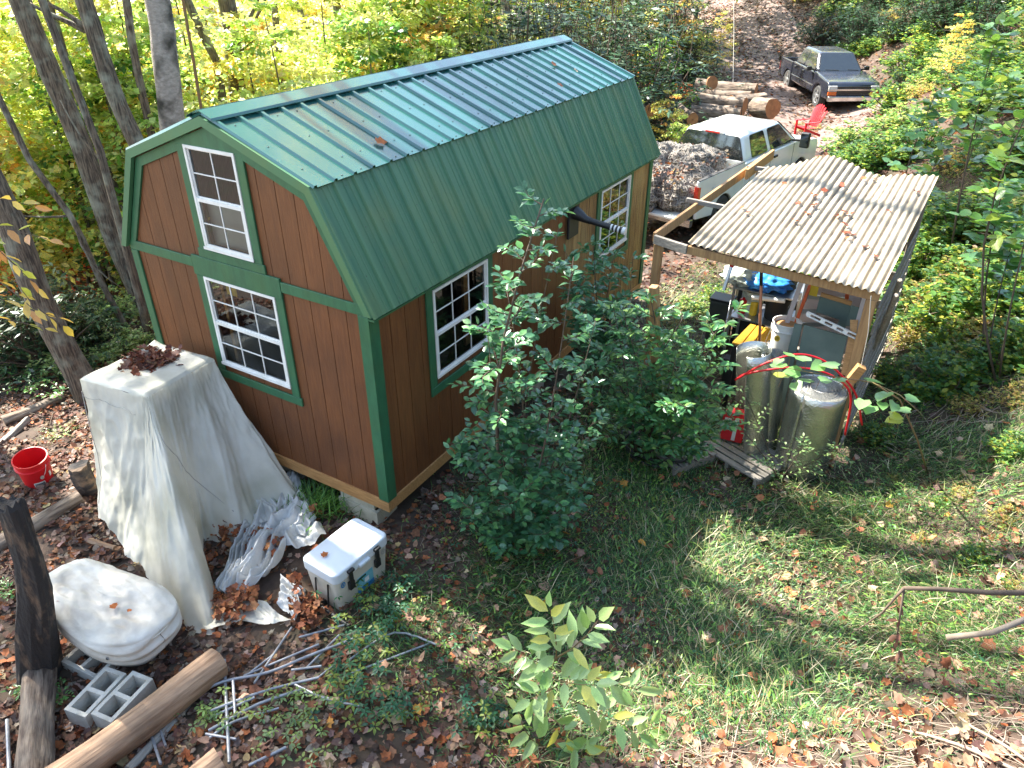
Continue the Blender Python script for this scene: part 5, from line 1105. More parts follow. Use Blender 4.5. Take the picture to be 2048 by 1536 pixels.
lp = [(1480, 420), (1493, 432), (1690, 372), (1720, 360), (1740, 362), (1622, 395), (1603, 408), (1615, 415), (1632, 395), (1612, 432), (1676, 432), (1688, 425), (1693, 432), (1700, 455), (1684, 468), (1690, 478), (1706, 478), (1700, 470), (1836, 388), (1755, 520), (1640, 388), (1588, 445), (1668, 437), (1778, 430), (1738, 500), (1570, 372)]
dsc = ['near left corner', 'near the left front edge', 'near the back hump', 'near the back edge', 'at the back dip', 'above the middle', 'left of the middle', 'in the middle left', 'in the upper middle', 'in the lower middle', 'in the biggest leaf cluster, top left', 'in the biggest leaf cluster, top', 'in the biggest leaf cluster, right', 'below the biggest cluster', 'in the front cluster, left', 'in the front cluster, bottom', 'in the front cluster, right', 'in the front cluster, centre', 'near the far right corner', 'near the right front edge', 'on its own in the upper middle', 'on its own left of the middle', 'beside the biggest cluster', 'on its own towards the right side', 'on its own towards the right front', 'on its own at the upper left']
for i, (u, v) in enumerate(lp):
    P = shelter_at(u, v); one_leaf(P+np.array([0, 0, .03]), (random.uniform(-.4, .4), random.uniform(-.4, .4), 1), random.uniform(.06, .11), random.choice([(.22, .06, .03), (.30, .10, .04), (.16, .06, .04)]), 'dry leaf on the corrugated roof, '+dsc[i], 'dry leaves on the corrugated roof')
for u, v, z, lb, gg in ((642, 1112, .053, 'orange leaf on the cooler lid', 'c'), (132, 1195, .055, 'left dry leaf on the covered tub', 't'), (226, 1207, .05, 'middle dry leaf on the covered tub', 't'), (262, 1218, .048, 'small right dry leaf on the covered tub', 't')):
    one_leaf(atz(u, v, z+.01), (.1, .1, 1), .07 if 'small' not in lb else .04, (.42, .13, .04), lb, None if gg == 'c' else 'dry leaves on the covered tub')
# ================================================================ VEGETATION
YG = [(.34, .40, .10), (.26, .36, .09), (.46, .48, .15), (.17, .28, .06), (.42, .48, .20)]
GR = [(.05, .14, .03), (.08, .19, .04), (.04, .11, .03), (.12, .24, .04)]
YE = [(.55, .45, .12), (.48, .44, .14), (.55, .34, .10), (.40, .42, .12)]
RE = [(.50, .10, .05), (.42, .14, .06), (.60, .20, .06), (.40, .30, .06)]
RH = [(.02, .055, .02), (.03, .075, .028), (.018, .045, .02), (.045, .09, .035)]
MX = YG+GR
TREEG = np.random.default_rng(21)
def nz(v): return v/np.maximum(np.linalg.norm(v, axis=-1, keepdims=True), 1e-6)
def curve_pts(a, b, n=5, bend=.1, g=None, droop=0):
    g = g or TREEG; a = np.asarray(a, float); b = np.asarray(b, float); L = np.linalg.norm(b-a); off = g.normal(0, bend*L, 3)*np.array([1, 1, .5]); ts = np.linspace(0, 1, n)
    return [a+(b-a)*t+off*math.sin(PI*t)-np.array([0, 0, droop*L*t*t]) for t in ts]
def spray(origin, d, length, nl, lw, g, flat=.35, up=None, pairs=True):
    """leaf arrays along a spray with side twigs lying roughly in one plane"""
    d = nz(np.asarray(d, float)); up = np.array([0, 0, 1.]) if up is None else up; sd = nz(np.cross(up, d))
    t = g.uniform(.12, 1, nl); s = g.uniform(-1, 1, nl)*length*.42*np.sin(np.clip(t, .1, .95)*PI)**.7
    P = origin+d*(t*length)[:, None]+sd*s[:, None]+np.c_[np.zeros((nl, 2)), -t*t*length*.18+g.normal(0, .03*length, nl)]
    D = nz(d[None]*.5+sd[None]*np.sign(s)[:, None]*.9+g.normal(0, .45, (nl, 3))+np.array([0, 0, -.25])); U = nz(np.array([[0, 0, 1.]])+g.normal(0, flat, (nl, 3)))
    L = g.uniform(lw[0], lw[1], nl); return P, D, U, L, L*g.uniform(.55, .75, nl)
def cat(lst): return [np.concatenate(x) for x in zip(*lst)]
def crown(name, H_, R_, z0, nspr, nl, lw, cols, m='leaf', seed=0, parent=None, T=T_RH, shape='cone', w=None, flat=.35):
    g = np.random.default_rng(seed); S_ = []; C = []
    for i in range(nspr):
        f = g.uniform(0, 1); z = z0+(H_-z0)*f; az = g.uniform(0, 2*PI)
        r = R_*((1-f)**.6*.9+.15 if shape == 'cone' else (math.sin(PI*min(max(f, .05), .97))**.5 if shape == 'ball' else (.55+.45*math.sin(f*7+az))))*g.uniform(.6, 1.1)
        st = g.uniform(.05, .55)*r; d = np.array([math.cos(az), math.sin(az), g.uniform(-.05, .45)]); o = np.array([math.cos(az)*st, math.sin(az)*st, z])
        a = spray(o, d, r-st+.25, nl, lw, g, flat); S_.append(a); base = rcol(1, cols, w, .15, g)[0]; C.append(base*(1+g.uniform(-.25, .3, (nl, 1)))*(1+g.uniform(-.1, .1, (nl, 3))))
    P, D, U, L, Wd = cat(S_); return leaf_obj(name, [(T, P, D, U, L, Wd, np.concatenate(C))], m, parent)
def branches(name, H_, R_, z0, r0, n, seed, parent, m='bark_brown', lean=(0, 0), up=.5):
    g = np.random.default_rng(seed); mb = MB(); tp = [np.array([lean[0]*t+.04*math.sin(t*9+seed)*H_*.15, lean[1]*t+.04*math.cos(t*7+seed)*H_*.15, H_*t]) for t in np.linspace(0, 1, 9)]
    tr = MB(); tr.tube(tp, [r0*(1-.82*t) for t in np.linspace(0, 1, 9)], 7); tr.build('trunk', m, parent, smooth=True)
    for i in range(n):
        f = g.uniform(z0/H_, .96); k = f*8; a = tp[int(k)]+(tp[min(int(k)+1, 8)]-tp[int(k)])*(k-int(k)); az = g.uniform(0, 2*PI); L = R_*(1.15-f)*g.uniform(.6, 1)
        mb.tube(curve_pts(a, a+np.array([math.cos(az)*L, math.sin(az)*L, L*up]), 4, .08, g), [r0*.32*(1.1-f), r0*.2*(1.1-f), r0*.12*(1.1-f), .004], 4, cap=False)
    mb.build('branches', m, parent, smooth=True)
# ---- background sapling prototypes
protos = []
def sapling(name, label, cat_, H_, R_, z0, nspr, nl, lw, cols, seed, w=None, shape='cone', r0=.05, nb=14, m='leaf', T=T_RH, bark='bark_brown', grp=None):
    o = thing(name, (0, 0, -500), label, cat_, grp); branches('branches', H_*.96, R_, z0, r0, nb, seed, o, bark); crown('crown', H_, R_, z0, nspr, nl, lw, cols, m, seed, o, T, shape, w); return o
fg = 'young autumn trees in the forest beyond the shed'
P_Y1 = sapling('sapling_tree', 'x', 'tree', 5.5, 1.9, .8, 75, 52, (.10, .17), YG, 1, grp=fg)
P_Y2 = sapling('sapling_tree', 'x', 'tree', 7.0, 2.3, 1.0, 85, 52, (.11, .18), YG+YE, 2, grp=fg)
P_YE = sapling('sapling_tree', 'x', 'tree', 5.0, 1.8, .6, 70, 50, (.10, .17), YE, 3, grp=fg)
P_GR = sapling('sapling_tree', 'x', 'tree', 4.5, 1.7, .5, 70, 50, (.10, .16), GR+YG[:2], 4, grp=fg)
P_RE = sapling('sapling_tree', 'x', 'tree', 4.2, 1.5, .9, 40, 44, (.09, .14), RE, 5, grp=fg)
def rhodo(name, label, R_, H_, nspr, lw, seed, cols=RH, m='leaf_gloss', cat_='shrub', grp=None, nl=9, T=T_RH, droop=-.35, wr=.30):
    o = thing(name, (0, 0, -500), label, cat_, grp); g = np.random.default_rng(seed); S_ = []; C = []; mb = MB()
    for i in range(nspr):
        az = g.uniform(0, 2*PI); f = g.uniform(.08, 1)**.6; el = g.uniform(.05, 1.25); d = np.array([math.cos(az)*math.cos(el), math.sin(az)*math.cos(el), math.sin(el)]); c = d*np.array([R_, R_, H_])*f*g.uniform(.75, 1.08)
        if i % 3 == 0: mb.tube(curve_pts((d[0]*.1, d[1]*.1, 0), c, 4, .12, g), [.022, .016, .010, .005], 4, cap=False)
        n = nl; a = g.uniform(0, 2*PI, n); rad = np.c_[np.cos(a), np.sin(a), g.uniform(droop-.2, droop+.55, n)]; D = nz(rad+d*.25); U = nz(np.array([[0, 0, 1.]])+g.normal(0, .3, (n, 3))); L = g.uniform(*lw, n)
        S_.append((c[None]+g.normal(0, .03, (n, 3)), D, U, L, L*g.uniform(wr*.85, wr*1.15, n))); C.append(rcol(n, cols, None, .3, g))
    P, D, U, L, Wd = cat(S_); mb.build('stems', 'twig', o, smooth=True); leaf_obj('foliage', [(T, P, D, U, L, Wd, np.concatenate(C))], m, o); return o
P_RH = rhodo('rhododendron', 'x', 1.3, 1.7, 260, (.11, .17), 11, grp='dark rhododendrons among the trees')
bkg = 'leafy shrubs covering the right bank'
GB = [(.05, .13, .035), (.09, .19, .04), (.16, .25, .05), (.07, .15, .06), (.30, .33, .05)]
P_B1 = rhodo('bank_shrub', 'x', .95, .85, 190, (.08, .14), 12, GB, 'leaf', grp=bkg, nl=9, T=T_OV, droop=-.1, wr=.62)
P_B2 = rhodo('bank_shrub', 'x', 1.0, .75, 170, (.09, .15), 13, GB[:4]+[(.26, .34, .10), (.22, .30, .10), (.14, .24, .08), (.40, .38, .12)], 'leaf', grp=bkg, nl=9, T=T_OV, droop=-.05, wr=.66)
P_B3 = rhodo('bank_shrub', 'x', .8, .55, 110, (.06, .11), 14, [(.34, .33, .08), (.40, .30, .10), (.20, .24, .06), (.30, .20, .10)], 'leaf', grp=bkg, nl=9, T=T_OV, droop=0, wr=.5)
P_TR = rhodo('rhododendron', 'x', 2.1, 3.9, 520, (.13, .20), 15, RH+[(.10, .16, .10)], grp='dark rhododendrons among the trees')
P_UN = rhodo('understory_shrub', 'x', .95, .8, 170, (.07, .12), 16, [(.26, .36, .14), (.36, .44, .20), (.18, .28, .12), (.42, .46, .22)], 'leaf', grp='pale understory shrubs at the left corner of the shed', nl=8, T=T_OV, droop=-.1, wr=.62)
def inst(proto, x, y, label, sc=1., dz=0., rz=None, sz=None):
    global NI; g = TREEG
    o = proto if proto.location[2] < -400 else copy_tree(proto)
    o.location = (x, y, Hf(x, y)-.05+dz); o.rotation_euler = (g.uniform(-.07, .07), g.uniform(-.07, .07), g.uniform(0, 6.28) if rz is None else rz); s = sc*g.uniform(.9, 1.1); o.scale = (s, s, s*(sz or 1)); o['label'] = label; return o
def pos(u, d):                                          # ground place at heading of pixel column u, distance d along the ground
    r = ray(u, 500); h = np.array([r[0], r[1]]); h /= np.linalg.norm(h); return CPOS[0]+h[0]*d, CPOS[1]+h[1]*d

# ---- trees with trunks one can tell apart
def big_tree(label, pts, base_d, r, bark, crown_spec, name='tree', limbs=(), hgt=20, proto=[None, None, None]):
    """pts: photo pixels from low to high on the trunk; base_d distance of the trunk"""
    P0 = atd(pts[0][0], pts[0][1], base_d); P = [P0]+[up_at(P0, u, v) for u, v in pts[1:]]
    if P[0][2] > Hf(P[0][0], P[0][1]):                  # extend down to the ground
        d = (P[0]-P[1]); d = d/abs(d[2]); z = Hf(P[0][0], P[0][1])-.15; P = [P[0]+d*(P[0][2]-z)]+P
    d = (P[-1]-P[-2]); d = d/max(d[2], .2)
    top = P[-1]+np.array([d[0]*.4, d[1]*.4, 1])*(hgt-P[-1][2]) if P[-1][2] < hgt else P[-1]; P += [P[-1]*(1-t)+top*t for t in (.33, .66, 1)]
    Lz = [p[2] for p in P]; rad = [r*(1.25 if i == 0 else 1)*(1-.6*max(0, (z-Lz[0])/(hgt-Lz[0]))) for i, z in enumerate(Lz)]
    Q = []; RR = []
    for i in range(len(P)-1):
        for t in (0, .5): Q.append(P[i]*(1-t)+P[i+1]*t+np.array([math.sin(i+t), math.cos(i*2+t), 0])*r*.12); RR.append(rad[i]*(1-t)+rad[i+1]*t)
    Q.append(P[-1]); RR.append(rad[-1]); b = Q[0]
    o = thing(name, b, label, 'tree'); MB().tube([q-b for q in Q], RR, 14, jit=.05).build('trunk', bark, o, smooth=True)
    for (u0, v0, u1, v1, rr) in limbs:
        mb = MB(); a = up_at(P0, u0, v0); c = up_at(P0, u1, v1); mb.tube([q-b for q in curve_pts(a, c, 5, .06)], [rr, rr*.85, rr*.65, rr*.45, rr*.25], 7); mb.build('limb', bark, o, smooth=True)
    for i in range(5):
        mb = MB(); q = Q[-1-i % 3]-b; az = i*1.3+r*20; mb.tube(curve_pts(q, q+np.array([math.cos(az)*2, math.sin(az)*2, 1.2]), 4), [r*.3, r*.22, r*.15, .01], 5); mb.build('limb', bark, o, smooth=True)
    if crown_spec:
        k, R_, zc = crown_spec
        if proto[k] is None:
            c = crown('crown', 2.6, 3.2, -2.0, 150, 30, (.13, .22), [YG, YE, YG+GR][k], 'leaf', 31+k, o, T_RH, 'ball', flat=.6); proto[k] = c
        else: c = proto[k].copy(); COL.objects.link(c); c.parent = o
        c.location = tuple(np.array([Q[-1][0], Q[-1][1], zc])-b); c.scale = (R_/3.2,)*3; c.rotation_euler = (0, 0, r*50)
    return o
TR = [('large brown trunk leaning left, second big one left of the shed', [(285, 600), (230, 480), (160, 290), (95, 130), (35, -20)], 12.5, .165, 'bark_brown', (0, 3.0, 19), [(170, 60, 40, 0, .05)]),
 ('dark leaning trunk beside the grey one, reaching the left roof edge', [(285, 310), (240, 215), (200, 110), (165, -10)], 10.6, .125, 'bark_brown', (1, 2.6, 18.5), [(172, 55, 60, -10, .04), (175, 60, 60, 5, .02)]),
 ('thick pale grey trunk with dark patches, rising behind the left roof slope', [(345, 255), (335, 160), (322, 60), (312, -20)], 11.2, .20, 'bark_grey', (2, 3.0, 19.5), []),
 ('slim dark trunk just left of the pale grey trunk', [(308, 290), (283, 180), (262, 80), (250, -20)], 12.5, .07, 'bark_brown', None, []),
 ('thin dark crooked trunk in front of the leaning ones at left', [(245, 470), (200, 300), (140, 150), (80, -10)], 10.5, .055, 'bark_brown', None, [(210, 330, 120, 200, .02)]),
 ('thin straight trunk crossing the crooked one at left', [(250, 420), (190, 270), (130, 110), (95, -10)], 13.5, .055, 'bark_brown', None, []),
 ('thick dark trunk at the far left edge above the rhododendron', [(135, 710), (80, 600), (20, 450), (-60, 280), (-150, 60)], 9.6, .165, 'bark_brown', (0, 2.8, 19), []),
 ('small slanting trunk between the far left trunk and the forest saplings', [(95, 530), (60, 450), (25, 370), (-30, 240)], 15, .07, 'bark_brown', None, []),
 ('slender bent sapling trunk in front of the bright understory at left', [(250, 650), (200, 560), (165, 480), (140, 430), (60, 320)], 11.5, .045, 'bark_brown', None, [(140, 432, 30, 430, .02), (150, 450, 250, 580, .02)]),
 ('thick trunk with forked limb standing behind the near end of the ridge', [(478, 210), (468, 130), (462, 60), (450, -20)], 15.5, .19, 'bark_brown', (1, 3.0, 19), [(468, 80, 520, -10, .07), (470, 110, 540, 50, .03)]),
 ('reddish broken trunk left of the forked tree behind the ridge', [(448, 220), (432, 120), (400, 60), (370, -10)], 14.5, .09, 'bark_brown', None, []),
 ('very thin pole sapling between the grey trunk and the forked tree', [(405, 235), (385, 110), (362, -20)], 12, .028, 'stem_green', None, []),
 ('slim pale trunk standing above the near third of the ridge', [(572, 200), (556, 90), (545, -20)], 18, .085, 'bark_brown', None, []),
 ('dark slim trunk above the middle of the ridge', [(690, 120), (678, 50), (668, -20)], 20, .13, 'bark_brown', (0, 3, 20), []),
 ('reddish trunk pair member, left of the dark thick one above the ridge', [(722, 110), (715, 40), (700, -20)], 21, .10, 'bark_brown', None, []),
 ('dark thick trunk above the middle of the ridge, right of the reddish one', [(760, 130), (745, 50), (738, -20)], 22, .20, 'bark_brown', (2, 3.2, 20), []),
 ('slim upright trunk above the ridge beside the green maple sapling', [(895, 130), (888, 60), (880, -20)], 22, .10, 'bark_brown', None, []),
 ('dim trunk far back above the ridge, left of the rhododendrons', [(1015, 90), (1012, 40), (1008, -20)], 26, .16, 'bark_brown', (1, 3, 20), []),
 ('dark trunk in the brush left of the drive', [(1350, 120), (1340, 60), (1335, -20)], 27, .13, 'bark_brown', None, []),
 ('thin leaning trunk far back at upper left', [(640, 150), (610, 60), (590, -20)], 24, .10, 'bark_brown', None, []),
 ('slim dark trunk behind the bright sapling leaves near the top left', [(420, 180), (500, 60), (540, -20)], 20, .05, 'bark_brown', None, []),
 ('young trunk with long curved branch at upper left corner', [(130, 330), (90, 200), (60, 100), (0, -20)], 17, .07, 'bark_brown', None, [])]
for lb, p, d, r, bk, cs, lm in TR: big_tree(lb, p, d, r, bk, cs, limbs=lm)
# canopy trees standing outside the left edge of the picture (they shade the yard)
def canopy_tree(x, y, zc, R_, k, label):
    o = thing('canopy_tree', (x, y, Hf(x, y)-.1), label, 'tree', 'tall trees outside the picture that shade the yard'); h = zc-Hf(x, y)
    MB().tube([(0, 0, 0), (.1, 0, h*.5), (0, .1, h)], [.2, .15, .05], 10).build('trunk', 'bark_brown', o, smooth=True)
    c = big_tree.__defaults__[-1][k].copy(); COL.objects.link(c); c.parent = o; c.location = (0, 0, h); c.scale = (R_/3.2,)*3; c.rotation_euler = (0, 0, x)
CANOPY = [(-10.4, -1.0, 12.3, 2.2, 0), (-8.1, -.5, 12.0, 1.9, 1), (-5.8, -.7, 11.6, 1.5, 2), (-12.5, 2.2, 14.5, 1.6, 2), (-8.8, 5.4, 14.5, 1.4, 0)]
for i, (x, y, z, R_, k) in enumerate(CANOPY): canopy_tree(x, y, z, R_, k, ('tall yellow-green tree left of the frame', 'tall yellow tree furthest out to the left of the frame', 'tall mixed-green tree left of the frame, nearest the camera', 'tallest tree beyond the left frame edge', 'tall tree deep in the left forest, crown above the frame')[i])

# ---- forest understory: saplings by column and distance
g = TREEG
rows = [(P_Y1, 40), (P_Y2, 40), (P_YE, 14), (P_GR, 22), (P_RE, 8)]
side = lambda u: 'left of the shed' if u < 260 else ('behind the near roof slope' if u < 520 else ('behind the middle of the ridge' if u < 900 else ('behind the far end of the ridge' if u < 1150 else 'beside the drive')))
def flabel(kind, u, d): return '%s %s, %s' % (kind, side(u), 'close behind the big trunks' if d < 18 else ('some way back in the forest' if d < 26 else 'far back in the forest'))
REC = []
for proto, kind, n in ((P_Y1, 'yellow-green young tree', 54), (P_Y2, 'tall gold-green young tree', 44), (P_YE, 'golden young tree', 8), (P_GR, 'green young tree', 22), (P_RE, 'red young maple', 12)):
    for i in range(n):
        for _ in range(30):
            u = g.uniform(-260, 1250); dmin = 13.5+max(0, (u-250))*.010; d = g.uniform(dmin+(2.0 if u < 260 else 0), 40)
            x, y = pos(u, d)
            if u > 900 and (d < 30 or i % 3): continue
            if -1.8 < x < 5 and -1 < y < 8: continue
            if road_d(np.array([x]), np.array([y]))[0] < 1.9: continue
            if x > -1.5 and y > 7: continue
            break
        REC.append((kind, 'among those '+('close behind the big trunks' if d < 18 else ('midway in the forest' if d < 26 else 'far back in the forest')), u, inst(proto, x, y, 'x', g.uniform(.75, 1.15))))
ORD = 'leftmost,second from left,third from left,fourth from left,fifth from left,sixth from left,seventh from left,eighth from left,ninth from left,tenth from left,eleventh from left,twelfth from left,thirteenth from left,fourteenth from left,fifteenth from left,sixteenth from left,seventeenth from left,eighteenth from left,nineteenth from left,twentieth from left'.split(',')
def ordn(i):
    return ORD[i] if i < 20 else ('twenty-' if i < 29 else 'thirty-')+ORD[(i-19) % 10-0 if i != 29 else 0].split(' ')[0]+' from left'
def ordinal_labels(rec):
    gr = {}
    for k_, z_, u_, o_ in rec: gr.setdefault((k_, z_), []).append((u_, o_))
    for (k_, z_), L_ in gr.items():
        L_.sort(key=lambda t: t[0]); n_ = len(L_)
        for i_, (u_, o_) in enumerate(L_): o_['label'] = '%s, %s %s' % (k_, ordn(i_), z_)
ordinal_labels(REC)
# specific young trees seen in the photo
inst(P_GR, *pos(760, 17.5), 'bright green maple sapling just behind the middle of the shed ridge', 1.0)
inst(P_Y1, *pos(880, 17.5), 'yellow-green sapling just behind the ridge, right of the maple', .8)
inst(P_Y1, *pos(620, 16), 'yellow-green sapling close behind the ridge, left of the maple', .9)
for u, d, s in ((30, 17, .9), (120, 18, .8), (20, 22, 1.0), (180, 20, .7)): inst(P_RE, *pos(u, d), 'red maple sapling glowing at upper left, '+{30: 'nearest the frame edge', 120: 'between the leaning trunks', 20: 'far back at the frame edge', 180: 'behind the crooked trunk'}[u], s)
# rhododendrons
for i, (u, d, s, lb) in enumerate(((20, 11.6, .95, 'dark glossy rhododendron at the far left edge below the thick trunk'), (-70, 12.2, .9, 'dark rhododendron cut by the left edge, behind the first'), (95, 12.0, .6, 'small dark rhododendron beside the foot of the far left trunk'),
    (930, 23, 1.38, 'dark rhododendron clump behind the ridge, a little left of the group'), (1000, 22, 1.45, 'dark rhododendron clump behind the ridge between two others'), (1230, 22.5, 1.38, 'dark rhododendron clump right of the ridge end, lower one'), (1290, 31, 1.2, 'dark rhododendron clump left of the log pile, beyond the ridge'), (960, 20, 0.87, 'dark rhododendron behind the ridge, leftmost of the group'), (1040, 20.5, 0.97, 'dark rhododendron behind the far third of the ridge'), (1120, 20.5, 1.04, 'large dark rhododendron behind the far end of the ridge'), (1190, 21, 0.94, 'dark rhododendron right of the ridge end'), (1080, 25, 1.11, 'tall dark rhododendron at the top edge behind the ridge end'),
    (1160, 26, 1.11, 'dark rhododendron at the top edge right of the ridge end'), (1240, 29, 0.97, 'dark rhododendron at the top edge left of the drive'), (1410, 25.5, .95, 'rounded dark shrub at the left edge of the drive behind the logs'), (1372, 27.5, .8, 'smaller dark shrub beside the rounded one behind the logs'), (1320, 31, 0.90, 'dark shrub at the top edge beside the drive'),
    (1560, 37, 1.1, 'dark shrub on the slope right of the drive, leftmost'), (1630, 35, 1.2, 'dark shrub on the slope above the black pickup roof'), (1700, 33, 1.1, 'dark shrub on the slope above the black pickup bonnet'), (1780, 31, 1.0, 'dark shrub on the slope right of the black pickup'), (1660, 39, 1.3, 'dark shrub at the top edge above the black pickup'), (1600, 42, 1.2, 'dark shrub at the top edge right of the drive top'), (1730, 28, .8, 'dark shrub on the slope close behind the black pickup'), (1850, 28, 1.0, 'dark shrub on the upper right slope, nearest the corner trees'), (1520, 44, 1.1, 'dark shrub beside the top of the drive'), (1900, 36, 1.3, 'dark shrub high on the upper right slope'), (1830, 40, 1.4, 'dark shrub at the top edge, upper right slope'))):
    inst(P_TR if ('ridge' in lb or ('drive' in lb and 'left of' in lb) or 'edge beside the drive' in lb) else P_RH, *pos(u, d), lb, s*(1.45 if (s < 1.2 and 'ridge' in lb) else 1))
for u, d, s, p, lb in ((1225, 18.5, .5, P_Y1, 'yellow sapling right behind the far end of the shed roof'), (1300, 20, .45, P_YE, 'small golden sapling left of the log pile'), (1345, 19, .38, P_Y1, 'low yellow-green sapling between shed roof and log pile'), (1200, 17, .5, P_GR, 'small green sapling tucked behind the far roof end'),
    (1290, 23.5, .8, P_GR, 'green sapling at the left edge of the drive'), (1385, 33, .45, P_YE, 'golden sapling on the left edge of the drive, far up'), (1300, 30, .6, P_Y2, 'tall yellow sapling left of the drive, far up'), (1240, 24, .7, P_RE, 'red-leaved sapling left of the drive'), (1330, 23, .5, P_RE, 'small red-orange sapling behind the log pile'),
    (1475, 20.5, .28, P_Y1, 'small bright green sapling growing in front of the logs'), (1520, 20, .22, P_YE, 'small straw-coloured plant by the short log'), (1800, 24, .35, P_YE, 'small yellow plant at the front corner of the black pickup')):
    inst(p, *pos(u, d), lb, s)
for i_, (u, d, p_, sc_) in enumerate(((860, 34, P_Y2, 1.4), (940, 36, P_GR, 2.0), (1010, 33, P_Y2, 1.3), (1080, 38, P_GR, 2.2), (1150, 34, P_Y2, 1.3), (1220, 38, P_GR, 2.2), (1290, 40, P_Y2, 1.5), (780, 38, P_Y1, 1.9), (700, 42, P_Y2, 1.6), (600, 44, P_Y1, 2.0), (500, 42, P_Y2, 1.7), (400, 44, P_Y1, 2.0), (1340, 44, P_Y2, 1.5), (1650, 50, P_Y2, 1.5), (1750, 48, P_GR, 2.0), (1570, 56, P_Y2, 1.6))):
    inst(p_, *pos(u, d), 'tall background tree closing the view '+('above the middle of the ridge', 'above the far third of the ridge', 'above the ridge, beside the dim far trunk', 'above the far ridge end, green', 'above the far ridge end, yellow', 'right of the ridge end, green', 'right of the ridge end, yellow', 'left of the ridge middle', 'above the ridge beside the dark thick trunk', 'above the near half of the ridge', 'above the forked trunk', 'right of the pale grey trunk', 'left of the drive top', 'right of the drive top, yellow', 'above the black pickup, green', 'at the very top of the drive')[i_], sc_)
for i_, (u, v, sc_) in enumerate(((232, 640, .75), (180, 668, .7), (268, 700, .6), (215, 720, .45), (130, 742, .5), (285, 560, .8), (40, 730, .4))):
    p_ = gp(u, v); inst(P_UN, p_[0], p_[1], 'pale-leaved understory shrub left of the shed, '+('directly behind the tarp corner', 'left of the one behind the tarp', 'touching the shed corner trim', 'lowest one behind the tarp', 'near the far left trunk foot', 'highest one at the shed corner', 'at the left frame edge')[i_], sc_)
# ---- right bank
REC2 = []; B_l = ['green bank shrub', 'yellowing bank shrub', 'straw-coloured bank weeds']
spots = []
for u in range(1600, 2160, 62):
    for d in (9.5, 11.3, 13.3, 15.5, 18, 21, 25, 29, 34): spots.append((u+g.uniform(-25, 25), d+g.uniform(-.7, .7)))
k = 0
for u, d in spots:
    x, y = pos(u, d)
    if x < 3.6 and y > 8 and y < 19: 
        if u < 1640: continue
    if 4.0 < x < 7.1 and 2 < y < 7.0: continue
    if road_d(np.array([x]), np.array([y]))[0] < 1.15 and d < 30: continue
    if math.hypot(x-2.1, y-25.5) < 3.2 or math.hypot(x-2.0, y-12.8) < 2.6: continue
    hh = Hf(x, y)
    kk = k % 5; pr = (P_B1, P_B2, P_B1, P_B3, P_B2)[kk] if d > 11 else (P_B1, P_B3, P_B1, P_B3, P_B1)[kk]; k += 1
    lb = B_l[{P_B1: 0, P_B2: 1, P_B3: 2}[pr]]
    REC2.append((lb, 'in the '+('lowest row' if d < 10.4 else 'second row' if d < 12.3 else 'third row' if d < 14.4 else 'fourth row' if d < 16.8 else 'fifth row' if d < 19.5 else 'sixth row' if d < 24 else 'highest rows'), u, inst(pr, x, y, 'x', g.uniform(.7, 1.0)*(1 if d > 10 else .8))))
for i_, (u, v, sc_, pr) in enumerate(((1800, 560, .55, P_B1), (1860, 600, .6, P_B3), (1930, 560, .7, P_B1), (2000, 620, .6, P_B1), (2060, 560, .7, P_B3), (1830, 680, .5, P_B3), (1900, 700, .5, P_B1), (1990, 720, .5, P_B3), (2060, 700, .55, P_B1), (1780, 760, .4, P_B1), (1850, 800, .35, P_B1), (1950, 820, .4, P_B3), (2040, 800, .45, P_B3), (1880, 480, .6, P_B1), (1960, 470, .6, P_B3), (2040, 480, .7, P_B1), (1760, 880, .3, P_B1), (2030, 910, .35, P_B1), (1800, 960, .2, P_B3), (1930, 990, .25, P_B3), (2020, 1040, .25, P_B3), (1850, 1080, .2, P_B3), (1700, 1040, .18, P_B3), (1960, 1120, .22, P_B1), (1760, 1150, .16, P_B3), (2040, 1180, .22, P_B3), (1640, 1180, .16, P_B3), (1880, 1010, .15, P_B1))):
    p_ = gp(u, v); REC2.append(('undergrowth clump right of the lean-to' if pr is P_B1 else 'dry weed clump right of the lean-to', 'on the '+('upper slope' if v < 600 else 'middle slope' if v < 740 else 'lower slope' if v < 930 else 'grass below'), u, inst(pr, p_[0], p_[1], 'x', sc_)))
for u in range(1545, 2110, 52):
    for v in (8, 40, 75, 110, 150, 195):
        u_, v_ = u+g.uniform(-20, 20), v+g.uniform(-12, 12)
        if 1540 < u_ < 1790 and v_ > 80: continue
        p_ = gp(u_, v_)
        if road_d(np.array([p_[0]]), np.array([p_[1]]))[0] < 1.15 or g.uniform() < .12: continue
        pr = (P_B1, P_RH, P_B2, P_B1, P_B3)[g.integers(5)]; REC2.append(({P_B1: 'green slope shrub', P_B2: 'yellowing slope shrub', P_B3: 'dry slope weeds', P_RH: 'dark slope shrub'}[pr], 'at the upper right, '+('top edge row' if v < 20 else 'second row' if v < 60 else 'third row' if v < 90 else 'fourth row' if v < 130 else 'fifth row' if v < 170 else 'lowest row'), u_, inst(pr, p_[0], p_[1], 'x', g.uniform(.6, .95)*(1.0 if p_[1] < 24 else 1.2))))
for u, v, sc_, lb in ((1608, 262, .33, 'straw tuft directly in front of the red chair, left'), (1632, 258, .35, 'straw tuft directly in front of the red chair, right'), (1596, 250, .25, 'small straw tuft at the left arm of the red chair')):
    p_ = gp(u, v); inst(P_B3, p_[0], p_[1], lb, sc_)
ordinal_labels(REC2)
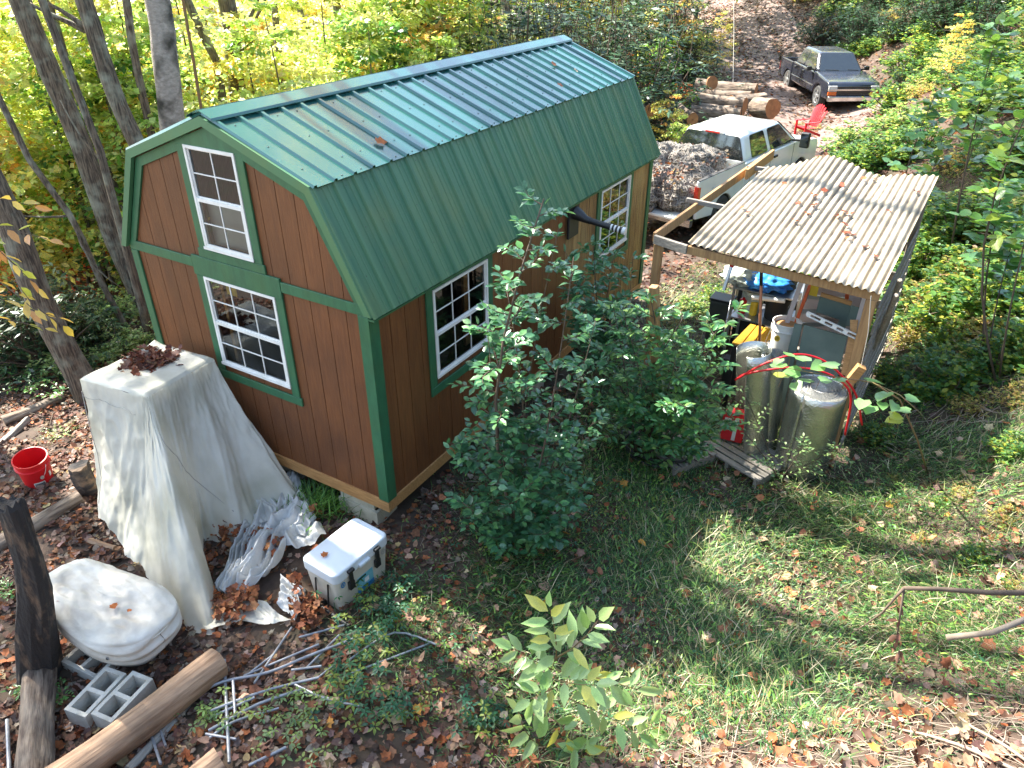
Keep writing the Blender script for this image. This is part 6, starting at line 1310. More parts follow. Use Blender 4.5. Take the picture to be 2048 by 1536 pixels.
for u, d, s, p, lb in ((1660, 12.2, .7, P_B2, 'low yellow-green shrub right against the back edge of the lean-to roof'), (1610, 14, .6, P_B3, 'pale grassy weeds beside the white pickup bonnet'), (1618, 18.3, .7, P_B3, 'pale grassy weeds in front of the red chair'), (1640, 17.0, .6, P_B3, 'tall straw weeds lower right of the red chair'), (1560, 17.2, .35, P_B3, 'dry weeds left of the red chair'), (1600, 12.6, .5, P_B1, 'green shrub beside the white pickup door'), (1680, 17.5, .8, P_B1, 'green shrub before the black pickup bumper'), (1760, 19.5, .9, P_B2, 'yellow-green shrub hiding the black pickup corner'),
    (1360, 10.2, .35, P_B3, 'dry weeds by the rear corner of the shed'), (1400, 10.8, .4, P_B2, 'weeds under the bare beams of the lean-to'), (1440, 11.5, .35, P_B1, 'weeds behind the lean-to by the white pickup wheel'), (1350, 19.5, .6, P_B2, 'yellow-green weeds below the log pile'), (1290, 18.6, .6, P_B3, 'straw weeds below the sawn log end'), (1420, 18.8, .5, P_B3, 'brown weeds behind the white pickup cab'), (1500, 18.6, .4, P_B3, 'dry weeds before the short log'),
    (1330, 17.6, .6, P_B1, 'green weeds left of the white pickup roof')): inst(p, *pos(u, d), lb, s)

# ================================================================ INDIVIDUAL PLANTS NEAR THE CAMERA
def leaf_proto(T, col, name='leaf', m='leaf'):
    me = leaf_mesh(name, [(T, np.zeros((1, 3)), np.array([[1., 0, 0]]), np.array([[0, 0, 1.]]), np.ones(1), np.ones(1), np.array([col]))]); me.materials.append(MATS[m]); return me
def leaf_parts(parent, P, D, U, L, Wd, C, T, base, limit=300, m='leaf_shiny', nvar=5):
    P = np.asarray(P); n = len(P); k = min(n, limit); order = np.argsort(np.linalg.norm(P+np.array(base)-CPOS, axis=1)/L)
    mes = [leaf_proto(T, C[order[int(i*(n-1)/max(nvar-1, 1))]], m=m) for i in range(nvar)]
    for j, i in enumerate(order[:k]):
        d = nz(D[i]); s = nz(np.cross(U[i], d)); u = np.cross(d, s); o = bpy.data.objects.new('leaf', mes[j % nvar]); COL.objects.link(o); o.parent = parent
        M = Matrix(((d[0]*L[i], s[0]*Wd[i], u[0]*L[i], P[i][0]), (d[1]*L[i], s[1]*Wd[i], u[1]*L[i], P[i][1]), (d[2]*L[i], s[2]*Wd[i], u[2]*L[i], P[i][2]), (0, 0, 0, 1))); o.matrix_basis = M
    r = order[k:]
    if len(r): leaf_obj('foliage', [(T, P[r], D[r], U[r], L[r], Wd[r], C[r])], m, parent, 'stuff')
def twig_leaves(a, b, nl, lw, g, wr=.6, bend=.08, droop=.05, tipup=0., size_end=.8, spread=.9, flat=.3, uv=(0, 0, 1.)):
    c = curve_pts(a, b, 6, bend, g, droop); c = np.array(c); ts = np.linspace(.12, 1, nl); idx = ts*5; i0 = np.minimum(idx.astype(int), 4); P = c[i0]+(c[i0+1]-c[i0])*(idx-i0)[:, None]; dr = nz(c[i0+1]-c[i0])
    uv = nz(np.array(uv, float)); sd = nz(np.cross(uv, dr)+1e-4); s = np.where(np.arange(nl) % 2 == 0, 1, -1)[:, None]; D = nz(dr*.55+sd*s*spread+g.normal(0, .25, (nl, 3))+np.array([0, 0, tipup])); D[-1] = nz(dr[-1]+g.normal(0, .1, 3))
    U = nz(uv[None]+g.normal(0, flat, (nl, 3))); L = g.uniform(*lw, nl)*np.linspace(1, size_end, nl); return c, (P+D*.012, D, U, L, L*wr*g.uniform(.85, 1.12, nl))
DENS = 1.45
def shrub_plant(name, label, base, stems, seed, lw, cols, T=T_OV, wr=.62, stemmat='twig', cat_='shrub', limit=300, m='leaf_shiny', var=.25, w=None):
    """stems: (start xyz, end xyz, stem radius, n twigs, twig length, leaves per twig, start fraction)"""
    g = np.random.default_rng(seed); o = thing(name, base, label, cat_); mb = MB(); A_ = []
    for (s0, s1, r, nt, tl, nl, f0) in stems:
        nl = int(nl*DENS); nt = int(nt*1.2); c = np.array(curve_pts(s0, s1, 7, .05, g)); mb.tube(list(c), [r*(1-.7*t) for t in np.linspace(0, 1, 7)], 6)
        for i in range(nt):
            f = f0+(1-f0)*(i+.5)/nt; k = min(int(f*6), 5); p = c[k]+(c[k+1]-c[k])*(f*6-k); az = i*2.4+g.uniform(-.5, .5); l = tl*(1.25-f*.85)*g.uniform(.7, 1.15)
            q = p+np.array([math.cos(az), math.sin(az), g.uniform(.1, .6)])*l; cc, a = twig_leaves(p, q, nl, lw, g, wr); A_.append(a); mb.tube(list(cc), [r*.3, r*.26, r*.2, r*.16, r*.12, .0015], 4, cap=False)
        cc, a = twig_leaves(c[4], c[6], 7, lw, g, wr); A_.append(a)
    P, D, U, L, Wd = cat(A_); mb.build('stems', stemmat, o, smooth=True); leaf_parts(o, P, D, U, L, Wd, rcol(len(P), cols, w, var, g), T, base, limit, m); return o
G1 = [(.055, .16, .075), (.08, .21, .09), (.045, .125, .06), (.11, .25, .09)]
b = gp(1040, 1075); base = (b[0], b[1], b[2]-.02); tp = up_at(b, 1088, 392)-b
def rel(u, v, dd=0): q = up_at(b, u, v)+np.array([CF[0], CF[1], 0])*dd; return q-b
st = [((0, 0, 0), tp, .020, 26, .42, 13, .20)]
for (u, v, dd, r, nt, tl, nl) in ((1010, 560, .1, .012, 14, .36, 11), (1150, 520, .15, .012, 14, .36, 11), (975, 640, -.1, .010, 11, .32, 10), (1195, 640, .1, .010, 11, .34, 10), (1120, 440, 0, .009, 9, .22, 9),
   (900, 870, -.1, .010, 10, .30, 11), (930, 960, -.35, .010, 11, .34, 11), (990, 1010, -.5, .009, 11, .34, 11), (1090, 1000, -.5, .009, 11, .34, 11), (1160, 930, -.35, .009, 11, .32, 11), (1000, 800, -.3, .010, 12, .34, 11), (1120, 820, -.25, .010, 12, .34, 11), (1190, 850, .1, .009, 10, .30, 10), (1050, 900, -.6, .009, 10, .34, 10)):
    st.append(((0, 0, .05), rel(u, v, dd), r, nt, tl, nl, .25))
shrub_plant('young_cherry_tree', 'tall slender green sapling before the long shed wall, its tip above the eave', base, st, 101, (.07, .11), G1, wr=.66, cat_='sapling')
b = gp(1290, 915); base2 = b.copy(); st = []
for (u, v, dd, r, nt, tl, nl) in ((1300, 590, .0, .014, 14, .40, 12), (1250, 640, .1, .010, 10, .36, 11), (1360, 620, -.2, .012, 13, .40, 12), (1420, 640, -.3, .010, 13, .40, 12), (1465, 600, -.2, .009, 10, .34, 11), (1400, 720, -.6, .010, 12, .40, 12), (1330, 740, -.7, .010, 12, .40, 12), (1250, 780, -.3, .009, 10, .34, 11), (1440, 790, -.5, .009, 10, .36, 10), (1300, 840, -.6, .009, 9, .32, 10), (1385, 850, -.5, .009, 9, .32, 10), (1200, 700, .2, .010, 12, .42, 10), (1180, 780, .0, .009, 10, .40, 10), (1230, 620, .3, .010, 12, .40, 10), (1340, 680, -.4, .010, 12, .42, 11), (1410, 690, -.5, .010, 12, .42, 11)):
    st.append(((g.uniform(-.1, .1), g.uniform(-.1, .1), 0), rel(u, v, dd), r, nt, tl, nl, .3))
shrub_plant('arching_shrub', 'wide arching green shrub between the shed and the foil rolls, hiding the free-standing post', base2, st, 102, (.085, .135), [(.07, .20, .08), (.10, .26, .09), (.06, .16, .07), (.15, .30, .10), (.20, .34, .09)], wr=.46)
b = np.array([3.75, 3.2, Hf(3.75, 3.2)]); st = []
for (u, v, dd, r, nt, tl, nl) in ((1160, 620, -.2, .010, 12, .40, 11), (1200, 660, -.1, .010, 12, .40, 11), (1185, 480, 0, .010, 12, .36, 11), (1230, 510, .1, .009, 10, .32, 10), (1130, 500, 0, .008, 8, .28, 9), (1270, 520, .2, .008, 8, .28, 9), (1160, 560, -.1, .009, 10, .34, 10), (1230, 590, -.1, .009, 10, .34, 10)):
    st.append(((0, 0, 0), rel(u, v, dd), r, nt, tl, nl, .45))
shrub_plant('wall_sapling', 'bushy green sapling close to the shed wall below the far window', b, st, 103, (.085, .125), [(.07, .20, .09), (.10, .25, .11), (.06, .16, .07)], wr=.52, cat_='sapling')

# pawpaw-like plant, foreground
b = gp(1082, 1482); pw = thing('broadleaf_sapling', b, 'bright pale-green broad-leaved sapling in the foreground grass', 'sapling'); g = np.random.default_rng(5); mb = MB(); A_ = []
def pp(u, v, dz=0): return up_at(b, u, v)-b+np.array([-CF[0], -CF[1], 0])*dz
seg = [((1082, 1482), (1112, 1310), .007, 0, 0), ((1112, 1310), (1098, 1195), .005, 9, .1), ((1112, 1300), (1192, 1208), .005, 9, .15), ((1110, 1312), (1262, 1322), .005, 9, .25), ((1108, 1330), (1028, 1275), .004, 7, .1), ((1118, 1350), (1262, 1385), .004, 8, .35),
       ((1085, 1470), (1035, 1378), .005, 8, .2), ((1100, 1400), (1160, 1440), .004, 5, .3), ((1150, 1500), (1165, 1420), .004, 6, .3), ((1082, 1475), (1250, 1500), .004, 7, .3), ((1130, 1560), (1100, 1500), .004, 5, .35), ((1260, 1520), (1300, 1425), .003, 4, .1), ((1110, 1340), (1060, 1330), .004, 5, .3), ((1110, 1320), (1180, 1290), .004, 6, .35)]
for (u0, v0), (u1, v1), r, nl, dz in seg:
    a = pp(u0, v0, dz*.5); c = pp(u1, v1, dz); mb.tube(curve_pts(a, c, 4, .03, g), [r, r*.8, r*.6, r*.35], 6)
    if nl: cc, x = twig_leaves(a, c, nl+3, (.15, .21), g, .44, .02, 0, -.10, .85, .75, .25, (0, 0, 1)-CF*1.3); A_.append(x)
P, D, U, L, Wd = cat(A_); mb.build('stems', 'stem_green', pw, smooth=True); leaf_parts(pw, P, D, U, L, Wd, rcol(len(P), [(.27, .42, .15), (.33, .48, .18), (.22, .36, .11), (.46, .44, .10)], (4, 4, 3, 1), .12, g), T_OV, b, nvar=8)
# vine with round leaves over the foil rolls
b = gp(1855, 945); vn = thing('round_leaf_vine', b, 'long thin shoot with round pale-green leaves arching over the foil rolls', 'vine'); mb = MB()
def vp(u, v, d): return atd(u, v, d)-b
path = [(1855, 945, dist(b)), (1835, 880, 6.7), (1800, 800, 6.5), (1745, 765, 6.4), (1680, 755, 6.3), (1620, 745, 6.3), (1570, 735, 6.3), (1535, 720, 6.35)]
mb.tube([vp(*p) for p in path], [.008, .008, .007, .006, .005, .004, .003, .002], 6)
mb.tube([vp(1745, 765, 6.4), vp(1800, 790, 6.1), vp(1845, 830, 6.0)], [.005, .004, .002], 5); A_ = []
for (u, v, l) in ((1555, 735, .15), (1565, 755, .15), (1580, 712, .11), (1600, 745, .14), (1612, 722, .15), (1645, 728, .13), (1622, 765, .16), (1675, 733, .15), (1560, 718, .1), (1590, 765, .12), (1640, 760, .12), (1733, 760, .16), (1775, 785, .16), (1690, 762, .12), (1728, 800, .14), (1790, 806, .12), (1812, 795, .12), (1780, 830, .12), (1800, 838, .13), (1820, 822, .12), (1745, 812, .13), (1765, 805, .1)):
    p = vp(u, v, 6.25+g.uniform(-.1, .1)); az = g.uniform(0, 6.28); D_ = np.array([math.cos(az), math.sin(az), -.1]); A_.append((p[None], D_[None], nz(np.array([[0, 0, 1.]])+g.normal(0, .22, (1, 3))), np.array([l]), np.array([l*.95])))
    mb.tube([p, p+(g.uniform(-.02, .02), .02, -.11)], .0025, 4, cap=False)
P, D, U, L, Wd = cat(A_); mb.build('stems', 'stem_green', vn, smooth=True); leaf_parts(vn, P, D, U, L, Wd, rcol(len(P), [(.18, .33, .10), (.14, .28, .09), (.34, .40, .06)], None, .12, g), T_HE, b, nvar=6)
# thin bare-ish shrub in front of rolls
b = gp(1560, 960); st = []
for (u, v, dd) in ((1420, 780, -.2), (1475, 760, -.1), (1580, 830, -.5), (1660, 860, -.3), (1500, 870, -.5), (1700, 900, -.2)): st.append(((0, 0, 0), rel(u, v, dd), .007, 7, .26, 5, .3))
shrub_plant('thin_shrub', 'sparse twiggy shrub with small leaves in front of the foil rolls', b, st, 104, (.035, .06), [(.14, .24, .07), (.2, .3, .1)], wr=.55)
# right edge broad-leaved young trees
g = np.random.default_rng(9)
for i, (u, v, d, u1, v1, n_, sz, cols, lb) in enumerate(((2035, 560, 8.2, 2010, 360, 6, (.12, .18), [(.12, .26, .06), (.22, .36, .06), (.08, .2, .08)], 'young tree with large round leaves at the right edge beside the lean-to roof level'),
     (1960, 330, 10.5, 2000, 40, 8, (.13, .20), [(.10, .22, .06), (.18, .32, .06), (.3, .36, .06)], 'taller broad-leaved young tree at the top right corner'), (2110, 470, 7.5, 2090, 150, 6, (.12, .18), [(.12, .26, .05), (.3, .4, .06)], 'broad-leaved sapling cut by the right edge of the picture'), (1850, 300, 11, 1870, 190, 6, (.12, .18), [(.08, .18, .08), (.2, .3, .06)], 'small broad-leaved sapling on the bank above the lean-to roof'))):
    q = atd(u, v, d); b = np.array([q[0], q[1], min(Hf(q[0], q[1]), q[2])]); t = up_at(q, u1, v1)-b; q0 = q-b; st = [((0, 0, 0), t, .016, n_*2, .42, 5, .5), ((0, 0, .1), t*np.array([1.0, 1.0, .8])+np.array([.25, .2, 0]), .012, n_, .36, 5, .5)]
    shrub_plant('broadleaf_young_tree', lb, b, st, 120+i, sz, cols, T=T_HE, wr=.85, cat_='young tree', stemmat='twig', limit=150)
# overhanging yellow branch at left, near
b = atd(-120, 420, 5.2); yb = thing('yellow_leaf_branch', b, 'branch with large yellow-orange leaves reaching in from the left edge', 'branch'); mb = MB(); A_ = []
for (u0, v0, u1, v1, dz, nl) in ((-120, 420, 90, 460, 0, 10), (-60, 440, 70, 560, .1, 9), (-120, 500, 60, 600, -.1, 9), (-100, 380, 60, 400, .2, 8), (-80, 560, 110, 620, .2, 8), (-120, 620, 80, 640, 0, 6), (30, 560, 120, 640, .1, 5), (-120, 430, 30, 520, .3, 7)):
    a = atd(u0, v0, 5.2)-b; c = atd(u1, v1, 5.3+dz)-b; cc, x = twig_leaves(a, c, nl, (.10, .15), g, .5, .05, .1, -.3, .85, .7, .5); A_.append(x); mb.tube(list(cc), .003, 4, cap=False)
# the bough that carries them runs back to the far left trunk
mb.tube([(0, 0, 0), (-.8, .3, .3), (-2.0, 1.2, .9)], [.006, .012, .02], 6)
P, D, U, L, Wd = cat(A_); mb.build('twigs', 'twig', yb); leaf_parts(yb, P, D, U, L, Wd, rcol(len(P), [(.55, .36, .06), (.50, .26, .07), (.60, .42, .08), (.35, .38, .06)], None, .15, g), T_OV, b, nvar=8)
# seedlings with compound leaves
def compound(base, label, seed, n=5, R=.3, lw=(.05, .08), cols=None, h=.25, grp='seedlings on the leaf litter'):
    g = np.random.default_rng(seed); o = thing('seedling', base, label, 'seedling', grp); mb = MB(); A_ = []
    for i in range(n):
        az = g.uniform(0, 6.28); q = np.array([math.cos(az)*R, math.sin(az)*R, h*g.uniform(.7, 1.1)]); cc, x = twig_leaves(np.array([0, 0, h*.5]), q, 9, lw, g, .48, .03, .1, 0, .9, .8, .2); A_.append(x); mb.tube(list(cc), .002, 4, cap=False)
    mb.tube([(0, 0, -.02), (0, 0, h*.5)], .004, 5); mb.build('stem', 'stem_green', o); P, D, U, L, Wd = cat(A_); leaf_parts(o, P, D, U, L, Wd, rcol(len(P), cols or [(.08, .22, .05), (.12, .28, .06)], None, .15, g), T_OV, base, 60, nvar=4)
for i, (u, v, lb) in enumerate(((85, 700, 'green compound-leaved seedling below the rhododendron'), (60, 790, 'low green seedling left of the tarp, by the mossy log'), (130, 800, 'green seedling close to the tarp left corner'), (45, 760, 'seedling at left between ferns and rhododendron'), (130, 1400, 'small seedling beside the charred stump foot'), (25, 1190, 'green seedling at the left edge behind the stump'), (60, 1380, 'yellow-green seedling on the dark weathered log'))):
    compound(gp(u, v), lb, 200+i, 6, .28 if v < 900 else .12, (.05, .085) if v < 900 else (.03, .05), h=.25 if v < 900 else .12)
f = gp(120, 870); fn_ = thing('fern', f, 'small yellow-green fern left of the tarp', 'fern'); A_ = []; g = np.random.default_rng(3)
for k in range(7):
    az = k*.9; q = np.array([math.cos(az)*.3, math.sin(az)*.3, .12]); cc, x = twig_leaves(np.array([0, 0, .02]), q, 26, (.05, .06), g, .22, .02, .15, 0, .25, 1.5, .1); A_.append(x)
P, D, U, L, Wd = cat(A_); leaf_obj('fronds', [(T_RH, P, D, U, L, Wd, rcol(len(P), [(.22, .34, .06)], None, .15, g))], 'leaf', fn_)
# bent dead branch at the right edge
hb = atd(2100, 1186, 3.3); q = lambda u, v, d=3.3: atd(u, v, d); dB = thing('dead_branch', hb, 'bare broken branch bent like a hook at the right edge, dead leaves hanging', 'branch'); R_ = lambda *a: q(*a)-hb
mb = MB(); mb.tube([R_(2110, 1186), R_(1980, 1185), R_(1880, 1178), R_(1808, 1176)], [.013, .012, .010, .009], 7, jit=.1); mb.tube([R_(1808, 1176), R_(1795, 1190), R_(1765, 1225, 3.4), R_(1730, 1250, 3.5), R_(1700, 1268, 3.7)], [.008, .006, .005, .003, .002], 6); mb.tube([R_(1808, 1176), R_(1800, 1230, 3.35), R_(1790, 1300, 3.4)], [.006, .005, .003], 5); mb.build('bark', 'twig', dB, smooth=True)
P = np.array([R_(1796+g.uniform(-8, 8), 1190+g.uniform(0, 140), 3.35) for _ in range(26)]); leaf_obj('dead_leaves', [(T_OV, P, rvec(26)+np.array([0, 0, -1.2]), rvec(26), g.uniform(.03, .06, 26), g.uniform(.02, .03, 26), rcol(26, [(.10, .05, .03), (.2, .1, .06)]))], 'dry_leaf', dB)
# second stub
a = atd(2060, 1235, 3.4); b_ = atd(1893, 1275, 3.5); o = MB().tube([a, atd(1985, 1265, 3.4), b_], [.014, .014, .016], 8, jit=.1).build('broken_branch', 'twig_pale', smooth=True); tag(o, 'short thick broken branch with dark cut end at the right edge', 'branch')

# ================================================================ GROUND COVER (stuff)
g = np.random.default_rng(77)
def in_shed(x, y): return (x > .0) & (x < 3.0) & (y > .1) & (y < 6.2)
def grassy(x, y):
    a = 1/(1+np.exp(-(x-3.55)*3.2)); lim = np.where(x < 5.3, -1.25, -1.25+.52*(x-5.3)); b_ = 1/(1+np.exp(-(y-lim)*3.5)); c = 1/(1+np.exp(-(9.5-x)*2))
    n = .5+.5*np.sin(x*2.1+np.sin(y*1.7)*1.5)*np.cos(y*2.4+x); n2 = .5+.5*np.sin(x*5.3+1.7*np.sin(y*4.1))*np.sin(y*5.9+1.3*np.cos(x*3.7)); return a*b_*c*(.35+.35*n+.35*n2)
def samp(n, x0, x1, y0, y1): return g.uniform(x0, x1, n), g.uniform(y0, y1, n)
SH_ = (4.7, 6.5, 3.6, 6.2)
def shelt(x, y): return (x > 4.7) & (x < 6.5) & (y > 3.7) & (y < 6.2)
# leaf litter
LIT = [(.13, .052, .03), (.17, .078, .042), (.10, .05, .034), (.24, .145, .10), (.27, .09, .032), (.08, .045, .034), (.27, .21, .165), (.34, .25, .12), (.21, .135, .105), (.16, .11, .088)]
LW = (3, 3, 3, 2.2, 2.0, 2, 1.6, .5, 2, 2)
def litter(n, box, Lr, T, name, label, dens, hi=.03, cols=LIT, w=LW, sp=.38):
    x, y = samp(n, *box); keep = ~in_shed(x, y) & (g.uniform(0, 1, n) < dens(x, y)); x, y = x[keep], y[keep]; z = H(x, y)+g.uniform(.003, hi, len(x))
    parts = []
    for TT, q in (((T, np.ones(len(x), bool)),) if T is not T_MA else tuple((tt, (np.arange(len(x)) % 4) == k_) for k_, tt in enumerate((T_MA, T_MB, T_MC, T_HE)))):
        n_ = int(q.sum()); U = nz(np.c_[g.normal(0, sp, n_), g.normal(0, sp, n_), np.ones(n_)]); D = rvec(n_, g); D -= (D*U).sum(1, keepdims=True)*U; L = g.uniform(*Lr, n_); cc = rcol(n_, cols, w, .38, g)
        parts.append((TT, np.c_[x, y, z][q], D, U, L, L*g.uniform(.6, 1.05, n_), cc))
    o = leaf_obj(name, parts, 'dry_leaf', None, 'stuff'); tag(o, label, 'leaves'); return o
def d_left(x, y):
    gr = grassy(x, y); return np.clip(1.0-gr*1.0, .10, 1)*np.where(shelt(x, y), .2, 1)*np.where((x > 2.05) & (x < 2.95) & (y < -.35) & (y > -1.5), .3, 1)*np.clip(.75+.6*np.sin(x*4.3+2*np.sin(y*3.1))*np.sin(y*4.7+1.5*np.cos(x*2.9)), .25, 1)
litter(80000, (-4.5, 9.6, -4.2, 3.2), (.035, .085), T_MA, 'leaf_litter', 'brown and orange dry leaves covering the near ground', d_left, .04)
litter(30000, (-9, 10, 3.2, 14), (.06, .11), T_HE, 'leaf_litter', 'brown dry leaves on the ground beyond the shed and up the bank', lambda x, y: np.where(grassy(x, y) > .4, .15, .8))
litter(70000, (-16, 12, 12, 45), (.09, .17), T_RH, 'leaf_litter', 'dry leaves scattered on the drive and the slopes around it', lambda x, y: np.full(len(x), .8), .04)
litter(20000, (-32, -5, -6, 40), (.12, .22), T_RH, 'leaf_litter', 'dry yellow and brown leaves on the forest floor at left', lambda x, y: np.full(len(x), .9), .05, LIT+YE+YG, LW+(2,)*4+(2,)*5)
litter(7500, (3.2, 9.6, -2.5, 4), (.05, .10), T_MA, 'leaf_litter', 'single orange and tan leaves lying on top of the grass', lambda x, y: np.full(len(x), .16), .09, [(.36, .13, .06), (.36, .22, .14), (.26, .11, .06), (.42, .30, .20), (.5, .25, .05)], (3, 3, 3, 2, .5), .5)
# leaves caught on the plastic sheets
pz = np.array([atz(u, v, -.36) for u, v in zip(g.uniform(400, 640, 1500), g.uniform(1015, 1260, 1500))]); kk = np.array([mnoise.noise(Vector((p[0]*3, p[1]*3, 9))) > .18 for p in pz]); pz = pz[kk]; pz = pz[pz[:, 1] < -.1]; pz[:, 2] = H(pz[:, 0], pz[:, 1])+g.uniform(.06, .16, len(pz))
o = scatter_leaves(pz, (.05, .085), [(.30, .10, .04), (.22, .08, .04), (.36, .16, .07), (.16, .06, .03)], tilt=.6, g=g, name='leaf_litter'); tag(o, 'orange-brown leaves caught in the crumpled white plastic', 'leaves')
# grass
GC = [(.035, .10, .028), (.055, .15, .04), (.09, .20, .05), (.15, .22, .06), (.04, .09, .035), (.28, .26, .12), (.38, .33, .20)]
def grass(n, box, Lr, wr, name, label, dens, cols=GC, w=(4, 4, 3, 2, 3, 1.2, 1.0), lean=1.2, hz=.05):
    x, y = samp(n, *box); keep = ~in_shed(x, y) & (g.uniform(0, 1, n) < dens(x, y)); x, y = x[keep], y[keep]; m_ = len(x)
    cl = mnoise; az = 2.2*np.sin(x*1.3+y*.7)+g.normal(0, 1.3, m_); D = np.c_[np.cos(az)*lean, np.sin(az)*lean, g.uniform(.35, 1.6, m_)]; D = nz(D); U = nz(np.c_[-np.cos(az), -np.sin(az), np.full(m_, .9)]+g.normal(0, .3, (m_, 3))); L = g.uniform(*Lr, m_); big = (.75+.45*np.sin(x*3.1)*np.cos(y*2.7)); L = L*big
    P = np.c_[x, y, H(x, y)+g.uniform(-.005, hz, m_)]; o = leaf_obj(name, [(T_BL, P, D, U, L, g.uniform(*wr, m_), rcol(m_, cols, w, .3, g))], 'grass', None, 'stuff'); tag(o, label, 'grass'); return o
grass(190000, (2.9, 9.8, -2.4, 4.2), (.06, .16), (.004, .009), 'grass', 'short tangled green grass in the yard right of the shed', lambda x, y: np.clip(grassy(x, y)*1.25-.10, 0, 1)*np.where(shelt(x, y), .1, 1))
grass(22000, (3.0, 9.8, -1.8, 4.2), (.14, .30), (.004, .008), 'grass', 'long loose yellow-green grass leaning over the yard grass', lambda x, y: np.clip(grassy(x, y)*np.where(x > 5.5, 1.1, .35)-.15, 0, 1), [(.13, .22, .06), (.24, .28, .09), (.36, .32, .16), (.46, .41, .27)], (2.5, 3, 3, 3), .9, .08)
grass(26000, (2.9, 9.8, -2.4, 4.2), (.05, .085), (.010, .018), 'stilt_grass', 'broad-bladed bright grass mixed into the yard grass', lambda x, y: np.clip(grassy(x, y)*1.2-.2, 0, 1), [(.08, .19, .04), (.14, .28, .05), (.22, .34, .06)], (3, 3, 2), 1.6, .12)
grass(60000, (3.1, 9.5, 4.2, 12), (.10, .26), (.006, .012), 'grass', 'longer pale-green grass behind the lean-to', lambda x, y: np.where(shelt(x, y), .05, .55*grassy(x, y)+.1), GC+[(.3, .32, .08)], (2, 3, 3, 3, 2, 1.5, 1.5, 3))
grass(4200, (1.75, 2.9, -.55, .5), (.10, .24), (.008, .014), 'grass', 'tuft of fresh green grass beside the cooler under the shed corner', lambda x, y: np.exp(-((x-2.15)/.30)**2-((y+.05)/.25)**2), [(.10, .24, .04), (.16, .32, .05), (.05, .13, .03)], (1, 1, 1), .8, .12)
# creeper and low broad weeds
def weeds(n, spots_, label, lw, cols, nl=5, name='creeper', h=(.05, .22)):
    A_ = []; C = []
    for _ in range(n):
        (u, v, ru, rv) = spots_[g.integers(len(spots_))]; p = atz(u+g.normal(0, ru), v+g.normal(0, rv), -.36); p[2] = Hf(p[0], p[1])+g.uniform(*h); a0 = g.uniform(0, 6.28); a = a0+np.arange(nl)*2*PI/nl+g.normal(0, .2, nl)
        D = nz(np.c_[np.cos(a), np.sin(a), np.full(nl, -.15)+g.normal(0, .15, nl)]); U = nz(np.array([[0, 0, 1.]])+g.normal(0, .25, (1, 3))+g.normal(0, .1, (nl, 3))); L = g.uniform(*lw, nl); A_.append((np.repeat(p[None], nl, 0)+D*.008, D, U, L, L*g.uniform(.42, .55, nl))); c = rcol(1, cols, None, .2, g)[0]; C.append(np.repeat(c[None], nl, 0)*(1+g.uniform(-.15, .15, (nl, 1))))
    P, D, U, L, Wd = cat(A_); o = leaf_obj(name, [(T_OV, P, D, U, L, Wd, np.concatenate(C))], 'leaf', None, 'stuff'); tag(o, label, 'weeds')
CB = [(.04, .13, .07), (.05, .16, .08), (.07, .18, .07), (.20, .26, .05)]
weeds(230, [(745, 1215, 35, 28), (730, 1290, 32, 35), (700, 1400, 30, 40), (780, 1440, 40, 35), (800, 1200, 20, 30), (960, 1440, 25, 20)], 'blue-green five-leaved creeper over the pipes in the foreground', (.035, .06), CB)
weeds(420, [(1100, 1060, 120, 60), (1300, 980, 120, 40), (1000, 1080, 60, 40), (1500, 1150, 200, 120), (900, 1300, 80, 100), (1400, 1350, 150, 80), (1700, 1050, 120, 60)], 'low dark green weeds scattered through the grass', (.025, .05), CB+[(.14, .26, .05)], 4, 'low_weeds', (.02, .12))
weeds(90, [(520, 1440, 60, 20), (600, 1500, 60, 30), (430, 1450, 25, 15), (595, 1400, 25, 15)], 'pale small weeds in the sunlit patch by the pipes', (.03, .055), [(.18, .28, .12), (.26, .36, .10)], 5, 'low_weeds', (.02, .12))
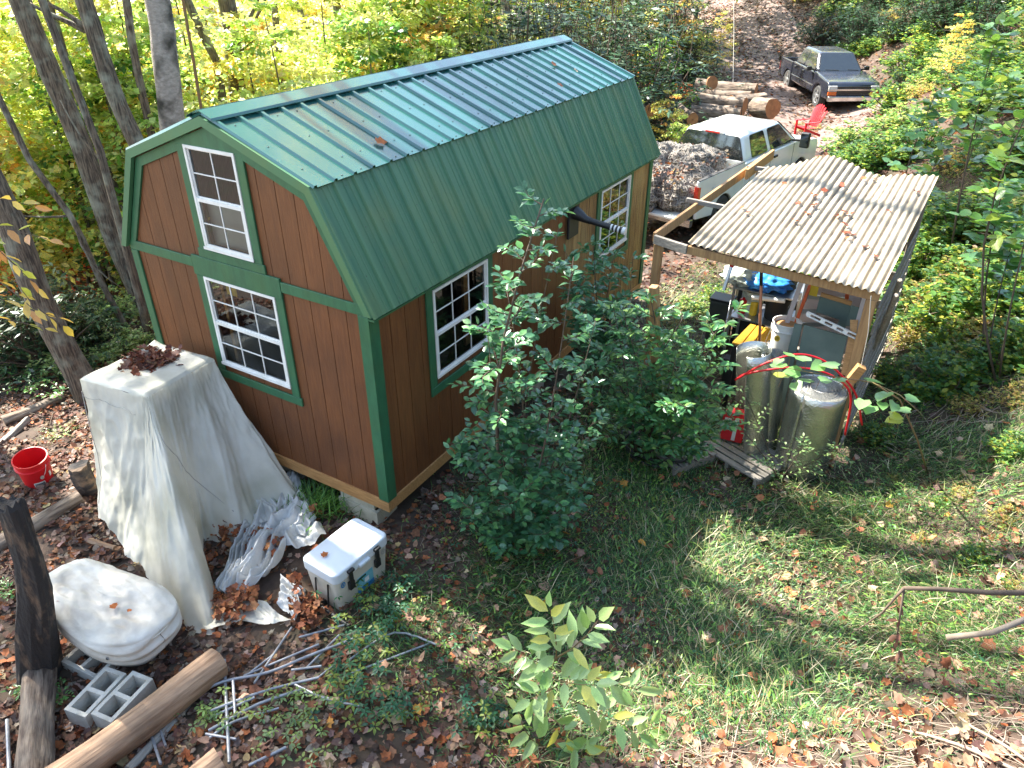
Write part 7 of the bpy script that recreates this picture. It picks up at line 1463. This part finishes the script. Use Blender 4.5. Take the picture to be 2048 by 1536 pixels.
# twigs and dead sticks
def sticks(n, fn, label, r=(.002, .006), L=(.15, .6), m='twig', name='fallen_twigs'):
    mb = MB()
    for _ in range(n):
        x, y = fn(); az = g.uniform(0, 6.28); l = g.uniform(*L); rr = g.uniform(*r); P = []; k = 4; wob = g.normal(0, .08*l, k+1)
        for i in range(k+1): t = i/k-.5; px = x+math.cos(az)*l*t-math.sin(az)*wob[i]; py = y+math.sin(az)*l*t+math.cos(az)*wob[i]; P.append((px, py, Hf(px, py)+.02+rr+g.uniform(0, .03)))
        mb.tube(P, [rr, rr, rr*.9, rr*.7, rr*.4], 5, cap=False)
    o = mb.build(name, m, smooth=True); tag(o, label, 'twigs', kind='stuff')
def br_(): 
    while True:
        x, y = g.uniform(5.2, 9.2), g.uniform(-2.2, 2.5)
        if grassy(np.array([x]), np.array([y]))[0] < .35: return x, y
sticks(620, br_, 'tangle of pale dead twigs on the leaf litter at lower right', (.0012, .0045), (.15, .9), 'twig_pale')
sticks(260, lambda: (g.uniform(-3.5, 3.5), g.uniform(-3.6, -.2)), 'small dark twigs in the leaf litter at left', (.002, .006), (.1, .5))
sticks(420, lambda: (g.uniform(3.2, 9), g.uniform(-1.5, 5)), 'thin pale stems lying in the grass', (.001, .003), (.2, .7), 'twig_pale')
for i, (p0, p1, p2, r, lb) in enumerate((((1720, 1440), (1850, 1480), (2048, 1560), .010, 'long pale dead stick at the bottom right corner'), ((1870, 1405), (1940, 1465), (2048, 1530), .009, 'pale forked stick above the long one at bottom right'), ((1560, 1330), (1600, 1380), (1640, 1430), .007, 'curved pale stick in the leaf litter at lower middle right'), ((1460, 1530), (1480, 1440), (1560, 1420), .006, 'thin curled pale root at the bottom edge'))):
    P = [gp(*p0, .03), gp(*p1, .05), gp(*p2, .04)]; o = MB().tube(curve_pts(P[0], P[1], 4, .02)+curve_pts(P[1], P[2], 4, .02)[1:], [r*.5, r*.6, r*.8, r, r, r, r], 7, jit=.08).build('dead_stick', 'twig_pale', smooth=True); tag(o, lb, 'stick')

# leaves and twigs on the netted load
n_ = 900; P = np.array([np.array(Mwl @ Vector((g.uniform(-.9, .7), g.uniform(-.6, 2.0), 1.62))) for _ in range(n_)]); P[:, 2] -= .25*np.abs(g.normal(0, 1, n_)).clip(0, 1.3)
o = scatter_leaves(P, (.05, .09), LIT, tilt=.7, g=g, name='dry_leaves'); tag(o, 'dry leaves lying over the netted load of the white pickup', 'leaves')
sticks(260, lambda: (g.uniform(6.9, 9.5), g.uniform(3.5, 9)), 'dead twigs and stems on the bank beside the lean-to', (.003, .008), (.3, 1.1), 'twig_pale')
